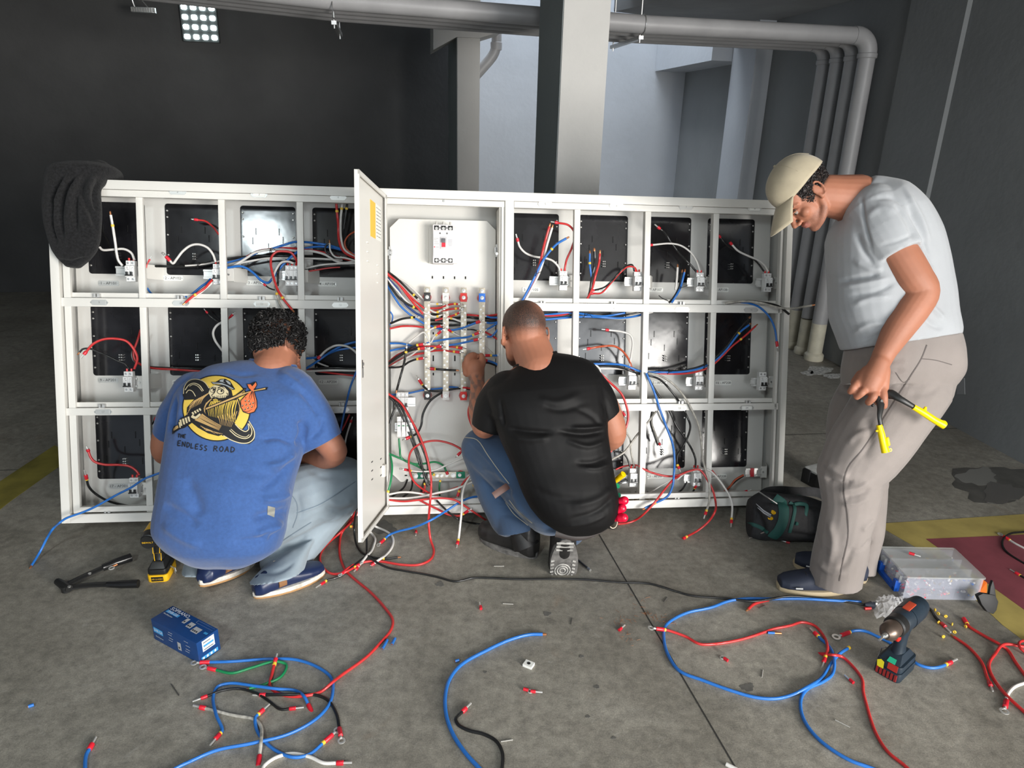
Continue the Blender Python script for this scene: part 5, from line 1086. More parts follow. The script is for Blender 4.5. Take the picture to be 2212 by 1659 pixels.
def head(mb, M, s=1.0, ears=True):
    M = M @ Matrix.Scale(s, 4)
    E_ = lambda c, r: mb.ell(c, r, M, 20, 14)
    E_((0, -.012, .034), (.077, .098, .086)); E_((0, -.03, .0), (.068, .075, .075)); E_((0, .035, .04), (.066, .062, .062))
    E_((0, -.040, -.050), (.054, .048, .052)); E_((0, .040, -.025), (.058, .056, .075)); E_((0, .042, -.072), (.047, .050, .040)); E_((0, .076, -.098), (.021, .019, .019))
    for q in (-1, 1):
        mb.caps([M @ Vector((q*.058, -.002, -.035)), M @ Vector((q*.051, .012, -.068)), M @ Vector((q*.034, .048, -.092)), M @ Vector((q*.008, .074, -.100))], [.016*s, .017*s, .016*s, .017*s], 14); E_((q*.040, .066, -.028), (.021, .022, .020)); E_((q*.012, .106, -.043), (.0095, .012, .008))
        mb.caps([M @ Vector((q*.012, .092, .018)), M @ Vector((q*.036, .086, .023)), M @ Vector((q*.052, .068, .014))], [.0085*s, .009*s, .007*s], 8)
        E_((q*.031, .079, -.004), (.0145, .0125, .010))
    mb.caps([M @ Vector((0, .092, .012)), M @ Vector((0, .106, -.012)), M @ Vector((0, .119, -.036))], [.010*s, .0095*s, .0115*s], 10)
    E_((0, .095, -.0625), (.021, .0105, .0065)); E_((0, .092, -.0735), (.019, .0105, .0065)); E_((0, .086, -.068), (.027, .010, .015))
    if ears:
        for q in (-1, 1):
            P = []
            for k in range(9):
                a = math.radians(-70+k*40 if 0 else -100+32*k)
                P.append(M @ Vector((q*(.083+.006*math.sin(math.radians(k*22))), -.012-.017*math.cos(a+.3), -.008+.030*math.sin(a)*-1)))
            mb.tube(P, .0045*s, 8); E_((q*.079, -.006, -.010), (.006, .017, .028)); E_((q*.081, .002, -.036), (.006, .008, .009))
def hand(mb, M, curl=35, side=1, s=1.0):
    """palm towards -z, fingers along y, thumb on side*x"""
    M = M @ Matrix.Scale(s, 4)
    mb.ell((0, .045, 0), (.040, .052, .016), M, 16, 10); mb.ell((0, .008, 0), (.028, .025, .018), M)
    for i, (x, l) in enumerate(((-.031, .060), (-.011, .074), (.010, .078), (.030, .070))):
        x *= side; p = Vector((x, .080, 0)); a = 0; P = [p.copy()]
        for k, (f_, c) in enumerate(((.46, curl*.8), (.30, curl*1.2), (.24, curl*.8))):
            a += math.radians(c); p = p+Vector((x*.10, math.cos(a), -math.sin(a))).normalized()*l*f_; P.append(p.copy())
        mb.caps([M @ q for q in P], [.0095*s, .0088*s, .008*s, .0070*s], 10)
    P = [Vector((side*.026, .016, -.006)), Vector((side*.048, .042, -.016)), Vector((side*.052, .066, -.026)), Vector((side*.046, .086, -.032))]
    mb.caps([M @ q for q in P], [.014*s, .0115*s, .0105*s, .0085*s], 10)
def attrmat(name, col, rough, layers, bump=(350, .0006, .4), sss=0, spec=.5, fab=None):
    """layers: (attribute, colour, speckle scale or 0)"""
    m = mat(name, col, rough, 0, spec, bump=bump, sss=sss, noise=(14, .06)) ; N, L = nt(m); b = N['Principled BSDF']
    src = b.inputs['Base Color'].links[0].from_socket; tc = [n for n in N if n.type == 'TEX_COORD'][0]
    for an, c2, sp in layers:
        at = N.new('ShaderNodeAttribute'); at.attribute_name = an; f_ = at.outputs['Fac']
        if sp:
            n1 = N.new('ShaderNodeTexNoise'); n1.inputs['Scale'].default_value = sp; n1.inputs['Detail'].default_value = 3; L.new(tc.outputs['Object'], n1.inputs['Vector'])
            a1 = N.new('ShaderNodeMath'); a1.operation = 'ADD'; L.new(f_, a1.inputs[0])
            s1 = N.new('ShaderNodeMath'); s1.operation = 'MULTIPLY_ADD'; L.new(n1.outputs['Fac'], s1.inputs[0]); s1.inputs[1].default_value = 1.6; s1.inputs[2].default_value = -.8
            L.new(s1.outputs[0], a1.inputs[1]); mu = N.new('ShaderNodeMath'); mu.operation = 'MULTIPLY'; mu.use_clamp = True
            L.new(a1.outputs[0], mu.inputs[0]); L.new(f_, mu.inputs[1]); f_ = mu.outputs[0]
        x = N.new('ShaderNodeMix'); x.data_type = 'RGBA'; L.new(f_, x.inputs[0]); L.new(src, x.inputs[6]); x.inputs[7].default_value = (*c2, 1); src = x.outputs[2]
    L.new(src, b.inputs['Base Color']); return m
def loc(M, co): return (co-np.array(M.translation)) @ np.array(M.to_3x3())
def sstep(x, a, b): t = np.clip((x-a)/(b-a), 0, 1); return t*t*(3-2*t)
M_skin = attrmat('skin tanned', (.36, .145, .085), .6, [('stub', (.10, .055, .045), 260), ('hair', (.018, .013, .011), 500), ('tattoo', (.075, .075, .075), 60), ('lips', (.36, .12, .10), 0)], sss=.08)
M_hair = mat('dark brown hair', (.014, .010, .009), .5); M_eye = mat('eye white', (.28, .23, .20), .8, 0, .1); M_iris = mat('iris', (.02, .012, .01), .15)
M_thread = mat('stitch thread', (.10, .12, .16), .7)
M_seamA = mat('pale denim seam', (.13, .17, .21), .8); M_seamB = mat('gold denim stitch', (.32, .30, .24), .8); M_seamC = mat('trouser seam', (.10, .085, .08), .8)
def cloth(name, col, amt=.06, rough=.85, **k):
    m = mat(name, col, rough, noise=(k.get('sc', 8), amt), bump=(k.get('bs', 500), k.get('bd', .0012), .5), sheen=k.get('sheen', .25)); return m
# ---- shoes: local y forward, x right, z up, origin at the heel on the ground
def shoe(parent, M, L, style):
    W = .052 if style != 'boot' else .056; n = 22
    def outline(w, l0, l1):
        P = []
        for k in range(n):
            a = 2*math.pi*k/n; y = .5-.5*math.cos(a); wd = math.sin(a)
            ww = (.74+.30*y-.10*math.cos(a*2))*w*(1 if y < .9 else 1)
            P.append((math.copysign(abs(wd)**.75, wd)*ww+(.008*y), l0+(l1-l0)*y))
        return P
    m = MB(); m.prism(outline(W, 0, L), 0, .008, M)
    mt = {'runner': mat('tan sole', (.42, .34, .22), .6), 'skate': mat('gum sole', (.40, .22, .09), .6), 'boot': mat('dusty rubber sole', (.11, .105, .10), .8, noise=(40, .5))}[style]
    so = m.build('outsole', mt, parent, world=True, bevel=.002)
    m = MB(); m.prism(outline(W*1.02, -.002, L+.002), .008, .026 if style != 'runner' else .022, M)
    m.build('midsole', {'runner': mt, 'skate': mat('scuffed white midsole', (.62, .58, .52), .6, noise=(60, .25)), 'boot': mt}[style], parent, world=True, bevel=.003)
    S = []
    prof = [(.0, .5, .045), (.02, .86, .085), (.055, .92, .105), (.09, .93, .102), (.13, .97, .082), (.17, 1.02, .064), (.215, 1.03, .052), (.25, .92, .043), (.278, .55, .034)]
    if style == 'skate': prof = [(a, b*.95, c*(.70 if a < .12 else .86)) for a, b, c in prof]
    if style == 'boot': prof = [(a, b*(1.08 if a<.1 else 1.06), c*1.15+(.05 if a < .1 else .022)) for a, b, c in prof]
    k = L/.285
    for y, w, h in prof:
        S.append((M @ Vector((.005*y/.28, y*k+.002, .018+h*.42)), M.to_3x3() @ Vector((W*.93*w, 0, 0)), M.to_3x3() @ Vector((0, 0, h*.56))))
    m = MB(); m.loft(S, n=24)
    mu = {'runner': mat('navy knit upper', (.018, .024, .045), .7, bump=(300, .001, .6)), 'skate': mat('navy leather upper', (.012, .022, .07), .35), 'boot': mat('black leather', (.014, .013, .013), .5, noise=(30, .4))}[style]
    up, _ = remesh(m, 'upper', mu, parent, .004, 3)
    m = MB()
    for i in range(5):
        y = (.115+.017*i)*k; z = .018+np.interp(y/k, [p[0] for p in prof], [p[2] for p in prof])*.98+.002
        m.tube([M @ Vector((q*.024, y, z-.010*abs(q)**2)) for q in (-1, -.5, 0, .5, 1)], .0024, 6)
    m.tube([M @ Vector((-.01, .115*k, .112)), M @ Vector((-.03, .10*k, .105)), M @ Vector((-.022, .13*k, .10))], .002, 6)
    m.build('laces', mat('laces '+style, {'runner': (.02, .022, .03), 'skate': (.45, .38, .30), 'boot': (.12, .03, .02)}[style], .7), parent, world=True)
    if style == 'runner':
        for q in (-1, 1):
            m = MB(); m.tube([M @ Vector((q*.052, .235*k, .040)), M @ Vector((q*.058, .21*k, .044))], .003, 6); m.tube([M @ Vector((q*.052, .085*k, .07)), M @ Vector((q*.0545, .065*k, .040)), M @ Vector((q*.053, .035*k, .072))], .0028, 6)
            m.build('reflective_trim', mat('reflective trim', (.75, .75, .75), .4), parent, world=True)
    if style == 'skate':
        S = [(M @ Vector((0, y*k, .05)), M.to_3x3() @ Vector((W*1.0, 0, 0)), M.to_3x3() @ Vector((0, 0, .028))) for y in (.085, .10, .115)]
        m = MB(); m.loft(S, n=16); m.build('side_patch', mat('tan suede', (.25, .12, .05), .8), parent, world=True)
    return so
def shoemat(heel, toe, up=(0, 0, 1)):
    y = (toe-heel); L = y.length; M = HM(heel, y, up); return M, L

# ======================= A: squatting man in the blue T-shirt
A = thing('person', 'squatting person in a printed blue T-shirt, pale jeans and navy sneakers', 'person', F(480, 1250))
HA = HM(D(601, 748, 2.79), RX*.62+RZ*.72+RY*.50, -RY*.85+RZ*.50+RX*.20)
mb = MB(); head(mb, HA, .98)
chain(mb, [(588, 800, 2.72, 44), (598, 775, 2.76, 42), (604, 752, 2.80, 42)])
sections(mb, [(590, 790, 2.74, 38, .06), (560, 830, 2.71, 95, .09, 8), (530, 880, 2.68, 118, .11), (505, 980, 2.64, 112, .12), (485, 1100, 2.63, 105, .13), (482, 1150, 2.64, 90, .12)])
chain(mb, [(645, 860, 2.72, 36), (690, 930, 2.72, 33), (722, 975, 2.74, 28), (690, 988, 2.84, 26), (650, 985, 2.94, 20), (618, 968, 3.02, 14)])
chain(mb, [(400, 860, 2.72, 34), (362, 925, 2.73, 27), (351, 974, 2.75, 23), (385, 985, 2.88, 21), (440, 975, 2.99, 15), (470, 965, 3.03, 14)])
hand(mb, HM(D(612, 966, 3.03), -RX*.8+RZ*.3-RY*.2, -RZ), 40, -1); hand(mb, HM(D(476, 963, 3.04), RX*.8+RZ*.2-RY*.2, -RZ), 40, 1)
for L_ in ([(545, 1120, 2.72, 40), (650, 1070, 2.82, 38), (742, 1045, 2.95, 34)], [(742, 1045, 2.95, 32), (660, 1150, 2.90, 28), (592, 1235, 2.76, 20), (588, 1262, 2.71, 19)],
           [(440, 1120, 2.74, 40), (445, 1070, 2.92, 36), (462, 1075, 3.05, 33)], [(462, 1075, 3.05, 30), (452, 1160, 2.98, 26), (448, 1222, 2.80, 20), (450, 1248, 2.77, 18)]): chain(mb, L_)
def stubA(co): q = loc(HA, co); return sstep(q[:, 1], .0, .03)*sstep(-q[:, 2], .02, .05)*sstep(-q[:, 2], .13, .12)*.55
def hairA(co): q = loc(HA, co); return sstep(q[:, 2], -.045, -.02)*(q[:, 1] < .06)*(np.abs(q[:, 0]) < .2)*(np.linalg.norm(q, axis=1) < .16)*sstep(.165-np.linalg.norm(q-np.array((-.0, -.02, .14)), axis=1)*2.6, .0, .05)*.0+((q[:, 2] > -.03) & (q[:, 1] < .055) & (np.linalg.norm(q, axis=1) < .15))*.75
bodyA, _ = remesh(mb, 'body', M_skin, A, .0045, 6, attr={'stub': stubA, 'hair': hairA, 'tattoo': lambda c: c[:, 0]*0, 'lips': lambda c: c[:, 0]*0})
# curly hair: many little curls over the scalp
def curls(parent, M, n, keep, seed, r=.0022, l=.03, lift=.008, name='hair', mtl=None, rad=(.080, .101, .090), cen=(0, -.012, .034), turns=1.6, amp=.008, down=.5):
    rg = random.Random(seed); mb = MB(); c0 = Vector(cen)
    k = 0
    while k < n:
        v = Vector((rg.gauss(0, 1), rg.gauss(0, 1), rg.gauss(0, 1))).normalized()
        p = c0+Vector((v.x*rad[0], v.y*rad[1], v.z*rad[2]))
        if not keep(p, rg): continue
        k += 1
        t = Vector((rg.gauss(0, 1), rg.gauss(0, 1), rg.gauss(0, 1))); t = t-v*t.dot(v); t = (t.normalized()*.5+Vector((0, -.3, -1))*down); t = (t-v*t.dot(v)*.8).normalized(); b = v.cross(t)
        ph = rg.uniform(0, 6.28); P = []; ll = l*rg.uniform(.6, 1.2); lf = lift*rg.uniform(.3, 1.5); sg = rg.choice((-1, 1))
        for i in range(8):
            u = i/7; a = ph+sg*u*turns*6.28
            P.append(M @ (p+t*ll*u+v*(lf*math.sin(u*2.6+.3)-.004*u)+b*amp*math.cos(a)*(.4+.6*u)+v*amp*.5*math.sin(a)))
        mb.tube(P, [r, r*1.1, r, r*.5], 5)
    return mb.build(name, mtl or mat('black curly hair', (.010, .009, .009), .5, 0, .35), parent, world=True)
def keepA(p, rg):
    if p.y > .062 and p.z < .10: return False
    if p.z < -.062: return False
    if abs(p.x) > .055 and p.y > -.022 and p.z < .005: return False
    d = ((p.x-.005)/.030)**2+((p.y+.045)/.035)**2
    if p.z > .09 and d < 1 and rg.random() > .25: return False
    return True
curls(A, HA, 1500, keepA, 7, .0023, .030, .014, rad=(.082, .104, .097))
curls(A, HA, 420, lambda p, rg: p.y < -.02 and -.085 < p.z < -.01, 17, .0023, .026, .010, name='hair', rad=(.074, .108, .104), cen=(0, -.004, .02))
# shirt
mb = MB()
sections(mb, [(590, 784, 2.745, 46, .070, 8), (580, 793, 2.73, 72, .085, 10), (562, 812, 2.71, 112, .11, 9), (538, 845, 2.68, 142, .135, 6), (524, 885, 2.66, 150, .148, 3), (514, 930, 2.64, 148, .152), (504, 985, 2.62, 145, .155),
              (494, 1040, 2.60, 142, .16), (482, 1095, 2.60, 140, .17), (477, 1145, 2.60, 137, .175), (484, 1183, 2.61, 118, .160), (492, 1207, 2.63, 82, .125), (495, 1218, 2.64, 50, .09)])
mb.caps([D(630, 850, 2.70), D(668, 895, 2.70), D(693, 940, 2.70)], [PX(62, 2.7), PX(54, 2.7), PX(46, 2.7)]) if 0 else None
def sleeve(mb, L):
    P = catmull([D(a, b, c) for a, b, c, r in L], 5); R = [PX(r, c) for a, b, c, r in L]
    mb.tube(P, [float(np.interp(i/(len(P)-1)*(len(R)-1), range(len(R)), R)) for i in range(len(P))], 24); mb.ell(P[0], R[0]*.98)
sleeve(mb, [(622, 850, 2.70, 60), (662, 900, 2.70, 54), (695, 958, 2.71, 46)]); sleeve(mb, [(425, 858, 2.70, 56), (385, 900, 2.71, 44), (356, 943, 2.73, 27)])
FA = [([(640, 960), (600, 945), (560, 950)], 7, -5), ([(650, 905), (655, 935), (640, 965)], 7, -7), ([(640, 975), (610, 1000), (570, 1010)], 8, 5), ([(640, 990), (600, 1030), (560, 1060)], 9, -5),
      ([(632, 1060), (600, 1075), (560, 1080)], 8, 5), ([(625, 1100), (590, 1110), (540, 1120)], 9, -6), ([(610, 1125), (585, 1140), (545, 1160)], 8, 6), ([(600, 1150), (560, 1165), (500, 1170)], 9, -4),
      ([(350, 1090), (390, 1110), (430, 1140)], 10, -4), ([(345, 1130), (390, 1160), (440, 1180)], 10, 4), ([(640, 835), (670, 870), (690, 900)], 6, -3), ([(600, 800), (640, 830), (655, 850)], 7, 3),
      ([(380, 850), (372, 900), (368, 940)], 6, -6), ([(700, 900), (690, 930), (665, 950)], 6, -3), ([(480, 800), (520, 810), (560, 808)], 5, -2), ([(500, 1010), (560, 1025), (610, 1020)], 10, -2.5), ([(400, 1030), (420, 1080), (430, 1120)], 16, -4), ([(570, 1170), (600, 1130)], 6, 5)]
M_blue = cloth('blue cotton', (.032, .088, .26), .10, bs=700, sc=90)
shirtA, bvA = remesh(mb, 't_shirt', M_blue, A, .005, 5, sfold([(p, w, h*1.7) for p, w, h in FA], 2.6, 3))
mb = MB(); ring = [D(590, 786, 2.745)+(RX*math.cos(math.radians(8))+RY*math.sin(math.radians(8)))*PX(48, 2.745)*math.cos(a)+RZ*.068*math.sin(a) for a in [2*math.pi*k/30 for k in range(30)]]
mb.tube(ring, .0065, 8, closed=True, flat=(1.5, -RY)); mb.build('collar', M_blue, A, world=True)
# jeans
mb = MB()
mb.ell(D(492, 1135, 2.70), (.19, .15, .125)); chain(mb, [(545, 1130, 2.74, 76), (640, 1078, 2.80, 72), (735, 1048, 2.93, 62)])
chain(mb, [(735, 1050, 2.93, 60), (668, 1135, 2.90, 56), (612, 1215, 2.83, 48)]); sections(mb, [(640, 1180, 2.83, 48, .08, -25), (618, 1208, 2.76, 52, .085, -20), (598, 1246, 2.70, 57, .105, -10)])
chain(mb, [(450, 1120, 2.76, 70), (450, 1075, 2.92, 58), (462, 1080, 3.02, 52)]); chain(mb, [(462, 1080, 3.0, 50), (455, 1160, 2.96, 44), (448, 1200, 2.88, 40)]); sections(mb, [(448, 1180, 2.87, 40, .07), (445, 1206, 2.81, 41, .075), (441, 1234, 2.76, 42, .095)])
FJ = [([(660, 1010), (700, 1030), (750, 1030)], 8, -3), ([(700, 1080), (735, 1090), (765, 1080)], 7, 5), ([(700, 1095), (735, 1105), (765, 1095)], 6, -5), ([(690, 1120), (720, 1120), (745, 1105)], 6, 4), ([(640, 1060), (650, 1110), (640, 1140)], 6, -4),
      ([(625, 1110), (690, 1090), (760, 1040)], 3, 2.5), ([(620, 1160), (650, 1150), (680, 1130)], 7, 4), ([(600, 1185), (640, 1175), (665, 1150)], 7, -5), ([(570, 1215), (610, 1205), (650, 1180)], 7, 5), ([(560, 1235), (600, 1235), (640, 1210)], 6, -4), ([(410, 1210), (440, 1220), (470, 1212)], 6, 4)]
M_pale = mat('pale worn denim', (.24, .29, .33), .85, noise=(5, .22), bump=(600, .0012, .6), sheen=.2)
jA, bjA = remesh(mb, 'jeans', M_pale, A, .005, 4, sfold(FJ, 2.2, 5))
M_, L_ = shoemat(F(548, 1292), F(688, 1238)); shoe(A, M_, max(L_, .28), 'skate')
M_, L_ = shoemat(F(432, 1268, .035), F(505, 1232)); shoe(A, M_, .28, 'skate')
# ======================= B: squatting man in the black T-shirt
B = thing('person', 'squatting person with shaved head, black T-shirt and blue jeans, reaching into the cabinet', 'person', F(1180, 1180))
HB = HM(D(1131, 721, 2.84), -RX*.30+RZ*.93+RY*.10, -RY*.97+RZ*.12-RX*.06)
mb = MB(); head(mb, HB, 1.09)
chain(mb, [(1166, 800, 2.75, 44), (1154, 768, 2.79, 43), (1142, 738, 2.815, 42)])
sections(mb, [(1155, 790, 2.78, 40, .06), (1165, 820, 2.76, 100, .08, -4), (1178, 870, 2.73, 110, .10), (1205, 980, 2.70, 95, .11), (1235, 1080, 2.70, 90, .12), (1245, 1120, 2.72, 80, .12)])
chain(mb, [(1075, 845, 2.78, 33), (1052, 890, 2.79, 31), (1047, 922, 2.82, 26), (1036, 885, 2.94, 24), (1033, 850, 3.02, 18), (1031, 820, 3.075, 15)])
# left hand pinching a wire end at the busbars
d0 = 3.09
mb.caps([D(1031, 822, 3.075), D(1028, 806, d0), D(1026, 795, d0)], [PX(15, d0), PX(19, d0), PX(20, d0)]); mb.ell(D(1022, 797, d0), (.034, .018, .034)); mb.ell(D(1032, 800, d0+.005), (.026, .018, .030))
for L_ in ([(1012, 790, d0, 10), (1012, 775, d0+.005, 9), (1022, 768, d0+.015, 8), (1030, 771, d0+.03, 6.5)], [(1020, 786, d0+.02, 8), (1022, 772, d0+.035, 8), (1032, 770, d0+.045, 7)],
           [(1008, 798, d0+.01, 9), (1006, 786, d0+.03, 8), (1016, 782, d0+.045, 7)], [(1008, 806, d0+.01, 8.5), (1008, 798, d0+.03, 7.5), (1018, 796, d0+.045, 6.5)], [(1035, 797, d0, 10), (1041, 784, d0+.002, 9), (1042, 774, d0+.008, 7.5), (1040, 768, d0+.012, 6)]): chain(mb, L_)
chain(mb, [(1285, 845, 2.76, 34), (1310, 890, 2.77, 32), (1326, 938, 2.79, 27), (1300, 950, 2.90, 25), (1262, 930, 3.0, 18), (1240, 915, 3.06, 14)]); hand(mb, HM(D(1232, 910, 3.08), -RX*.8+RZ*.3-RY*.3, -RZ), 40, -1)
for L_ in ([(1190, 1100, 2.78, 42), (1110, 1020, 2.86, 38), (1035, 962, 2.95, 34)], [(1035, 962, 2.95, 32), (1070, 1060, 2.98, 28), (1112, 1130, 2.97, 20), (1132, 1165, 2.96, 17)],
           [(1260, 1100, 2.78, 42), (1250, 1080, 2.95, 38), (1235, 1110, 3.12, 34)], [(1235, 1110, 3.12, 32), (1228, 1140, 2.98, 28), (1222, 1170, 2.80, 20)]): chain(mb, L_)
def hairB(co):
    q = loc(HB, co); near = np.linalg.norm(q-np.array((0, 0, .02)), axis=1) < .16
    top = sstep(q[:, 2], -.055, .03)*sstep(-q[:, 1], -.075, -.06); thin = 1-.5*np.exp(-(((q[:, 0]-.035)/.03)**2+((q[:, 1]+.06)/.04)**2+((q[:, 2]-.09)/.04)**2))
    ear = 1-sstep(np.abs(q[:, 0]), .083, .087); beard = .9*sstep(q[:, 1], .012, .03)*sstep(-q[:, 2], .02, .04)
    return np.clip(top*.95*thin+beard, 0, 1)*near*ear
def tat(co):
    x, y, z = proj(co); a = sstep(y, 800, 815)*(x < 1062)*(x > 1000)*(y < 935)*(z > 2.8)
    w = np.sin(x*.42+2.2*np.sin(y*.11))+np.sin(y*.23+1.8*np.sin(x*.2)); return a*sstep(w, -.7, .2)*.75
bodyB, bvbB = remesh(mb, 'body', M_skin, B, .004, 5, attr={'hair': hairB, 'tattoo': tat, 'stub': lambda c: c[:, 0]*0, 'lips': lambda c: c[:, 0]*0})
# cropped hair: thin shell lifted off the scalp
def hairshell(body, parent, M, fn, name='hair'):
    me = body.data; n = len(me.vertices); co = np.empty(n*3); me.vertices.foreach_get('co', co); co = co.reshape(-1, 3)
    no = np.empty(n*3); me.vertices.foreach_get('normal', no); no = no.reshape(-1, 3)
    W = np.array(MW[body.name]); wc = co @ W[:3, :3].T+W[:3, 3]; k = fn(wc) > .35; idx = -np.ones(n, int); idx[k] = np.arange(k.sum())
    fs = [tuple(int(idx[v]) for v in p.vertices) for p in me.polygons if all(k[v] for v in p.vertices)]
    m2 = bpy.data.meshes.new(name); m2.from_pydata([tuple(v) for v in (co+no*.0012)[k]], [], fs); at = m2.attributes.new('hair', 'FLOAT', 'POINT'); at.data.foreach_set('value', fn(wc)[k].astype(np.float32))
    m2.materials.append(M_skin); m2.polygons.foreach_set('use_smooth', [True]*len(m2.polygons)); return link(name, m2, parent)
hairshell(bodyB, B, HB, hairB)
mb = MB()
sections(mb, [(1157, 777, 2.785, 46, .068, -19), (1163, 788, 2.775, 78, .084, -16), (1170, 806, 2.76, 113, .10, -11), (1178, 840, 2.74, 130, .125, -5), (1186, 890, 2.72, 126, .135), (1196, 940, 2.71, 118, .135), (1212, 1000, 2.70, 110, .135),
              (1228, 1050, 2.69, 105, .145), (1240, 1095, 2.69, 96, .15), (1248, 1125, 2.70, 78, .135), (1250, 1143, 2.715, 52, .11), (1250, 1150, 2.72, 34, .09)])
sleeve(mb, [(1098, 850, 2.76, 52), (1068, 885, 2.765, 45), (1052, 926, 2.78, 35)]); sleeve(mb, [(1262, 840, 2.74, 50), (1288, 865, 2.745, 44), (1310, 902, 2.76, 34)])
FB = [([(1090, 925), (1140, 932), (1200, 935)], 6, -6), ([(1310, 930), (1260, 938), (1200, 930)], 6, -7), ([(1310, 920), (1270, 925), (1230, 925)], 5, 6), ([(1312, 950), (1270, 965), (1220, 950)], 6, 5), ([(1318, 985), (1280, 1000), (1240, 1000)], 6, -5),
      ([(1320, 1000), (1290, 1012), (1260, 1010)], 5, 4), ([(1100, 945), (1150, 950), (1190, 945)], 7, 4), ([(1240, 880), (1280, 900), (1300, 925)], 6, -3), ([(1160, 860), (1200, 870), (1260, 850)], 8, 3), ([(1170, 875), (1210, 885), (1270, 870)], 7, -3),
      ([(1140, 1050), (1200, 1075), (1260, 1080)], 9, -3), ([(1330, 1050), (1290, 1080), (1230, 1095)], 8, 4), ([(1330, 1070), (1290, 1105), (1220, 1125)], 6, -4), ([(1315, 1110), (1270, 1130), (1210, 1138)], 4, 3), ([(1080, 860), (1085, 900), (1090, 925)], 5, -5), ([(1300, 860), (1308, 890), (1303, 915)], 5, -3), ([(1050, 885), (1070, 900), (1085, 905)], 5, 3)]
M_blk_t = mat('black sports cloth', (.0045, .0042, .0045), .62, 0, .22, noise=(8, .1), bump=(800, .0008, .4))
shirtB, bvB = remesh(mb, 't_shirt', M_blk_t, B, .005, 4, sfold(FB, 1.5, 9))
mb = MB(); ring = [D(1157, 778, 2.785)+(RX*math.cos(math.radians(-19))+RY*math.sin(math.radians(-19)))*PX(47, 2.785)*math.cos(a)+RZ*.068*math.sin(a) for a in [2*math.pi*k/30 for k in range(30)]]
mb.tube(ring, .006, 8, closed=True, flat=(1.5, -RY)); mb.build('collar', M_blk_t, B, world=True)
mb = MB()
mb.ell(D(1250, 1098, 2.775), (.135, .12, .12)); chain(mb, [(1190, 1095, 2.78, 64), (1110, 1015, 2.86, 60), (1042, 968, 2.94, 46)]); chain(mb, [(1042, 970, 2.94, 46), (1070, 1050, 2.97, 44), (1098, 1120, 2.97, 40)]); sleeve(mb, [(1100, 1100, 2.97, 42), (1112, 1125, 2.95, 42), (1116, 1146, 2.95, 43)])
chain(mb, [(1260, 1100, 2.78, 62), (1250, 1085, 2.93, 52), (1238, 1108, 3.08, 44)]); chain(mb, [(1238, 1110, 3.08, 42), (1230, 1140, 2.98, 38), (1224, 1150, 2.86, 32)])
FJB = [([(1010, 950), (1050, 990), (1090, 1040)], 3, 2.5), ([(1100, 1050), (1120, 1090), (1150, 1130)], 5, 4), ([(1060, 1040), (1090, 1050), (1110, 1070)], 6, -5), ([(1070, 1080), (1100, 1085), (1130, 1110)], 6, 5), ([(1040, 1010), (1070, 1020), (1100, 1050)], 6, 4), ([(1080, 1110), (1110, 1115), (1140, 1130)], 6, -4), ([(1000, 975), (1020, 1000), (1045, 1030)], 6, 3)]
M_den = mat('blue denim', (.024, .055, .115), .85, noise=(4, .35), bump=(600, .0012, .6), sheen=.2)
jB, bjB = remesh(mb, 'jeans', M_den, B, .005, 4, sfold(FJB, 2.0, 15))
mb = MB(); mb.tube(catmull([D(1116, 1040, 2.80), D(1092, 1053, 2.74), D(1066, 1071, 2.72)], 6), .013, 8, flat=(.18, RZ)); mb.build('belt_end', mat('brown belt leather', (.11, .055, .045), .6), B, world=True, label='brown belt end sticking out')
mb = MB(); mb.tube(catmull([D(1200, 1152, 2.66), D(1250, 1160, 2.66), D(1300, 1142, 2.67), D(1322, 1122, 2.69)], 6), .014, 8, flat=(.25, RZ)); mb.build('belt', mat('dark belt', (.03, .022, .02), .5), B, world=True)
M_, L_ = shoemat(F(1160, 1205), F(1040, 1162)); so_ = shoe(B, M_, .285, 'boot'); mb = MB(); mb.tube(catmull([D(1118, 1128, 2.97), D(1128, 1155, 2.955), D(1138, 1180, 2.95)], 4), [PX(27, 2.93), PX(28, 2.93), PX(30, 2.93)], 18); mb.build('boot_shaft', MATS['black leather'], B, world=True)
toe = F(1214, 1238, .01); heel = D(1222, 1166, 2.72); y = (toe-heel).normalized(); upv = RZ*.8-RY*.6
M_ = HM(heel, toe-heel, upv); so = shoe(B, M_, .275, 'boot')
mb = MB()
for r_ in (.010, .019, .028): mb.tube([M_ @ Vector((r_*1.1*math.cos(a), .185+r_*1.4*math.sin(a), -.001)) for a in [2*math.pi*k/16 for k in range(16)]], .0028, 5, closed=True)
for k in range(4): mb.tube([M_ @ Vector((-.042+.004*k, .235+.011*k, -.001)), M_ @ Vector((0, .243+.011*k, -.001)), M_ @ Vector((.042-.004*k, .235+.011*k, -.001))], .003, 5)
for k in range(5):
    for q in (-1, 1): mb.tube([M_ @ Vector((q*.036, .125+.022*k, -.001)), M_ @ Vector((q*.048, .13+.022*k, -.001))], .0035, 5)
for k in range(3): mb.tube([M_ @ Vector((-.033, .02+.02*k, -.001)), M_ @ Vector((.033, .02+.02*k, -.001))], .004, 5)
mb.build('tread', mat('dusty tread', (.36, .35, .33), .9, noise=(50, .4)), so, world=True)
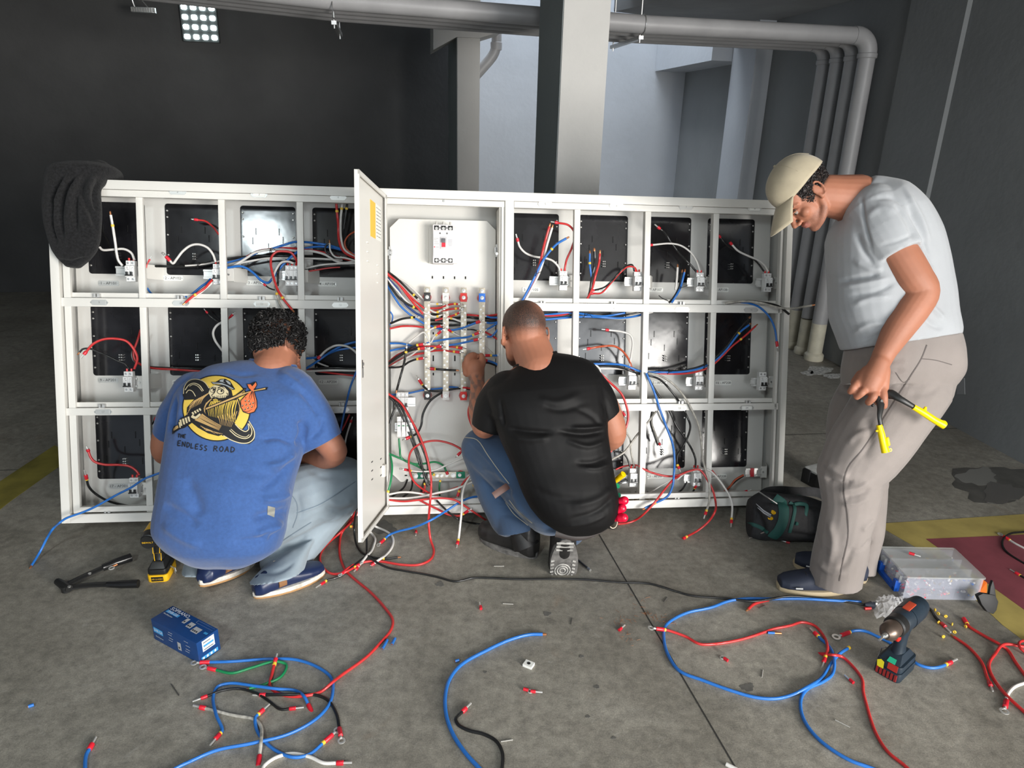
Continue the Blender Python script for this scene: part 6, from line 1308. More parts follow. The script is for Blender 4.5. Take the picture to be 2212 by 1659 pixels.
# ======================= C: standing man in the grey T-shirt
P3 = thing('person', 'standing person in a beige cap and grey T-shirt, holding a yellow-handled tool', 'person', F(1790, 1275))
CD = 2.60
HC = HM(D(1742, 421, CD), -RX*.60+RY*.80+RZ*.05, -RX*.80-RY*.60)
mb = MB(); head(mb, HC, .96)
chain(mb, [(1760, 420, CD, 42), (1805, 425, CD, 46), (1850, 430, CD+.01, 52)])
sections(mb, [(1862, 425, CD+.02, 48, .09, -35), (1890, 460, CD+.02, 78, .15, -15), (1905, 530, CD+.02, 92, .15), (1918, 620, CD+.02, 100, .14), (1930, 720, CD+.02, 98, .14), (1945, 790, CD+.03, 92, .14)])
chain(mb, [(1898, 478, 2.53, 44), (1935, 540, 2.48, 42), (1972, 600, 2.46, 40), (1990, 630, 2.46, 36), (1968, 670, 2.46, 36), (1938, 715, 2.46, 31), (1912, 760, 2.47, 23), (1900, 785, 2.47, 21)])
hd = 2.46
chain(mb, [(1900, 785, hd, 21), (1886, 815, hd, 25), (1878, 832, hd, 24)]); chain(mb, [(1904, 800, hd, 18), (1904, 838, hd, 15)]); chain(mb, [(1875, 805, hd+.01, 16), (1858, 832, hd+.01, 16)]); chain(mb, [(1862, 812, hd+.03, 14), (1850, 826, hd+.03, 12)])
for L_ in ([(1905, 836, hd-.008, 9.5), (1909, 858, hd-.022, 8.6), (1910, 877, hd-.012, 7.2)], [(1889, 842, hd-.010, 9.5), (1886, 858, hd-.028, 8.8), (1876, 869, hd-.014, 7.6)],
           [(1870, 838, hd-.005, 9), (1862, 848, hd-.02, 8.4), (1851, 857, hd-.006, 7.4)], [(1852, 826, hd+.005, 8.5), (1843, 838, hd-.006, 8), (1837, 846, hd+.006, 7)],
           [(1900, 815, hd+.03, 12), (1898, 845, hd+.045, 10), (1896, 868, hd+.038, 8.5)]): chain(mb, L_)
chain(mb, [(1880, 480, 2.74, 40), (1850, 560, 2.80, 34), (1838, 640, 2.82, 28), (1850, 720, 2.84, 22), (1866, 790, 2.84, 17)]); hand(mb, HM(D(1868, 800, 2.84), RY+RX*.2, -RZ), 30, -1)
for L_ in ([(1960, 830, 2.66, 60), (1900, 930, 2.66, 52), (1838, 1015, 2.66, 42)], [(1838, 1015, 2.66, 40), (1835, 1110, 2.68, 34), (1808, 1225, 2.76, 21), (1812, 1255, 2.79, 18)],
           [(1930, 830, 2.82, 58), (1885, 940, 2.86, 48), (1865, 1040, 2.88, 38)], [(1865, 1040, 2.88, 36), (1868, 1130, 2.88, 30), (1855, 1225, 2.88, 20)]): chain(mb, L_)
def stubC(co): q = loc(HC, co); return (.6*sstep(q[:, 1], .0, .02)*sstep(-q[:, 2], .045, .06)*sstep(.13-np.linalg.norm(q, axis=1), -.02, .0)+.0)*(np.linalg.norm(q, axis=1) < .15)
def hairC(co): q = loc(HC, co); return (sstep(q[:, 2], -.03, -.01)*(q[:, 1] < .0)+sstep(q[:, 2], .0, .012)*(q[:, 1] < .045))*(np.linalg.norm(q, axis=1) < .15)*(1-sstep(np.abs(q[:, 0]), .075, .08)*(q[:, 1] > -.035)*(q[:, 2] < .03))
def lipsC(co): q = loc(HC, co); return (np.abs(q[:, 2]+.067) < .011)*(q[:, 1] > .085)*.6
bodyC, bvcC = remesh(mb, 'body', M_skin, P3, .0038, 4, attr={'stub': stubC, 'hair': hairC, 'lips': lipsC, 'tattoo': lambda c: c[:, 0]*0})
for q in (-1, 1):
    m = MB(); m.ell((q*.031, .0825, -.002), .0098, HC); e = m.build('eye', M_eye, P3, world=True); m = MB(); m.ell((q*.031, .0900, -.006), (.0052, .003, .0050), HC); m.build('iris', M_iris, e, world=True)
    m = MB(); m.caps([HC @ Vector((q*.018, .0965, .003)), HC @ Vector((q*.032, .0965, .0045)), HC @ Vector((q*.044, .084, .002))], [.0028, .0032, .0025], 8); m.build('eyelid', M_skin, P3, world=True)
    m = MB(); rg = random.Random(5+q)
    for k in range(40): u = k/39; x = q*(.016+.034*u); yy = .0995-.020*u*u; m.tube([HC @ Vector((x, yy, .020+rg.uniform(-.003, .003))), HC @ Vector((x+q*.006, yy-.001, .024+rg.uniform(-.003, .003)))], .0007, 4)
    m.build('eyebrow', M_hair, P3, world=True)
def keepC(p, rg):
    if p.z < -.045 or (p.y > .045): return False
    if p.y > -.03 and p.z < .0 and not (p.y < .035 and p.z > -.028 and p.y > .012): return False
    if p.z > .062: return p.y < -.06 and p.z < .10
    return True
curls(P3, HC, 1500, keepC, 11, .0013, .016, .004, rad=(.0775, .098, .087), turns=.3, amp=.002, mtl=mat('dark cropped hair', (.012, .009, .009), .5), down=.3)
curls(P3, HC, 140, lambda p, rg: p.y < -.045 and p.y > -.095 and p.z > .08 and abs(p.x) < .04, 12, .0016, .022, .012, name='hair_tuft', turns=.5, amp=.003, mtl=mat('dark cropped hair', (.012, .009, .009), .5), down=0, rad=(.0775, .098, .090))
# cap
M_cap = mat('beige cotton cap', (.40, .345, .245), .85, noise=(20, .08), bump=(500, .0012, .5), sheen=.2)
def capdome():
    vs = []; fs = []; nu, nv = 36, 14; c = Vector((0, -.013, .052)); R = Vector((.090, .110, .101))
    for j in range(nv+1):
        for k in range(nu):
            a = 2*math.pi*k/nu; f0 = -.02 if math.sin(a) > -.2 else -.02
            th = (j/nv)*math.radians(95)
            x = R.x*math.sin(th)*math.cos(a); y = R.y*math.sin(th)*math.sin(a); z = R.z*math.cos(th)
            z += -.10*(y)*(th/1.5) if 0 else 0
            p = c+Vector((x, y, z)); p.z += (0 if math.sin(a) > 0 else .010*math.sin(a))*(j/nv)**2; p.y += .010*max(0, math.sin(a))*math.sin(th)*math.cos(th)*2
            dent = .006*math.exp(-((a-1.9)/.25)**2)*math.exp(-((j/nv-.6)/.3)**2)+.004*math.sin(a*6)*math.exp(-((j/nv-.7)/.25)**2)
            p = p-(p-c).normalized()*dent*.6; vs.append(p)
    for j in range(nv):
        for k in range(nu): fs.append((j*nu+k, j*nu+(k+1) % nu, (j+1)*nu+(k+1) % nu, (j+1)*nu+k))
    m = MB(); m.add(vs, fs, HC)
    return m
m = capdome(); cp = m.build('cap', M_cap, P3, world=True, ang=80); md = cp.modifiers.new('thick', 'SOLIDIFY'); md.thickness = .002; md.offset = 1
def brim():
    vs = []; fs = []; nu, nv = 20, 7
    for j in range(nv+1):
        for k in range(nu+1):
            a = math.radians(38+104*k/nu); u = j/nv; x = .088*math.cos(a)*(1-.06*u); y = -.013+.109*math.sin(a)+.100*u*math.sin(a)**.6
            vs.append((x, y, .052-.030*u-.012*u*u-.034*(x/.088)**2*(.35+.65*u)+.006*(1-u)*math.sin(a)))
    for j in range(nv):
        for k in range(nu): q = j*(nu+1)+k; fs.append((q, q+1, q+nu+2, q+nu+1))
    m = MB(); m.add(vs, fs, HC); return m
m = brim(); br = m.build('cap_brim', M_cap, cp, world=True, ang=80); md = br.modifiers.new('thick', 'SOLIDIFY'); md.thickness = .003; md.offset = 0
m = MB()
for k in range(6): a = math.radians(90+60*k+30); m.tube(catmull([HC @ (Vector((0, -.013, .052))+Vector((.0925*math.sin(t)*math.cos(a), .1125*math.sin(t)*math.sin(a), .1032*math.cos(t)))) for t in (0, .4, .8, 1.2)], 4), .0009, 5)
m.ell(tuple(HC @ Vector((0, -.013, .155))), .006); m.build('cap_seams', M_cap, cp, world=True)
# T-shirt
mb = MB()
sections(mb, [(1850, 418, CD+.015, 44, .085, -50), (1862, 425, CD+.015, 56, .105, -42), (1878, 440, CD+.02, 72, .16, -30), (1892, 470, CD+.02, 92, .19, -14), (1904, 510, CD+.02, 108, .195, -4), (1914, 560, CD+.02, 118, .185), (1922, 620, CD+.02, 124, .18),
              (1928, 680, CD+.02, 127, .18), (1940, 718, CD+.02, 121, .178, -4), (1944, 738, CD+.02, 116, .175, -8)])
sleeve(mb, [(1890, 462, 2.55, 64), (1915, 505, 2.50, 60), (1941, 550, 2.48, 53)]); sleeve(mb, [(1885, 470, 2.72, 58), (1860, 530, 2.79, 48), (1850, 570, 2.81, 44)])
FC = [([(1840, 560), (1880, 580), (1910, 580)], 7, 4), ([(1810, 610), (1860, 600), (1905, 590)], 5, -7), ([(1815, 620), (1870, 612), (1925, 600)], 5, 5), ([(1830, 640), (1890, 630), (1935, 610)], 6, -4), ([(1840, 660), (1880, 645), (1930, 640)], 6, 4),
      ([(1950, 400), (1990, 470), (2010, 530)], 6, 5), ([(1960, 440), (1985, 500), (2010, 570)], 5, -5), ([(1975, 480), (2000, 560), (2020, 600)], 5, 5), ([(1970, 520), (1995, 590), (2025, 640)], 5, -5), ([(1990, 640), (2020, 670), (2040, 690)], 6, 5),
      ([(1930, 440), (1960, 480), (1975, 520)], 6, -5), ([(1880, 430), (1930, 430), (1960, 450)], 5, -3), ([(1860, 420), (1868, 480), (1885, 540)], 4, -4), ([(1850, 500), (1865, 540), (1890, 575)], 6, -5), ([(1980, 660), (2010, 700), (2040, 710)], 6, -4),
      ([(1840, 720), (1880, 700), (1920, 700)], 6, 4), ([(1860, 740), (1890, 725), (1930, 720)], 5, -4), ([(1900, 530), (1940, 520), (1975, 505)], 4, -2.5), ([(1870, 470), (1900, 450), (1940, 460)], 8, 3), ([(1940, 560), (1990, 620), (2010, 660)], 7, -4)]
M_gry = cloth('light grey cotton', (.36, .375, .395), .04, bs=700)
shirtC, bvC = remesh(mb, 't_shirt', M_gry, P3, .005, 4, sfold(FC, 2.2, 21))
# trousers
mb = MB()
sections(mb, [(1948, 735, CD+.03, 112, .165, -8), (1950, 765, CD+.03, 118, .17, -4), (1948, 800, CD+.04, 120, .175), (1940, 830, CD+.05, 112, .165)])
chain(mb, [(1962, 825, 2.64, 92), (1915, 905, 2.64, 84), (1860, 985, 2.64, 78), (1836, 1020, 2.64, 68)]); chain(mb, [(1836, 1018, 2.64, 68), (1836, 1090, 2.66, 58), (1820, 1160, 2.69, 55)]); sleeve(mb, [(1824, 1150, 2.69, 56), (1812, 1205, 2.74, 55), (1804, 1258, 2.765, 53)])
chain(mb, [(1920, 820, 2.80, 82), (1870, 900, 2.84, 76), (1855, 990, 2.86, 62), (1862, 1040, 2.87, 52)]); chain(mb, [(1862, 1040, 2.87, 50), (1868, 1120, 2.87, 42), (1862, 1190, 2.88, 36)]); sleeve(mb, [(1864, 1180, 2.88, 36), (1858, 1215, 2.89, 34), (1855, 1236, 2.89, 33)])
FT = [([(1780, 1000), (1810, 1020), (1835, 1030)], 8, 7), ([(1775, 1030), (1810, 1045), (1850, 1040)], 7, -7), ([(1880, 1040), (1850, 1055), (1810, 1060)], 5, 5), ([(1885, 1055), (1855, 1070), (1820, 1075)], 5, -5), ([(1880, 1075), (1850, 1088), (1815, 1090)], 5, 4),
      ([(1990, 770), (1950, 850), (1900, 930), (1840, 1010), (1825, 1060), (1835, 1130), (1815, 1240)], 2.5, .6), ([(1870, 790), (1910, 800), (1960, 800)], 5, -3), ([(1860, 815), (1900, 825), (1950, 830)], 5, 3), ([(1840, 770), (1890, 780), (1960, 778)], 5, -3), ([(1800, 840), (1830, 850), (1845, 880)], 8, -6),
      ([(1870, 900), (1880, 950), (1860, 1000)], 12, -6), ([(1830, 960), (1850, 940), (1880, 930)], 7, 4), ([(1790, 1120), (1800, 1170), (1790, 1220)], 8, 5), ([(1845, 1180), (1830, 1215), (1810, 1235)], 7, -5), ([(1765, 1215), (1790, 1235), (1830, 1240)], 6, 5), ([(2040, 830), (2000, 850), (1960, 850)], 8, -3),
      ([(1890, 1120), (1875, 1135), (1862, 1150)], 5, 4), ([(1885, 1165), (1870, 1180), (1858, 1190)], 5, -4)]
M_tro = mat('grey beige work cloth', (.24, .21, .195), .85, noise=(9, .07), bump=(550, .0012, .5), sheen=.2)
trC, btC = remesh(mb, 'trousers', M_tro, P3, .005, 4, sfold(FT, 2.4, 31))
M_, L_ = shoemat(F(1832, 1276), F(1682, 1272)); shoe(P3, M_, .28, 'runner')
M_, L_ = shoemat(F(1872, 1258), F(1704, 1218)); shoe(P3, M_, .28, 'runner')
# ================================================================= tools and things
def base(px, py): return F(px, py)
# ---- jacket over the top left corner
def jd(px, py, d): return (C(px, py, d)-O0).dot(RZ)
mb = MB(); S = []
for px, py, a, d, b in [(212, 357, 26, .06, .06), (200, 364, 52, .06, .11), (186, 374, 66, .05, .135), (168, 388, 62, .01, .10), (157, 405, 59, -.03, .055), (155, 440, 62, -.035, .050), (156, 480, 60, -.035, .050), (160, 515, 56, -.035, .048), (160, 540, 48, -.033, .042), (158, 560, 34, -.032, .035), (157, 578, 14, -.03, .022)]:
    dep = jd(px, py, d); S.append((D(px, py, dep), RX*PX(a, dep), RZ*b))
CC_ = catmull([s[0] for s in S], 4); AA = catmull([s[1] for s in S], 4); BB = catmull([s[2] for s in S], 4); mb.loft(list(zip(CC_, AA, BB)), n=40)
mb.caps([D(215, 372, jd(215, 372, .10)), D(240, 380, jd(240, 380, .12)), D(258, 392, jd(258, 392, .14))], [.05, .035, .02])
FJK = [([(188, 362), (168, 400), (160, 450), (165, 520)], 6, -14), ([(170, 368), (140, 410), (128, 470), (135, 530)], 6, -14), ([(205, 362), (185, 385), (175, 420), (200, 470), (208, 500)], 6, -12), ([(140, 375), (115, 420), (108, 490), (125, 540)], 5, -10), ([(150, 372), (130, 410), (118, 450)], 5, 8), ([(178, 372), (160, 400), (150, 440), (150, 500)], 7, 9), ([(205, 375), (190, 410), (200, 450)], 6, 7), ([(122, 562), (150, 566), (190, 556)], 3, -7), ([(215, 385), (200, 430), (212, 460)], 5, -7)]
jk = thing('jacket', 'black fleece jacket hung over the top left corner of the cabinet', 'jacket', C(157, 460, -.03))
M_flc = mat('black fleece', (.012, .012, .013), .95, 0, .2, noise=(120, .5), bump=(260, .004, 1.0), sheen=.08)
jko, _ = remesh(mb, 'jacket_body', M_flc, jk, .005, 3, sfold(FJK, 2.5, 77))
# ---- generic cordless drill; local z up, y towards the chuck, base at z=0
def drill(name, label, M, cb, ca, ct, style):
    o = thing(name, label, 'drill', M, None)
    m = MB(); m.rbox((-.038, -.060, .0), (.038, .055, .030), .014); m.build('battery', ca if style == 'yellow' else cb, o, bevel=.003)
    m = MB(); m.rbox((-.036, -.056, .030), (.036, .052, .052), .014); m.add([(-.03, .048, .052), (.03, .048, .052), (.02, .02, .075), (-.02, .02, .075), (-.03, -.05, .052), (.03, -.05, .052), (.02, -.03, .075), (-.02, -.03, .075)], [(0, 1, 2, 3), (4, 7, 6, 5), (0, 3, 7, 4), (1, 5, 6, 2), (3, 2, 6, 7), (0, 4, 5, 1)]); m.build('battery_shoe', cb, o, bevel=.004)
    if style == 'blue':
        m = MB(); 
        for k in range(6): m.box((-.030+.0105*k, .053, .005), (-.0235+.0105*k, .058, .026))
        m.build('battery_rib', mat('dark red plastic', (.28, .02, .02), .4), o)
    else:
        m = MB(); m.rbox((-.022, -.0625, .006), (.022, -.058, .024), .002); m.build('battery_badge', mat('tool black', (.012, .012, .012), .45), o)
        V, Fc = text_mesh('XR LI-ION', .009); m = MB(); m.add([(x, -.0628, y+.015) for x, y in V], Fc); m.build('lettering', ca, o, smooth=False)
    S = []
    for z, y, a, b in [(.048, -.004, .026, .036), (.062, .0, .020, .027), (.09, .002, .0165, .0215), (.125, .004, .0165, .022), (.15, .006, .019, .027), (.172, .008, .024, .04)]: S.append(((0, y, z), (a, 0, 0), (0, b, 0)))
    m = MB(); m.loft(S, n=20); m.build('grip', cb, o)
    m = MB(); A = [(-.085, .020), (-.080, .029), (-.05, .034), (.0, .034), (.045, .032), (.055, .029)]
    m.lathe([(r, y) for y, r in A], T(Vector((0, 0, .195))) @ rot('X', -90), 24); m.build('motor_housing', cb, o)
    m = MB(); m.lathe([(r, y) for y, r in [(-.05, .0345), (-.01, .0346), (.015, .0345)]], T(Vector((0, 0, .195))) @ rot('X', -90), 24, cap=False); m.build('colour_band', ca, o)
    m = MB(); m.lathe([(.030, .054), (.031, .058), (.031, .082), (.027, .086)], T(Vector((0, 0, .195))) @ rot('X', -90), 26); m.build('clutch_ring', mat('tool black', (.012, .012, .012), .45), o)
    m = MB(); m.lathe([(.025, .086), (.026, .092), (.026, .118), (.020, .130), (.012, .138)], T(Vector((0, 0, .195))) @ rot('X', -90), 22); m.build('chuck', mat('worn chuck', (.14, .105, .085), .35, .7), o)
    m = MB(); m.lathe([(.009, .136), (.006, .150), (.003, .152), (.003, .175)], T(Vector((0, 0, .195))) @ rot('X', -90), 10); m.build('bit', M_steel, o)
    m = MB(); m.rbox((-.007, .018, .125), (.007, .042, .160), .005); m.build('trigger', ct, o, bevel=.003)
    m = MB(); m.tube([(.040, -.02, .045), (.052, -.02, .035), (.054, -.02, .010), (.050, .0, .004), (.046, .005, .02)], .0022, 6); m.build('belt_hook', M_steel, o)
    if style == 'yellow':
        m = MB(); m.lathe([(.024, 0), (.026, .003), (.026, .006)], T(Vector((0, -.083, .195))) @ rot('X', 90), 20); 
        m.build('rear_cap', mat('tool black', (.012, .012, .012), .45), o)
        V, Fc = text_mesh('DEWALT', .010); m = MB(); m.add([(x, -.0900, y+.195) for x, y in V], Fc); m.build('lettering', ca, o, smooth=False)
        for zz in (.105, .14):
            m = MB(); m.tube([(-.012, -.026 if zz < .12 else -.03, zz-.03), (-.013, -.021, zz), (.013, -.021, zz), (.012, -.026 if zz < .12 else -.03, zz-.03)], .0014, 5); m.build('trim_line', ca, o)
    else:
        m = MB(); m.box((.0325, -.030, .185), (.0348, .02, .200)); q = m.build('side_badge', mat('badge orange red', (.55, .07, .03), .4), o)
        V, Fc = text_mesh('BOSCH', .013); m = MB(); m.add([(.0351, x-.004, y+.1925) for x, y in V], Fc); m.build('lettering', mat('pale lettering', (.6, .6, .6), .5), q, smooth=False)
        m = MB(); m.box((-.010, -.02, .2275), (.010, .026, .2315)); m.build('top_slider', mat('badge orange red', (.55, .07, .03), .4), o, bevel=.001)
        m = MB(); m.box((-.026, .0485, .032), (.002, .0525, .052)); m.build('red_sticker', mat('sticker red', (.45, .03, .02), .5), o)
        m = MB(); m.add([(-.016, .051, .0545), (.008, .051, .0545), (.006, .038, .0645), (-.014, .038, .0645)], [(0, 1, 2, 3)]); m.build('green_sticker', mat('sticker green', (.02, .40, .22), .5), o)
        m = MB(); m.add([(.010, .0562, .026), (.028, .0562, .024), (.032, .0540, .044), (.022, .0535, .052), (.012, .0540, .048)], [(0, 1, 2, 3, 4)]); m.build('yellow_sticker', mat('sticker yellow', (.8, .7, .02), .5), o, smooth=False)
    return o
M_tk = mat('tool black', (.012, .012, .012), .45); M_ty = mat('tool yellow', (.80, .45, .01), .4); M_bb = mat('tool petrol blue', (.012, .022, .034), .45, noise=(30, .2))
b0 = F(352, 1238); drill('cordless_drill', 'yellow and black cordless drill standing beside the blue T-shirt', T(b0) @ rot('Z', 8) @ rot('Z', 0), M_tk, M_ty, M_tk, 'yellow')
b1 = F(1930, 1446)
fwd = (F(1905, 1480)-F(1955, 1432)); an = math.atan2(fwd.y, fwd.x)-math.pi/2
drill('cordless_drill', 'blue-grey cordless drill with red trigger standing on its battery in front of the clear box', T(b1) @ Matrix.Rotation(an, 4, 'Z') @ Matrix.Scale(1.12, 4), M_bb, mat('badge orange red', (.55, .07, .03), .4) if 0 else M_bb, mat('trigger red', (.65, .02, .01), .4), 'blue')
# ---- crimping pliers on the floor
def flatarm(m, P, w, t):
    m.tube(catmull(P, 5), w, 10, flat=(t, (0, 0, 1)))
o = thing('crimping_tool', 'black long-handled crimping tool lying open on the floor at the left', 'crimping tool', F(200, 1245))
m = MB(); m.tube(catmull([F(142, 1264, .020), F(185, 1243, .020), F(228, 1224, .022), F(255, 1214, .022)], 5), .015, 10, flat=(.45, (0, 0, 1))); m.build('upper_arm', M_tk, o, world=True)
m = MB(); m.tube(catmull([F(145, 1270, .014), F(190, 1264, .012), F(235, 1262, .012), F(260, 1262, .014)], 5), .015, 10, flat=(.45, (0, 0, 1))); m.build('lower_arm', M_tk, o, world=True)
m = MB(); m.tube(catmull([F(222, 1226, .022), F(250, 1215, .024), F(283, 1204, .022)], 5), [.014, .016, .017], 12); m.build('handle', mat('glossy black grip', (.010, .010, .011), .22), o, world=True)
m = MB(); m.tube(catmull([F(232, 1262, .013), F(262, 1262, .015), F(299, 1261, .015)], 5), [.012, .015, .016], 12); m.build('handle', mat('glossy black grip', (.010, .010, .011), .22), o, world=True)
m = MB(); m.tube([F(124, 1256, .022), F(137, 1264, .022), F(150, 1272, .020)], [.013, .016, .014], 12); m.lathe([(.018, -.012), (.018, .012)], T(F(143, 1270, .018)), 16); m.build('head', M_tk, o, world=True)
m = MB(); m.lathe([(.006, 0), (.006, .004)], T(F(194, 1240, .026)), 10); m.lathe([(.006, 0), (.006, .004)], T(F(150, 1268, .030)), 10); m.build('pivot_bolt', M_steel, o, world=True)
o = thing('loose_lug', 'loose ring lug lying on the black crimping tool at the left', 'terminal', F(241, 1227, .036)); m = MB(); lm = frame(F(241, 1227, .037), (0, 0, 1), RX)
n = 16; m.tube([lm @ Vector((.009*math.cos(a), .009*math.sin(a), 0)) for a in [2*math.pi*k/n for k in range(n)]], .0028, 6, closed=True); m.build('ring', M_tin, o, world=True)
m = MB(); m.tube([F(243, 1224, .037), F(253, 1219, .038)], .0042, 8); m.build('barrel', M_cop, o, world=True)
# ---- carton
L0, F0, R0 = F(333.5, 1380), F(431, 1434.6), F(478.6, 1403)
ex = (F0-L0); lx = ex.length; ex.normalize(); ey = Vector((-ex.y, ex.x, 0)); ly = abs((R0-F0).dot(ey)); 
MC2 = Matrix(((ex.x, ey.x, 0, L0.x), (ex.y, ey.y, 0, L0.y), (0, 0, 1, 0), (0, 0, 0, 1))); hz = .083
bx = thing('carton', 'blue printed cardboard box of breakers lying on the floor', 'box', MC2)
M_car = mat('blue printed card', (.006, .045, .17), .38, noise=(30, .08)); M_lb = mat('light blue print', (.05, .30, .62), .45); M_wp = mat('white print', (.72, .74, .76), .5)
m = MB(); m.box((0, 0, 0), (lx, ly, hz)); m.build('carton_body', M_car, bx, bevel=.002)
def deco(parent, O_, ux, uy, items, name='print'):
    """items: ('t', text, x, y, size, mat) or ('r', x0, y0, x1, y1, mat) on a face with origin O_, axes ux, uy"""
    nz = ux.cross(uy).normalized()
    by = {}
    for it in items:
        m = by.setdefault(it[-1], MB()); lift = .0006 if it[0] == 'r' else .0011
        if it[0] == 't':
            V, Fc = text_mesh(it[1], it[4], .01 if len(it) > 6 else 0); m.add([O_+ux*(it[2]+x)+uy*(it[3]+y)+nz*lift for x, y in V], Fc)
        else:
            x0, y0, x1, y1 = it[1:5]; z0 = lift*(1+.25*len(m.f) % 1)
            P = [O_+ux*x+uy*y+nz*(it[5] if len(it) > 6 else lift) for x, y in ((x0, y0), (x1, y0), (x1, y1), (x0, y1))]; m.add(P, [(0, 1, 2, 3)])
    for k, m in by.items(): m.build(name, MATS[k], parent, smooth=False)
X_, Y_, Z_ = Vector((1, 0, 0)), Vector((0, 1, 0)), Vector((0, 0, 1))
def brk(x, y, n, s):
    r = [('r', x, y, x+s*.5*n+s*.3, y+s*1.4, .0007, 'breaker grey plastic')]
    for k in range(n): r.append(('r', x+s*.2+s*.5*k, y+s*.25, x+s*.5+s*.5*k, y+s*.6, .0012, 'black ink'))
    return r
top = [('t', 'SOPRANO', lx*.24, ly*.86, .020, 'white print'), ('r', lx*.03, ly*.60, lx*.30, ly*.74, 'light blue print'), ('t', 'SHB-GII', lx*.165, ly*.67, .015, 'white print'), ('t', 'Mini Disjuntor', lx*.14, ly*.50, .008, 'white print'),
       ('r', lx*.62, ly*.80, lx*.97, ly*.803, 'white print'), ('r', lx*.62, ly*.92, lx*.97, ly*.923, 'white print'), ('r', lx*.62, ly*.80, lx*.622, ly*.92, 'white print'), ('r', lx*.90, ly*.52, lx*.97, ly*.62, 'light blue print')]
top += brk(lx*.44, ly*.50, 1, .018)+brk(lx*.56, ly*.42, 2, .018)+brk(lx*.70, ly*.34, 3, .018)
deco(bx, Vector((0, 0, hz)), X_, Y_, top)
deco(bx, Vector((0, 0, 0)), X_, Z_, [('r', lx*.03, hz*.42, lx*.24, hz*.66, 'light blue print'), ('t', 'SHB-GII', lx*.135, hz*.54, .014, 'white print'), ('t', 'Mini Disjuntor', lx*.15, hz*.24, .007, 'white print')]+brk(lx*.56, hz*.18, 1, .022)
     + [('r', lx*x, hz*z, lx*(x+.09), hz*z+.0012, 'white print') for x, z in ((.38, .8), (.36, .68), (.38, .52), (.36, .4), (.72, .78), (.75, .6), (.74, .42), (.72, .3))])
deco(bx, Vector((lx, 0, 0)), Y_, Z_, [('r', ly*.22, hz*.42, ly*.78, hz*.92, 'white print'), ('r', ly*.27, hz*.62, ly*.73, hz*.70, .0012, 'light blue print'), ('r', ly*.27, hz*.80, ly*.6, hz*.83, .0012, 'black ink'), ('r', ly*.27, hz*.48, ly*.7, hz*.51, .0012, 'black ink'), ('r', ly*.12, hz*.06, ly*.88, hz*.22, 'light blue print')]
     + [('r', ly*(.17+.18*k), hz*.09, ly*(.25+.18*k), hz*.19, .0012, 'white print') for k in range(4)])
# ---- clear organiser box
tl, tr, br_, bl = [(1912.7, 1185), (2062, 1185), (2127.8, 1245), (1970.6, 1245)]
g0, g1 = F(1949, 1294), F(2112, 1297); ux = (g1-g0); W_o = ux.length; ux.normalize(); uy = Vector((-ux.y, ux.x, 0)); g2 = F(1901, 1249); Do = max((g2-g0).dot(uy), .2); Ho = .098
MO = Matrix(((ux.x, uy.x, 0, g0.x), (ux.y, uy.y, 0, g0.y), (0, 0, 1, 0), (0, 0, 0, 1)))
ob = thing('organiser_box', 'clear plastic organiser box of crimp terminals with a blue handle', 'box', MO)
M_clr = mat('frosted clear plastic', (.70, .73, .84), .25, 0, .5, alpha=.20); M_clt = mat('frosted clear lid', (.66, .68, .66), .3, 0, .5, alpha=.33)
m = MB(); sh = .028
for a, b in (((0, 0, 0), (W_o, .002, Ho)), ((0, Do-.002, 0), (W_o, Do, Ho)), ((0, .002, 0), (.002, Do-.002, Ho)), ((W_o-.002, .002, 0), (W_o, Do-.002, Ho)), ((.002, .002, 0), (W_o-.002, Do-.002, .002)), ((.002, .002, Ho*.52), (W_o-.002, Do-.002, Ho*.52+.0015))): m.box(a, b)
m.build('box_shell', M_clr, ob, smooth=False)
m = MB()
for k in range(1, 6): m.box((W_o*k/6, .003, .003), (W_o*k/6+.0015, Do-.003, Ho-.003))
for k in (1, 2): m.box((.003, Do*k/3, .003), (W_o-.003, Do*k/3+.0015, Ho-.003))
m.build('dividers', M_clr, ob, smooth=False)
m = MB(); m.rbox((-.006, -.006, Ho), (W_o+.006, Do+.006, Ho+.007), .008); m.build('lid', M_clt, ob, bevel=.002)
m = MB()
m.box((-.022, .03, .012), (-.006, Do-.03, .030)); m.box((-.022, .03, .012), (-.001, .050, .062)); m.box((-.022, Do-.05, .012), (-.001, Do-.03, .062)); m.build('handle', mat('blue plastic handle', (.005, .07, .38), .35), ob, bevel=.003)
for y in (.028, Do-.055):
    m = MB(); m.box((-.012, y, .055), (-.001, y+.028, .085)); m.build('clip', M_clt, ob, bevel=.002)
rg = random.Random(9); cm = {}
for _ in range(300):
    x, y = rg.uniform(.008, W_o-.012), rg.uniform(.006, Do-.008); z = rg.choice((.003, Ho*.52+.003))+abs(rg.gauss(0, .007))
    col = int(x/W_o*6); k = rg.choice([['tinned copper', 'red ferrule sleeve'], ['red ferrule sleeve', 'tinned copper'], ['brass', 'tinned copper'], ['white cable', 'yellow marker ring', 'tinned copper'], ['white cable', 'red ferrule sleeve'], ['blue cable', 'tinned copper', 'white cable']][col])
    if 0 < col and z < .03 and rg.random() < .3: k = 'red ferrule sleeve'
    m = cm.setdefault(k, MB()); a = rg.uniform(0, 6.28); m.tube([(x, y, z+.002), (x+.010*math.cos(a), y+.008*math.sin(a), z+.004+rg.uniform(0, .006))], rg.uniform(.002, .0048), 6)
st_ = thing('crimp_terminals', 'mixed small crimp terminals filling the clear organiser box', 'terminals', MO, kind='stuff')
ks = list(cm); mm = MB()
for i, k in enumerate(ks):
    mm.cur = i; mm.add(cm[k].v, cm[k].f)
bpy.data.objects.remove(st_)
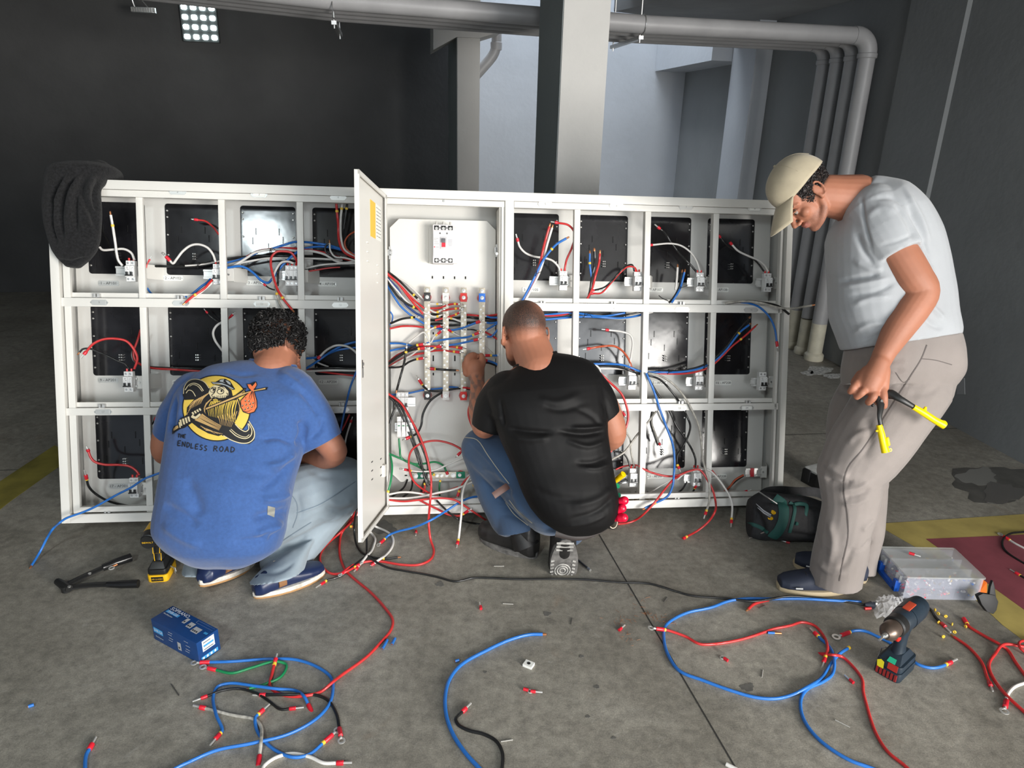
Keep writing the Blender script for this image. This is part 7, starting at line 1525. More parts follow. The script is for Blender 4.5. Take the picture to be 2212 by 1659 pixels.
so_ = mm.build('crimp_terminals', [MATS[k] for k in ks], None, label='mixed small crimp terminals filling the clear organiser box', cat='terminals', kind='stuff'); so_.matrix_world = MO
# ---- black plier head right of the box
o = thing('plier_jaw', 'black plastic plier jaw standing on the floor right of the clear box', 'tool', F(2132, 1325))
dj = fdep(2135, 1327)-.02; M_sbp = mat('satin black plastic', (.010, .010, .011), .5, 0, .25)
def slab(P, d0, th, m):
    f1_ = [D(x, y, d0) for x, y in P]; b1_ = [p+RZ*th for p in f1_]; n = len(P)
    m.add(f1_+b1_, [tuple(range(n)), tuple(range(n, 2*n))[::-1]]+[(i, (i+1) % n, n+(i+1) % n, n+i) for i in range(n)])
m = MB(); slab([(2113, 1287), (2121, 1306), (2133, 1322), (2146, 1327), (2153, 1318), (2157, 1300), (2150, 1286), (2137, 1284), (2124, 1282)], dj, .022, m); m.build('jaw_body', M_sbp, o, world=True, bevel=.003, ang=30)
m = MB(); slab([(2137, 1288), (2140, 1268), (2145, 1254), (2149, 1268), (2152, 1290)], dj+.004, .014, m); m.build('jaw_tip', M_sbp, o, world=True, bevel=.002, ang=30)
o = thing('orange_wedge', 'small orange plastic wedge behind the black plier jaw', 'tool part', F(2122, 1283)); m = MB(); m.add([F(2112, 1284), F(2130, 1284), F(2128, 1272, .0)+Vector((0, 0, .03)), F(2116, 1266)+Vector((0, 0, .035)), F(2113, 1276)+Vector((0, 0.01, .0)), F(2132, 1276)], [(0, 1, 2, 3), (0, 3, 4), (1, 5, 2), (4, 3, 2, 5), (0, 4, 5, 1)]); m.build('wedge_body', mat('orange plastic', (.80, .16, .02), .4), o, world=True)
# ---- tool bag
d_ = fdep(1700, 1165)
bag = thing('tool_pouch', 'black tool pouch with dark green trim lying open by the right end of the cabinet', 'tool bag', F(1705, 1165))
M_can = mat('black canvas', (.016, .016, .018), .8, noise=(60, .3), bump=(300, .001, .6)); M_tri = mat('dark green webbing', (.008, .065, .055), .7, bump=(400, .0008, .5))
mb = MB()
ax = RX*1.0+RY*.06
for P_ in ([(1630, 1118, d_-.02, 44), (1690, 1120, d_+.02, 50), (1760, 1125, d_+.06, 44), (1800, 1130, d_+.08, 36)],): chain(mb, P_)
mb2 = MB(); sec = []
for x, y, a, b in [(1618, 1118, 40, .05), (1650, 1114, 52, .08), (1700, 1118, 50, .085), (1750, 1122, 48, .075), (1800, 1130, 38, .05)]:
    dp = min(fdep(x, y+a), d_+.12)-.02; sec.append((D(x, y, dp), RY*PX(a, dp), RZ*b))
C1 = catmull([s[0] for s in sec], 4); A1 = catmull([s[1] for s in sec], 4); B1 = catmull([s[2] for s in sec], 4)
mb2 = MB(); mb2.loft(list(zip(C1, A1, B1)), n=28)
bg, bvBag = remesh(mb2, 'pouch_body', M_can, bag, .005, 4, sfold([([(1640, 1080), (1700, 1085), (1780, 1095)], 6, -8), ([(1750, 1100), (1750, 1150)], 5, -4), ([(1700, 1150), (1780, 1165)], 5, -5), ([(1625, 1095), (1640, 1130), (1650, 1160)], 10, -14)], 2, 4))
def onsurf(bv, px, py, off=.001, fallback=None, far=6.0):
    r = ray(px, py).normalized(); h = bv.ray_cast(O0, r, far)
    if h[0] is None: return fallback
    n = h[1]; n = -n if n.dot(r) > 0 else n
    return h[0]+n*off
def ribbon(bv, P, w, m, off=.003, steps=10):
    Q = catmull([(x, y, 0) for x, y in P], steps); 
    pts = [onsurf(bv, q.x, q.y, off) for q in Q]; pts = [p for p in pts if p is not None]
    if len(pts) > 1: m.tube(pts, w, 8, flat=(.25, RZ))
m = MB(); ribbon(bvBag, [(1672, 1076), (1690, 1090), (1692, 1120), (1682, 1145), (1668, 1160)], .022, m); ribbon(bvBag, [(1705, 1085), (1716, 1095), (1712, 1125), (1705, 1150)], .007, m)
m.tube(catmull([onsurf(bvBag, 1716, 1092, .004, D(1716, 1092, d_)), D(1728, 1088, d_-.09), D(1742, 1092, d_-.10), D(1740, 1112, d_-.11), D(1734, 1134, d_-.10), onsurf(bvBag, 1718, 1130, .004, D(1718, 1130, d_))], 6), .008, 8, flat=(.4, RZ))
m.tube(catmull([D(1706, 1082, d_-.02), D(1712, 1074, d_-.03), D(1730, 1073, d_-.03), D(1738, 1080, d_-.04), D(1736, 1090, d_-.05)], 6), .007, 8, flat=(.4, RZ))
m.build('green_trim', M_tri, bag, world=True, label='dark green webbing and loops')
m = MB(); ribbon(bvBag, [(1618, 1130), (1640, 1138), (1660, 1150)], .008, m, .003); m.build('green_edge', M_tri, bag, world=True)
m = MB(); m.tube(catmull([D(1625, 1092, d_+.02), D(1655, 1064, d_+.06), D(1685, 1060, d_+.08), D(1720, 1062, d_+.12), D(1765, 1064, d_+.14), D(1795, 1078, d_+.12)], 6), .022, 10, flat=(.2, RZ)); m.build('shoulder_flap', M_can, bag, world=True)
o = thing('screwdriver', 'steel screwdriver shaft pointing up out of the green-trimmed pouch', 'screwdriver', D(1660, 1076, d_-.10)); m = MB(); m.tube([D(1639, 1062, d_-.12), D(1684, 1092, d_-.09)], .0035, 8); m.build('shaft', M_steel, o, world=True)
m = MB(); m.tube([D(1684, 1092, d_-.09), D(1694, 1099, d_-.07)], .009, 10); m.build('handle', M_can, o, world=True)
o = thing('screwdriver', 'steel screwdriver shaft pointing down to the floor from the pouch', 'screwdriver', F(1640, 1153)); m = MB(); m.tube([F(1619, 1163, .004), D(1664, 1144, d_-.10)], .0035, 8); m.build('shaft', M_steel, o, world=True)
m = MB(); m.tube([D(1664, 1144, d_-.10), D(1674, 1139, d_-.08)], .009, 10); m.build('handle', M_can, o, world=True)
o = thing('pliers', 'long-nose pliers with yellow grips sticking out of the pouch', 'pliers', D(1655, 1105, d_-.12)); q = d_-.11
m = MB(); m.tube([D(1633, 1088, q), D(1648, 1102, q), D(1664, 1112, q)], [.002, .007, .010], 8); m.tube([D(1636, 1096, q), D(1650, 1108, q), D(1664, 1116, q)], [.002, .007, .008], 8); m.build('jaws', mat('dark steel', (.10, .10, .105), .4, .8), o, world=True)
for a_, b_ in (((1668, 1106), (1682, 1112)), ((1662, 1118), (1678, 1124))):
    m = MB(); m.tube([D(*a_, q), D(*b_, q+.02)], [.009, .008], 8); m.build('grip', M_ty, o, world=True)
# ---- low tool case behind the standing person
o0 = F(1760, 1085); kx = (F(1800, 1120)-F(1728, 1030)); kx = Vector((.45, -.9, 0)).normalized(); ky = Vector((-kx.y, kx.x, 0)); c0_ = F(1727, 1038)
MK = Matrix(((kx.x, ky.x, 0, c0_.x), (kx.y, ky.y, 0, c0_.y), (0, 0, 1, 0), (0, 0, 0, 1)))
o = thing('tool_case', 'flat black parts case with a pale clear lid behind the standing person', 'case', MK)
m = MB(); m.rbox((0, 0, 0), (.26, .17, .07), .012); m.build('case_base', mat('black case', (.014, .014, .015), .5), o, bevel=.003)
m = MB(); m.rbox((.006, .006, .071), (.254, .164, .082), .012); m.build('case_lid', mat('pale scratched lid', (.50, .50, .48), .35, noise=(40, .15)), o, bevel=.003)
for k in range(3): m = MB(); m.box((.02+.08*k, -.008, .02), (.06+.08*k, .0, .084)); m.build('case_latch', mat('black case', (.014, .014, .015), .5), o, bevel=.002)
# ---- crimper held by the standing person
hd = 2.42
o = thing('crimping_tool', 'black crimping tool with long yellow handles held in the standing person\'s hand', 'crimping tool', D(1905, 870, hd))
m = MB(); m.tube(catmull([D(1893, 846, 2.45), D(1900, 862, 2.445), D(1902, 880, hd+.01), D(1900, 900, hd), D(1903, 920, hd)], 5), [.015, .018, .012, .008, .008], 12, flat=(.6, RZ)); m.build('arm', M_tk, o, world=True)
m = MB(); m.tube(catmull([D(1905, 852, 2.455), D(1925, 852, hd+.02), D(1945, 862, hd), D(1976, 880, hd)], 5), [.013, .017, .011, .008], 12, flat=(.6, RZ)); m.build('arm', M_tk, o, world=True)
M_ye = mat('bright yellow grip', (.95, .70, .0), .35)
m = MB(); m.tube(catmull([D(1899, 918, hd), D(1904, 938, hd), D(1908, 958, hd), D(1913, 977, hd)], 5), [.0095, .0115, .0115, .0135], 12); m.caps([D(1893, 931, hd), D(1899, 930, hd)], [.003, .006]); m.caps([D(1917, 947, hd), D(1919, 960, hd)], [.005, .006]); m.tube([D(1923+3*math.cos(a), 972+3*math.sin(a), hd) for a in [2*math.pi*k/10 for k in range(10)]], .002, 6, closed=True); m.build('handle', M_ye, o, world=True)
m = MB(); m.tube(catmull([D(1973, 879, hd), D(1995, 892, hd), D(2018, 907, hd), D(2040, 919, hd)], 5), [.0095, .0115, .0115, .0135], 12); m.caps([D(1996, 888, hd), D(1999, 881, hd)], [.008, .005]); m.caps([D(2037, 915, hd), D(2041, 916, hd)], [.012, .008]); m.build('handle', M_ye, o, world=True)
m = MB(); m.ell(tuple(D(1885, 876, hd)), .005); m.lathe([(.005, -.010), (.005, .010)], frame(D(1902, 866, 2.44), -RZ, RX), 10); m.build('pivot_bolt', M_tk, o, world=True)
# ---- tools at the hip of the black T-shirt
M_hr = mat('red insulated handle', (.62, .004, .035), .3)
for i, (a, b, lab) in enumerate([((1318, 1092), (1352, 1080), 'uppermost'), ((1316, 1112), (1347, 1096), 'middle'), ((1316, 1121), (1351, 1118), 'lowest')]):
    o = thing('screwdriver', 'red round-ended insulated handle at the hip of the black T-shirt, '+lab, 'screwdriver', D(*a, 2.66), 'red handles at the hip'); dp = 2.64-.01*i
    m = MB(); p, q = D(*a, dp+.03), D(*b, dp); m.tube(catmull([p, p.lerp(q, .45), p.lerp(q, .6), p.lerp(q, .9)], 4), [.011, .012, .0165, .0165], 14); m.ell(tuple(p.lerp(q, .9)), .0165); m.build('handle', M_hr, o, world=True)
o = thing('screwdriver', 'yellow screwdriver handle at the hip of the black T-shirt', 'screwdriver', D(1338, 1030, 2.72)); m = MB(); m.tube([D(1325, 1042, 2.74), D(1347, 1024, 2.70)], [.010, .012], 10); m.lathe([(.0085, 0), (.008, .001)], frame(D(1347, 1024, 2.70), D(1347, 1024, 2.70)-D(1325, 1042, 2.74), RX), 10); m.build('handle', mat('yellow insulated handle', (.85, .52, .0), .35), o, world=True)
o = thing('screwdriver', 'small green handle at the hip of the black T-shirt, above the red ones', 'screwdriver', D(1334, 1050, 2.72)); m = MB(); m.tube([D(1326, 1056, 2.73), D(1334, 1049, 2.71)], [.006, .011], 10); m.build('handle', mat('green handle', (.01, .22, .10), .4), o, world=True)
o = thing('screwdriver', 'dark green handle end at the hip of the black T-shirt, just above the reds', 'screwdriver', D(1334, 1070, 2.70)); m = MB(); m.tube([D(1326, 1074, 2.71), D(1338, 1069, 2.69)], [.012, .009], 10); m.build('handle', mat('dark green handle', (.006, .09, .05), .4), o, world=True)
o = thing('tape_roll', 'roll of tape hanging at the hip below the red handles', 'tape', D(1322, 1129, 2.66)); tm = frame(D(1322, 1129, 2.66), -RZ*.8+RX*.55, RY)
m = MB(); m.lathe([(.021, -.012), (.025, -.012), (.025, .008), (.021, .008), (.021, -.012)], tm, 22, cap=False); m.build('tape_layers', mat('black tape', (.012, .012, .012), .3), o, world=True)
m = MB(); m.lathe([(.018, -.0125), (.0212, -.0125), (.0212, .0085), (.018, .0085), (.018, -.0125)], tm, 22, cap=False); m.build('tape_core', mat('card core', (.50, .42, .32), .7), o, world=True)
# ---- plug with a plastic bag
o = thing('cable_plug', 'grey plug at the end of the long black extension cable', 'plug', F(1885, 1306)); m = MB(); m.tube([F(1868, 1306, .012), F(1880, 1306, .012), F(1890, 1308, .012)], [.006, .013, .014], 12); m.build('plug_body', mat('dark plug', (.03, .035, .05), .4), o, world=True)
m = MB(); m.tube([F(1882, 1304, .016), F(1892, 1303, .016)], .010, 12); m.build('metal_cap', M_steel, o, world=True)
mb = MB(); rg = random.Random(2)
vs = []; nu, nv = 14, 10
for j in range(nv+1):
    for k in range(nu+1):
        u, v = k/nu, j/nv; p = F(1888+62*u, 1296+42*v); hgt = .045*math.sin(math.pi*u)*math.sin(math.pi*v)+rg.uniform(0, .016); vs.append((p.x+rg.uniform(-.008, .008), p.y+rg.uniform(-.008, .008), .002+hgt))
fs = [(j*(nu+1)+k, j*(nu+1)+k+1, (j+1)*(nu+1)+k+1, (j+1)*(nu+1)+k) for j in range(nv) for k in range(nu)]
m = MB(); m.add(vs, fs); m.build('plastic_bag', mat('crinkled clear film', (.9, .9, .92), .08, 0, .8, alpha=.22), None, smooth=False, origin=F(1918, 1315), label='crumpled clear plastic bag lying beside the plug', cat='bag')
# ---- loose bits
def loose(name, label, cat, px, py, ang, parts, group=None, z=0):
    p = F(px, py, z); M = T(p) @ Matrix.Rotation(math.radians(ang), 4, 'Z'); o = thing(name, label, cat, M, group)
    for nm, mt, fn in parts: m = MB(); fn(m); m.build(nm, mt, o)
    return o
def ferr(l=.016, p=.022, r=.0055): return [('sleeve', M_fer, lambda m: m.tube([(0, 0, r), (l, 0, r)], r, 10)), ('pin', M_tin, lambda m: m.tube([(l-.001, 0, r), (l+p, 0, r)], r*.55, 8))]
def ringp(M_, l): return ('ring', M_tin, lambda m: m.tube([(l+.008+.007*math.cos(a), .007*math.sin(a), .0035) for a in [2*math.pi*k/14 for k in range(14)]], .0022, 6, closed=True))
for lab, x, y, a, kind in [('loose red ferrule pointing away, above the lone thick blue wire', 1039, 1318, 100, 'f'), ('loose red ring lug in the middle of the floor, left of a pair', 1131, 1491, -20, 'r'), ('loose red ferrule touching the ring lug in the middle of the floor', 1146, 1496, -5, 'f'),
                           ('loose red ferrule left of the floor joint', 1337, 1364, 50, 'f'), ('loose red ring lug inside the widest blue loop', 1572, 1430, 130, 'r'), ('loose red lug left of the blue drill', 1843, 1478, 110, 'f'), ('loose reddish ferrule on the floor in front of the middle bay', 899, 1149, -85, 'f'),
                           ('loose red and silver terminal on the floor in front of the tool pouch', 1706, 1175, 150, 'f')]:
    loose('loose_terminal', lab, 'terminal', x, y, a, ferr() if kind == 'f' else [ferr()[0], ringp(M_tin, .014)])
loose('loose_terminal', 'red and silver lug lying on the lid of the clear box', 'terminal', 0, 0, 0, []) if 0 else None
pz = F(1963, 1197, Ho+.009); o = thing('loose_terminal', 'red and silver lug lying on the lid of the clear box', 'terminal', T(pz) @ Matrix.Rotation(math.radians(-35), 4, 'Z'))
for nm, mt, fn in ferr(.02, .022, .006): m = MB(); fn(m); m.build(nm, mt, o)
for lab, x, y, a, l in [('blue cable offcut touching the long red wire', 826, 1404, 78, .045), ('blue cable offcut right of the long red wire', 847, 1394, 80, .030), ('small blue cable offcut left of the thick blue wire', 983, 1431, 25, .014), ('small blue cable offcut alone at the far left', 62, 1529, 35, .014)]:
    loose('cable_offcut', lab, 'cable offcut', x, y, a, [('insulation', CC['b'], lambda m: m.tube([(0, 0, .005), (l, 0, .005)], .005, 10)), ('core', M_cop, lambda m: m.tube([(-.001, 0, .005), (.001, 0, .005)], .0035, 8))])
loose('cable_offcut', 'blue offcut with a long copper core beside the red wire', 'cable offcut', 1658, 1369, -2, [('insulation', CC['b'], lambda m: m.tube([(0, 0, .005), (.024, 0, .005)], .0045, 10)), ('core', M_cop, lambda m: m.tube([(.024, 0, .005), (.048, 0, .005)], .0038, 8))])
loose('cable_offcut', 'small red sleeve offcut below the plug', 'cable offcut', 1867, 1317, 8, [('insulation', CC['r'], lambda m: m.tube([(0, 0, .005), (.026, 0, .005)], .0055, 10))])
loose('plastic_tube', 'short white tube at the bottom edge by the floor joint', 'tube', 1568, 1654, -35, [('tube_body', CC['w'], lambda m: m.tube([(0, 0, .006), (.03, 0, .006)], .006, 12))])
loose('square_washer', 'white square plastic plate with a dark hole on the floor', 'plate', 1142, 1438, -28, [('plate', M_paper, lambda m: m.box((-.016, -.013, .0), (.016, .013, .010))), ('hole', M_dark, lambda m: m.lathe([(.006, .0101), (.006, .0108)], None, 14))])
for i, (x, y, n_) in enumerate([(1992, 1300, 'below the clear box'), (2002, 1315, 'left of the bent black wire'), (2019, 1320, 'above its neighbour by the black wire'), (2026, 1328, 'beside the black wire, the thickest'), (2042, 1334, 'right of the black wire'), (2027, 1347, 'below the black wire'), (2056, 1351, 'beside the silver pin'), (2085, 1356, 'touching the red wire'), (2061, 1368, 'above the end of the short red wire'), (2037, 1378, 'nearest the drill')]):
    loose('marker_ring', 'tiny yellow marker ring '+n_, 'marker', x, y, 40*i, [('ring_body', M_mark, lambda m: (m.tube([(.004*math.cos(a), 0, .006+.004*math.sin(a)) for a in [2*math.pi*k/10 for k in range(10)]], .0026, 6, closed=True)))], 'yellow marker rings spilt beside the clear box')
for i, (x0, y0, x1, y1, n_) in enumerate([(1086, 1304, 1109, 1305, 'above the lone thick blue wire'), (1067, 1223, 1089, 1223, 'in front of the left boot'), (1082, 1602, 1108, 1598, 'crossing the short black wire'), (1233, 1349, 1236, 1335, 'right of the copper end'), (1646, 1463, 1648, 1447, 'inside the widest blue loop'), (1640, 1314, 1653, 1308, 'beside the thick red stub'), (1434, 1300, 1442, 1290, 'below the extension cable'), (1804, 1555, 1836, 1571, 'between blue and red wires'), (370, 1478, 387, 1503, 'left of the hooked blue wire')]):
    p, q = F(x0, y0, .002), F(x1, y1, .002); m = MB(); m.tube([p, q], .0016, 6); m.build('tie_offcut', mat('pale tie offcut', (.40, .39, .36), .5) if i not in (3, 5, 6, 8) else mat('dark tie offcut', (.08, .075, .07), .5), None, origin=p, label='thin straight tie offcut '+n_, cat='offcut', group='offcuts scattered over the floor')
m = MB(); rg = random.Random(3)
for _ in range(70):
    c_ = rg.choice([(1424, 1335, 18, 10), (1395, 1326, 8, 4), (1445, 1345, 14, 6), (1350, 1385, 22, 12), (1345, 1340, 30, 14), (1382, 1300, 20, 12)])
    x, y = rg.gauss(c_[0], c_[2]*.6), rg.gauss(c_[1], c_[3]*.6); a = rg.uniform(0, 3.14); l = rg.uniform(.006, .022); p = F(x, y, .0016); m.tube([p, p+Vector((l*math.cos(a), l*math.sin(a), .001))], .0005, 4)
m.build('copper_strands', M_cop, None, origin=F(1400, 1340), label='fine copper strands scattered along the floor joint', cat='copper strands', kind='stuff')
loose('drill_bit', 'steel nut driver bit lying behind the sole of the boot', 'bit', 1248, 1212, -58, [('bit_shaft', mat('dark steel', (.10, .10, .105), .4, .8), lambda m: m.tube([(0, 0, .006), (.07, 0, .006)], .0042, 8)), ('bit_tip', M_steel, lambda m: m.tube([(.068, 0, .006), (.085, 0, .006)], .0062, 8))])
# ================================================================= printed artwork on the blue T-shirt
def zc(P, ox=360, oy=780, k=7.542): return [(ox+x/k, oy+y/k) for x, y in P]
def decal(bv, polys, mt, parent, off, name='shirt_print', maxe=5.0):
    """filled 2D outlines laid onto the cloth surface"""
    bm = bmesh.new()
    for P in polys:
        vs = [bm.verts.new((x, y, 0)) for x, y in P]
        try: f_ = bm.faces.new(vs)
        except Exception: continue
    bmesh.ops.triangulate(bm, faces=bm.faces[:])
    for _ in range(5):
        ed = [e for e in bm.edges if e.calc_length() > maxe]
        if not ed: break
        bmesh.ops.subdivide_edges(bm, edges=ed, cuts=1); bmesh.ops.triangulate(bm, faces=[f for f in bm.faces if len(f.verts) > 3])
    bm.verts.ensure_lookup_table(); iv = MW[parent.name].inverted(); ok = []; pos = []
    for v in bm.verts:
        p = onsurf(bv, v.co.x, v.co.y, off); ok.append(p is not None); pos.append(iv @ p if p is not None else Vector())
    m = MB(); m.v = [tuple(p) for p in pos]; m.f = [tuple(v.index for v in f.verts) for f in bm.faces]
    bm.verts.index_update(); m.f = [t for t in ([v.index for v in f.verts] for f in bm.faces) if all(ok[i] for i in t)]; m.mi = [0]*len(m.f); bm.free()
    return m.build(name, mt, parent)
def stroke(P, w0, w1=None, cl=False):
    """tapered stroke outline from a polyline"""
    Q = catmull([(x, y, 0) for x, y in P], 4) if len(P) > 2 else [Vector((x, y, 0)) for x, y in P]
    w1 = w0 if w1 is None else w1; n = len(Q); L_ = []; R_ = []
    for i, q in enumerate(Q):
        t = (Q[min(i+1, n-1)]-Q[max(i-1, 0)]).normalized(); nn = Vector((-t.y, t.x, 0)); u = i/(n-1); w = w0+(w1-w0)*u
        L_.append((q.x+nn.x*w, q.y+nn.y*w)); R_.append((q.x-nn.x*w, q.y-nn.y*w))
    out = []
    for i in range(n-1): out.append([L_[i], L_[i+1], R_[i+1], R_[i]])
    return out
def circ(cx, cy, rx, ry, n=40, rotd=0):
    r = math.radians(rotd); return [(cx+rx*math.cos(a)*math.cos(r)-ry*math.sin(a)*math.sin(r), cy+rx*math.cos(a)*math.sin(r)+ry*math.sin(a)*math.cos(r)) for a in [2*math.pi*k/n for k in range(n)]]
K_ = mat('print black', (.010, .010, .012), .7); Y_p = mat('print yellow', (.72, .50, .08), .7); T_p = mat('print tan', (.52, .33, .13), .7); Cr = mat('print cream', (.62, .53, .33), .7); Og = mat('print orange', (.75, .17, .06), .7); Gy = mat('print grey', (.33, .36, .38), .7)
sh = shirtA; o1, o2, o3, o4, o5 = .0012, .0020, .0027, .0034, .0041
D_ = lambda polys, mt, off, nm='shirt_print': decal(bvA, [zc(p) for p in polys], mt, sh, off, nm)
# black silhouettes behind: disc, road, figure, bundle
disc = circ(815, 770, 560, 540, 56, 12)
D_([disc], K_, o1, 'disc_outline'); D_([circ(815, 770, 540, 520, 56, 12)], Y_p, o2, 'yellow_disc')
roadA = [(600, 620), (520, 470), (400, 440), (330, 500), (300, 640), (270, 560), (280, 430), (350, 330), (470, 295), (620, 340), (700, 430), (680, 560)]
roadB = [(900, 1210), (1010, 1110), (1110, 1010), (1180, 1080), (1260, 1130), (1330, 1130), (1335, 1050), (1340, 970), (1400, 1050), (1445, 1180), (1430, 1290), (1350, 1355), (1220, 1350), (1050, 1290)]
D_([roadA], K_, o3, 'black_road'); D_([roadB], K_, o3, 'black_road')
S_ = []
for P, w in [([(610, 490), (540, 400), (450, 370), (370, 400), (310, 480)], 7), ([(590, 500), (520, 420), (440, 392), (380, 420)], 5), ([(700, 450), (620, 350), (480, 305), (360, 340), (295, 440), (285, 540)], 6), ([(480, 580), (430, 500), (370, 480), (325, 530)], 6),
             ([(930, 1215), (1060, 1290), (1220, 1340), (1340, 1330), (1420, 1260), (1430, 1150), (1380, 1040), (1340, 980)], 7), ([(1030, 1130), (1150, 1230), (1290, 1265), (1370, 1220), (1390, 1130), (1340, 1020)], 7), ([(1050, 1110), (1160, 1200), (1290, 1240), (1350, 1200)], 5), ([(1120, 1030), (1200, 1110), (1290, 1150), (1340, 1110), (1325, 1020)], 7)]: S_ += stroke(P, w)
D_(S_, Cr, o4, 'road_lines')
body_ = [(700, 450), (600, 510), (480, 600), (400, 690), (340, 760), (330, 880), (280, 920), (210, 960), (190, 1040), (100, 1140), (100, 1190), (230, 1110), (300, 1090), (420, 1010), (520, 1090), (680, 1180), (850, 1225), (960, 1180), (1060, 1080), (1140, 960), (1190, 850), (1210, 700), (1180, 620), (1080, 570), (1060, 480), (960, 400), (800, 390)]
D_([body_], K_, o3, 'black_figure')
# hat and face
D_([[(725, 350), (800, 350), (850, 325), (880, 305), (960, 300), (1040, 340), (1065, 380), (1060, 420), (1120, 470), (1080, 480), (960, 410), (850, 385), (760, 390)]], K_, o4, 'hat_outline')
D_([[(740, 358), (800, 366), (900, 372), (1000, 410), (1100, 465), (1075, 470), (960, 412), (850, 385), (765, 380)], [(860, 345), (880, 320), (940, 312), (925, 350), (960, 372)], [(960, 330), (1000, 335), (1045, 372), (1045, 405), (1000, 380)]], Gy, .0048, 'hat')
D_([[(790, 400), (720, 440), (690, 520), (730, 600), (750, 610), (850, 610), (960, 600), (1010, 560), (1010, 500), (940, 430)]], Cr, o4, 'face')
D_([circ(760, 485, 42, 36, 18), circ(885, 505, 58, 46, 20)], K_, .0046, 'eye_outline'); D_([circ(757, 487, 32, 26, 16), circ(884, 507, 46, 34, 18)], Cr, .0052, 'eye_white'); D_([circ(775, 482, 14, 16, 12), circ(902, 498, 17, 19, 12)], K_, .0058, 'pupil')
S_ = []
for P, w in [([(810, 440), (790, 520), (745, 570), (770, 590), (800, 580)], 6), ([(735, 455), (770, 440), (800, 450)], 6), ([(840, 455), (900, 430), (950, 465)], 7), ([(980, 530), (1000, 545), (985, 590)], 6), ([(750, 620), (800, 600), (850, 615), (900, 650)], 9)]+[([(830+28*k, 570), (835+28*k, 600), (828+28*k, 640)], 4) for k in range(6)]: S_ += stroke(P, w, w*.5)
D_(S_, K_, .0050, 'face_lines')
# beard and hair strands
rg = random.Random(21); ST = []; SY = []
def fan(x0, y0, x1, y1, ex0, ey0, ex1, ey1, n, bend, w, L_):
    for k in range(n):
        u = k/(n-1); sx, sy = x0+(x1-x0)*u, y0+(y1-y0)*u; tx, ty = ex0+(ex1-ex0)*u, ey0+(ey1-ey0)*u
        mx, my = (sx+tx)/2+bend+rg.uniform(-8, 8), (sy+ty)/2+rg.uniform(-8, 8); L_ += stroke([(sx, sy), (mx, my), (tx, ty)], w, 2)
fan(700, 520, 480, 640, 560, 700, 370, 800, 9, -20, 7, ST); fan(760, 600, 660, 680, 600, 800, 640, 860, 6, -25, 6, ST)
fan(740, 660, 1150, 640, 700, 900, 1130, 1000, 17, -30, 8, SY); fan(840, 900, 1150, 820, 880, 1040, 1050, 1080, 9, 10, 6, ST)
fan(470, 960, 560, 850, 860, 1130, 900, 1060, 9, -10, 8, ST); fan(560, 1060, 640, 1130, 800, 1190, 920, 1190, 4, 0, 5, ST); fan(1150, 620, 1190, 720, 1190, 800, 1150, 940, 3, 20, 7, ST); fan(390, 760, 340, 880, 430, 700, 370, 830, 3, 0, 6, ST)
for k in range(5): SY += stroke([(770+14*k, 625), (775+16*k, 650), (790+10*k, 670)], 5, 2)
D_(ST, T_p, o4, 'tan_strands'); D_(SY, Y_p, .0036, 'yellow_strands')
# stick, hands, bundle
D_([[(630, 770), (1130, 560), (1280, 450), (1310, 455), (1240, 530), (1360, 490), (1620, 440), (1655, 435), (1635, 470), (1640, 480), (1370, 520), (1150, 620), (650, 815)], [(100, 1130), (125, 1065), (220, 1035), (235, 1100), (110, 1195)]], K_, .0044, 'stick_outline')
D_([[(645, 775), (1130, 580), (1230, 520), (1290, 465), (1225, 540), (1380, 500), (1610, 448), (1610, 470), (1380, 510), (1150, 600), (655, 800)], [(118, 1130), (135, 1080), (200, 1050), (212, 1090), (125, 1150)]], T_p, .0050, 'stick')
D_([[(385, 870), (430, 810), (490, 780), (590, 750), (620, 800), (590, 860), (520, 940), (430, 960)], [(200, 1000), (250, 930), (350, 890), (400, 920), (400, 1000), (340, 1050), (240, 1110), (205, 1070)]], K_, .0046, 'hand_outline')
fing = []
for k in range(4): fing += stroke([(430+38*k, 840-20*k), (455+38*k, 880-22*k)], 15, 12)
fing += stroke([(420, 900), (480, 930), (560, 870)], 24, 16)
for k in range(4): fing += stroke([(240+42*k, 960-16*k), (262+42*k, 1060-22*k)], 16, 13)
fing += stroke([(225, 1000), (240, 1090)], 13, 10)
D_(fing, Cr, .0052, 'hands')
D_([[(1310, 385), (1370, 380), (1400, 410), (1440, 350), (1465, 345), (1480, 400), (1450, 460), (1440, 520), (1480, 650), (1485, 760), (1440, 840), (1340, 870), (1250, 840), (1210, 760), (1205, 650), (1290, 560), (1370, 490), (1330, 450)]], K_, .0044, 'bundle_outline')
D_([[(1322, 393), (1370, 392), (1400, 425), (1455, 358), (1468, 400), (1440, 450), (1420, 470), (1428, 530), (1465, 650), (1472, 755), (1430, 828), (1340, 856), (1262, 828), (1222, 755), (1218, 655), (1300, 570), (1385, 490), (1345, 450)]], Og, .0050, 'bundle')
dots = [circ(x, y, 15, 17, 10) for x, y in ((1240, 735), (1300, 715), (1365, 705), (1275, 795), (1330, 770), (1395, 750), (1290, 655), (1345, 660), (1415, 690))]
D_(dots, K_, .0055, 'bundle_dots'); D_([circ(sum(p[0] for p in q)/10-3, sum(p[1] for p in q)/10-3, 8, 10, 8) for q in dots], Cr, .0060, 'bundle_dot_light')
S_ = []
for P, w in [([(1400, 500), (1360, 580), (1350, 630)], 6), ([(1410, 510), (1430, 600), (1445, 690), (1430, 760)], 7), ([(1395, 520), (1390, 590), (1370, 640)], 6), ([(1300, 600), (1290, 620)], 5), ([(1250, 830), (1330, 830), (1400, 790)], 5)]: S_ += stroke(P, w, 2)
D_(S_, K_, .0055, 'bundle_lines')
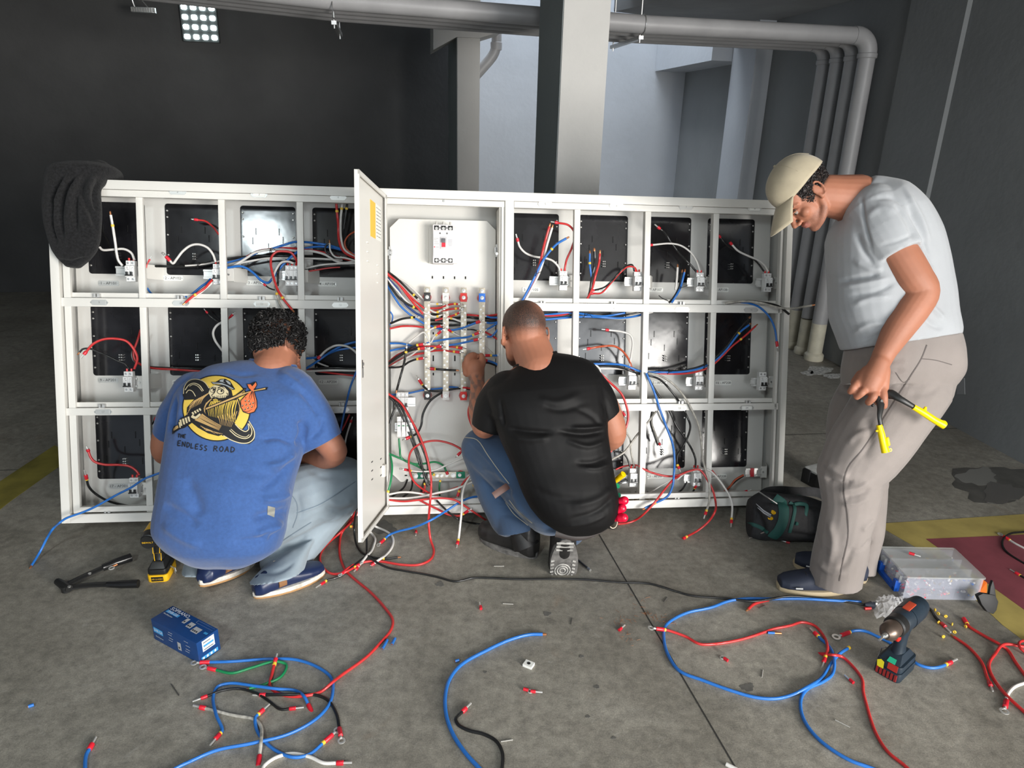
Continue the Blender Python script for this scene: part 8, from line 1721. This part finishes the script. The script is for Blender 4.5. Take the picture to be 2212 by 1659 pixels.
# hand lettering
GL = {'T': [[(0, 0), (1, 0)], [(.5, 0), (.45, 1)]], 'H': [[(0, 0), (0, 1)], [(.9, 0), (.9, 1)], [(0, .5), (.9, .45)]], 'E': [[(.9, 0), (0, .05), (0, 1), (.9, .95)], [(0, .5), (.75, .47)]], 'N': [[(0, 1), (0, 0), (.85, 1), (.9, 0)]], 'D': [[(.1, 0), (.1, 1), (.7, .85), (.95, .5), (.7, .15), (.1, 0)]],
      'L': [[(.05, 0), (0, 1), (.85, .95)]], 'S': [[(.85, .1), (.4, 0), (.1, .25), (.5, .5), (.85, .72), (.5, 1), (.05, .9)]], 'R': [[(.05, 1), (.1, 0), (.75, .1), (.8, .35), (.15, .55)], [(.35, .5), (.95, 1)]], 'O': [[(.5, 0), (.1, .3), (.1, .7), (.5, 1), (.9, .7), (.9, .3), (.5, 0)]], 'A': [[(0, 1), (.5, 0), (.9, 1)], [(.2, .65), (.75, .62)]]}
def word(t, x, y, w, h, dx, dy, sl=.12):
    out = []
    for i, ch in enumerate(t):
        if ch == ' ': continue
        for g in GL[ch]:
            P = [(x+dx*i+gx*w+(1-gy)*h*sl, y+dy*i+gy*h) for gx, gy in g]
            for a, b in zip(P[:-1], P[1:]): out += stroke([a, b], 7.5)
    return out
D_(word('THE', 185, 1190, 34, 58, 48, 4), K_, o2, 'lettering'); D_(word('ENDLESS', 185, 1300, 52, 82, 71, 13.5), K_, o2, 'lettering'); D_(word('ROAD', 765, 1385, 68, 88, 92, 5), K_, o2, 'lettering')
# small woven tags
decal(bvA, [[(578, 1092), (594, 1096), (592, 1118), (577, 1112)]], mat('pale tag', (.25, .25, .22), .7), sh, .002, 'woven_tag')
decal(bjA, [[(578, 1178), (592, 1172), (595, 1180), (583, 1186)]], mat('black tag', (.015, .015, .015), .7), jA, .002, 'woven_tag')

# seams and stitching
def seam(bv, o, L_, w, mt, nm='seam'):
    P = []
    for l in L_: P += stroke(l, w)
    return decal(bv, P, mt, o, .0012, nm, 4.0)
seam(btC, trC, [[(2002, 745), (1990, 775), (1965, 815), (1930, 870), (1895, 925), (1860, 975), (1832, 1010), (1822, 1050), (1830, 1110), (1832, 1160), (1820, 1215), (1813, 1255)]], 1.2, M_seamC)
seam(btC, trC, [[(1990, 775), (2020, 778), (2056, 788)], [(1935, 805), (1952, 826), (1965, 818)]], .9, M_seamC, 'pocket_seam')
seam(bjA, jA, [[(640, 1108), (690, 1090), (735, 1062), (768, 1040)], [(610, 1168), (645, 1145), (672, 1128)]], .9, M_seamA)
seam(bjA, jA, [[(622, 1060), (640, 1085), (642, 1110), (632, 1140)]], .9, M_seamA, 'pocket_seam')
seam(bjB, jB, [[(1004, 945), (1030, 950), (1055, 985), (1080, 1020), (1100, 1045)], [(1092, 1085), (1110, 1110), (1140, 1135)], [(1100, 1080), (1120, 1105), (1150, 1130)]], .8, M_seamB)
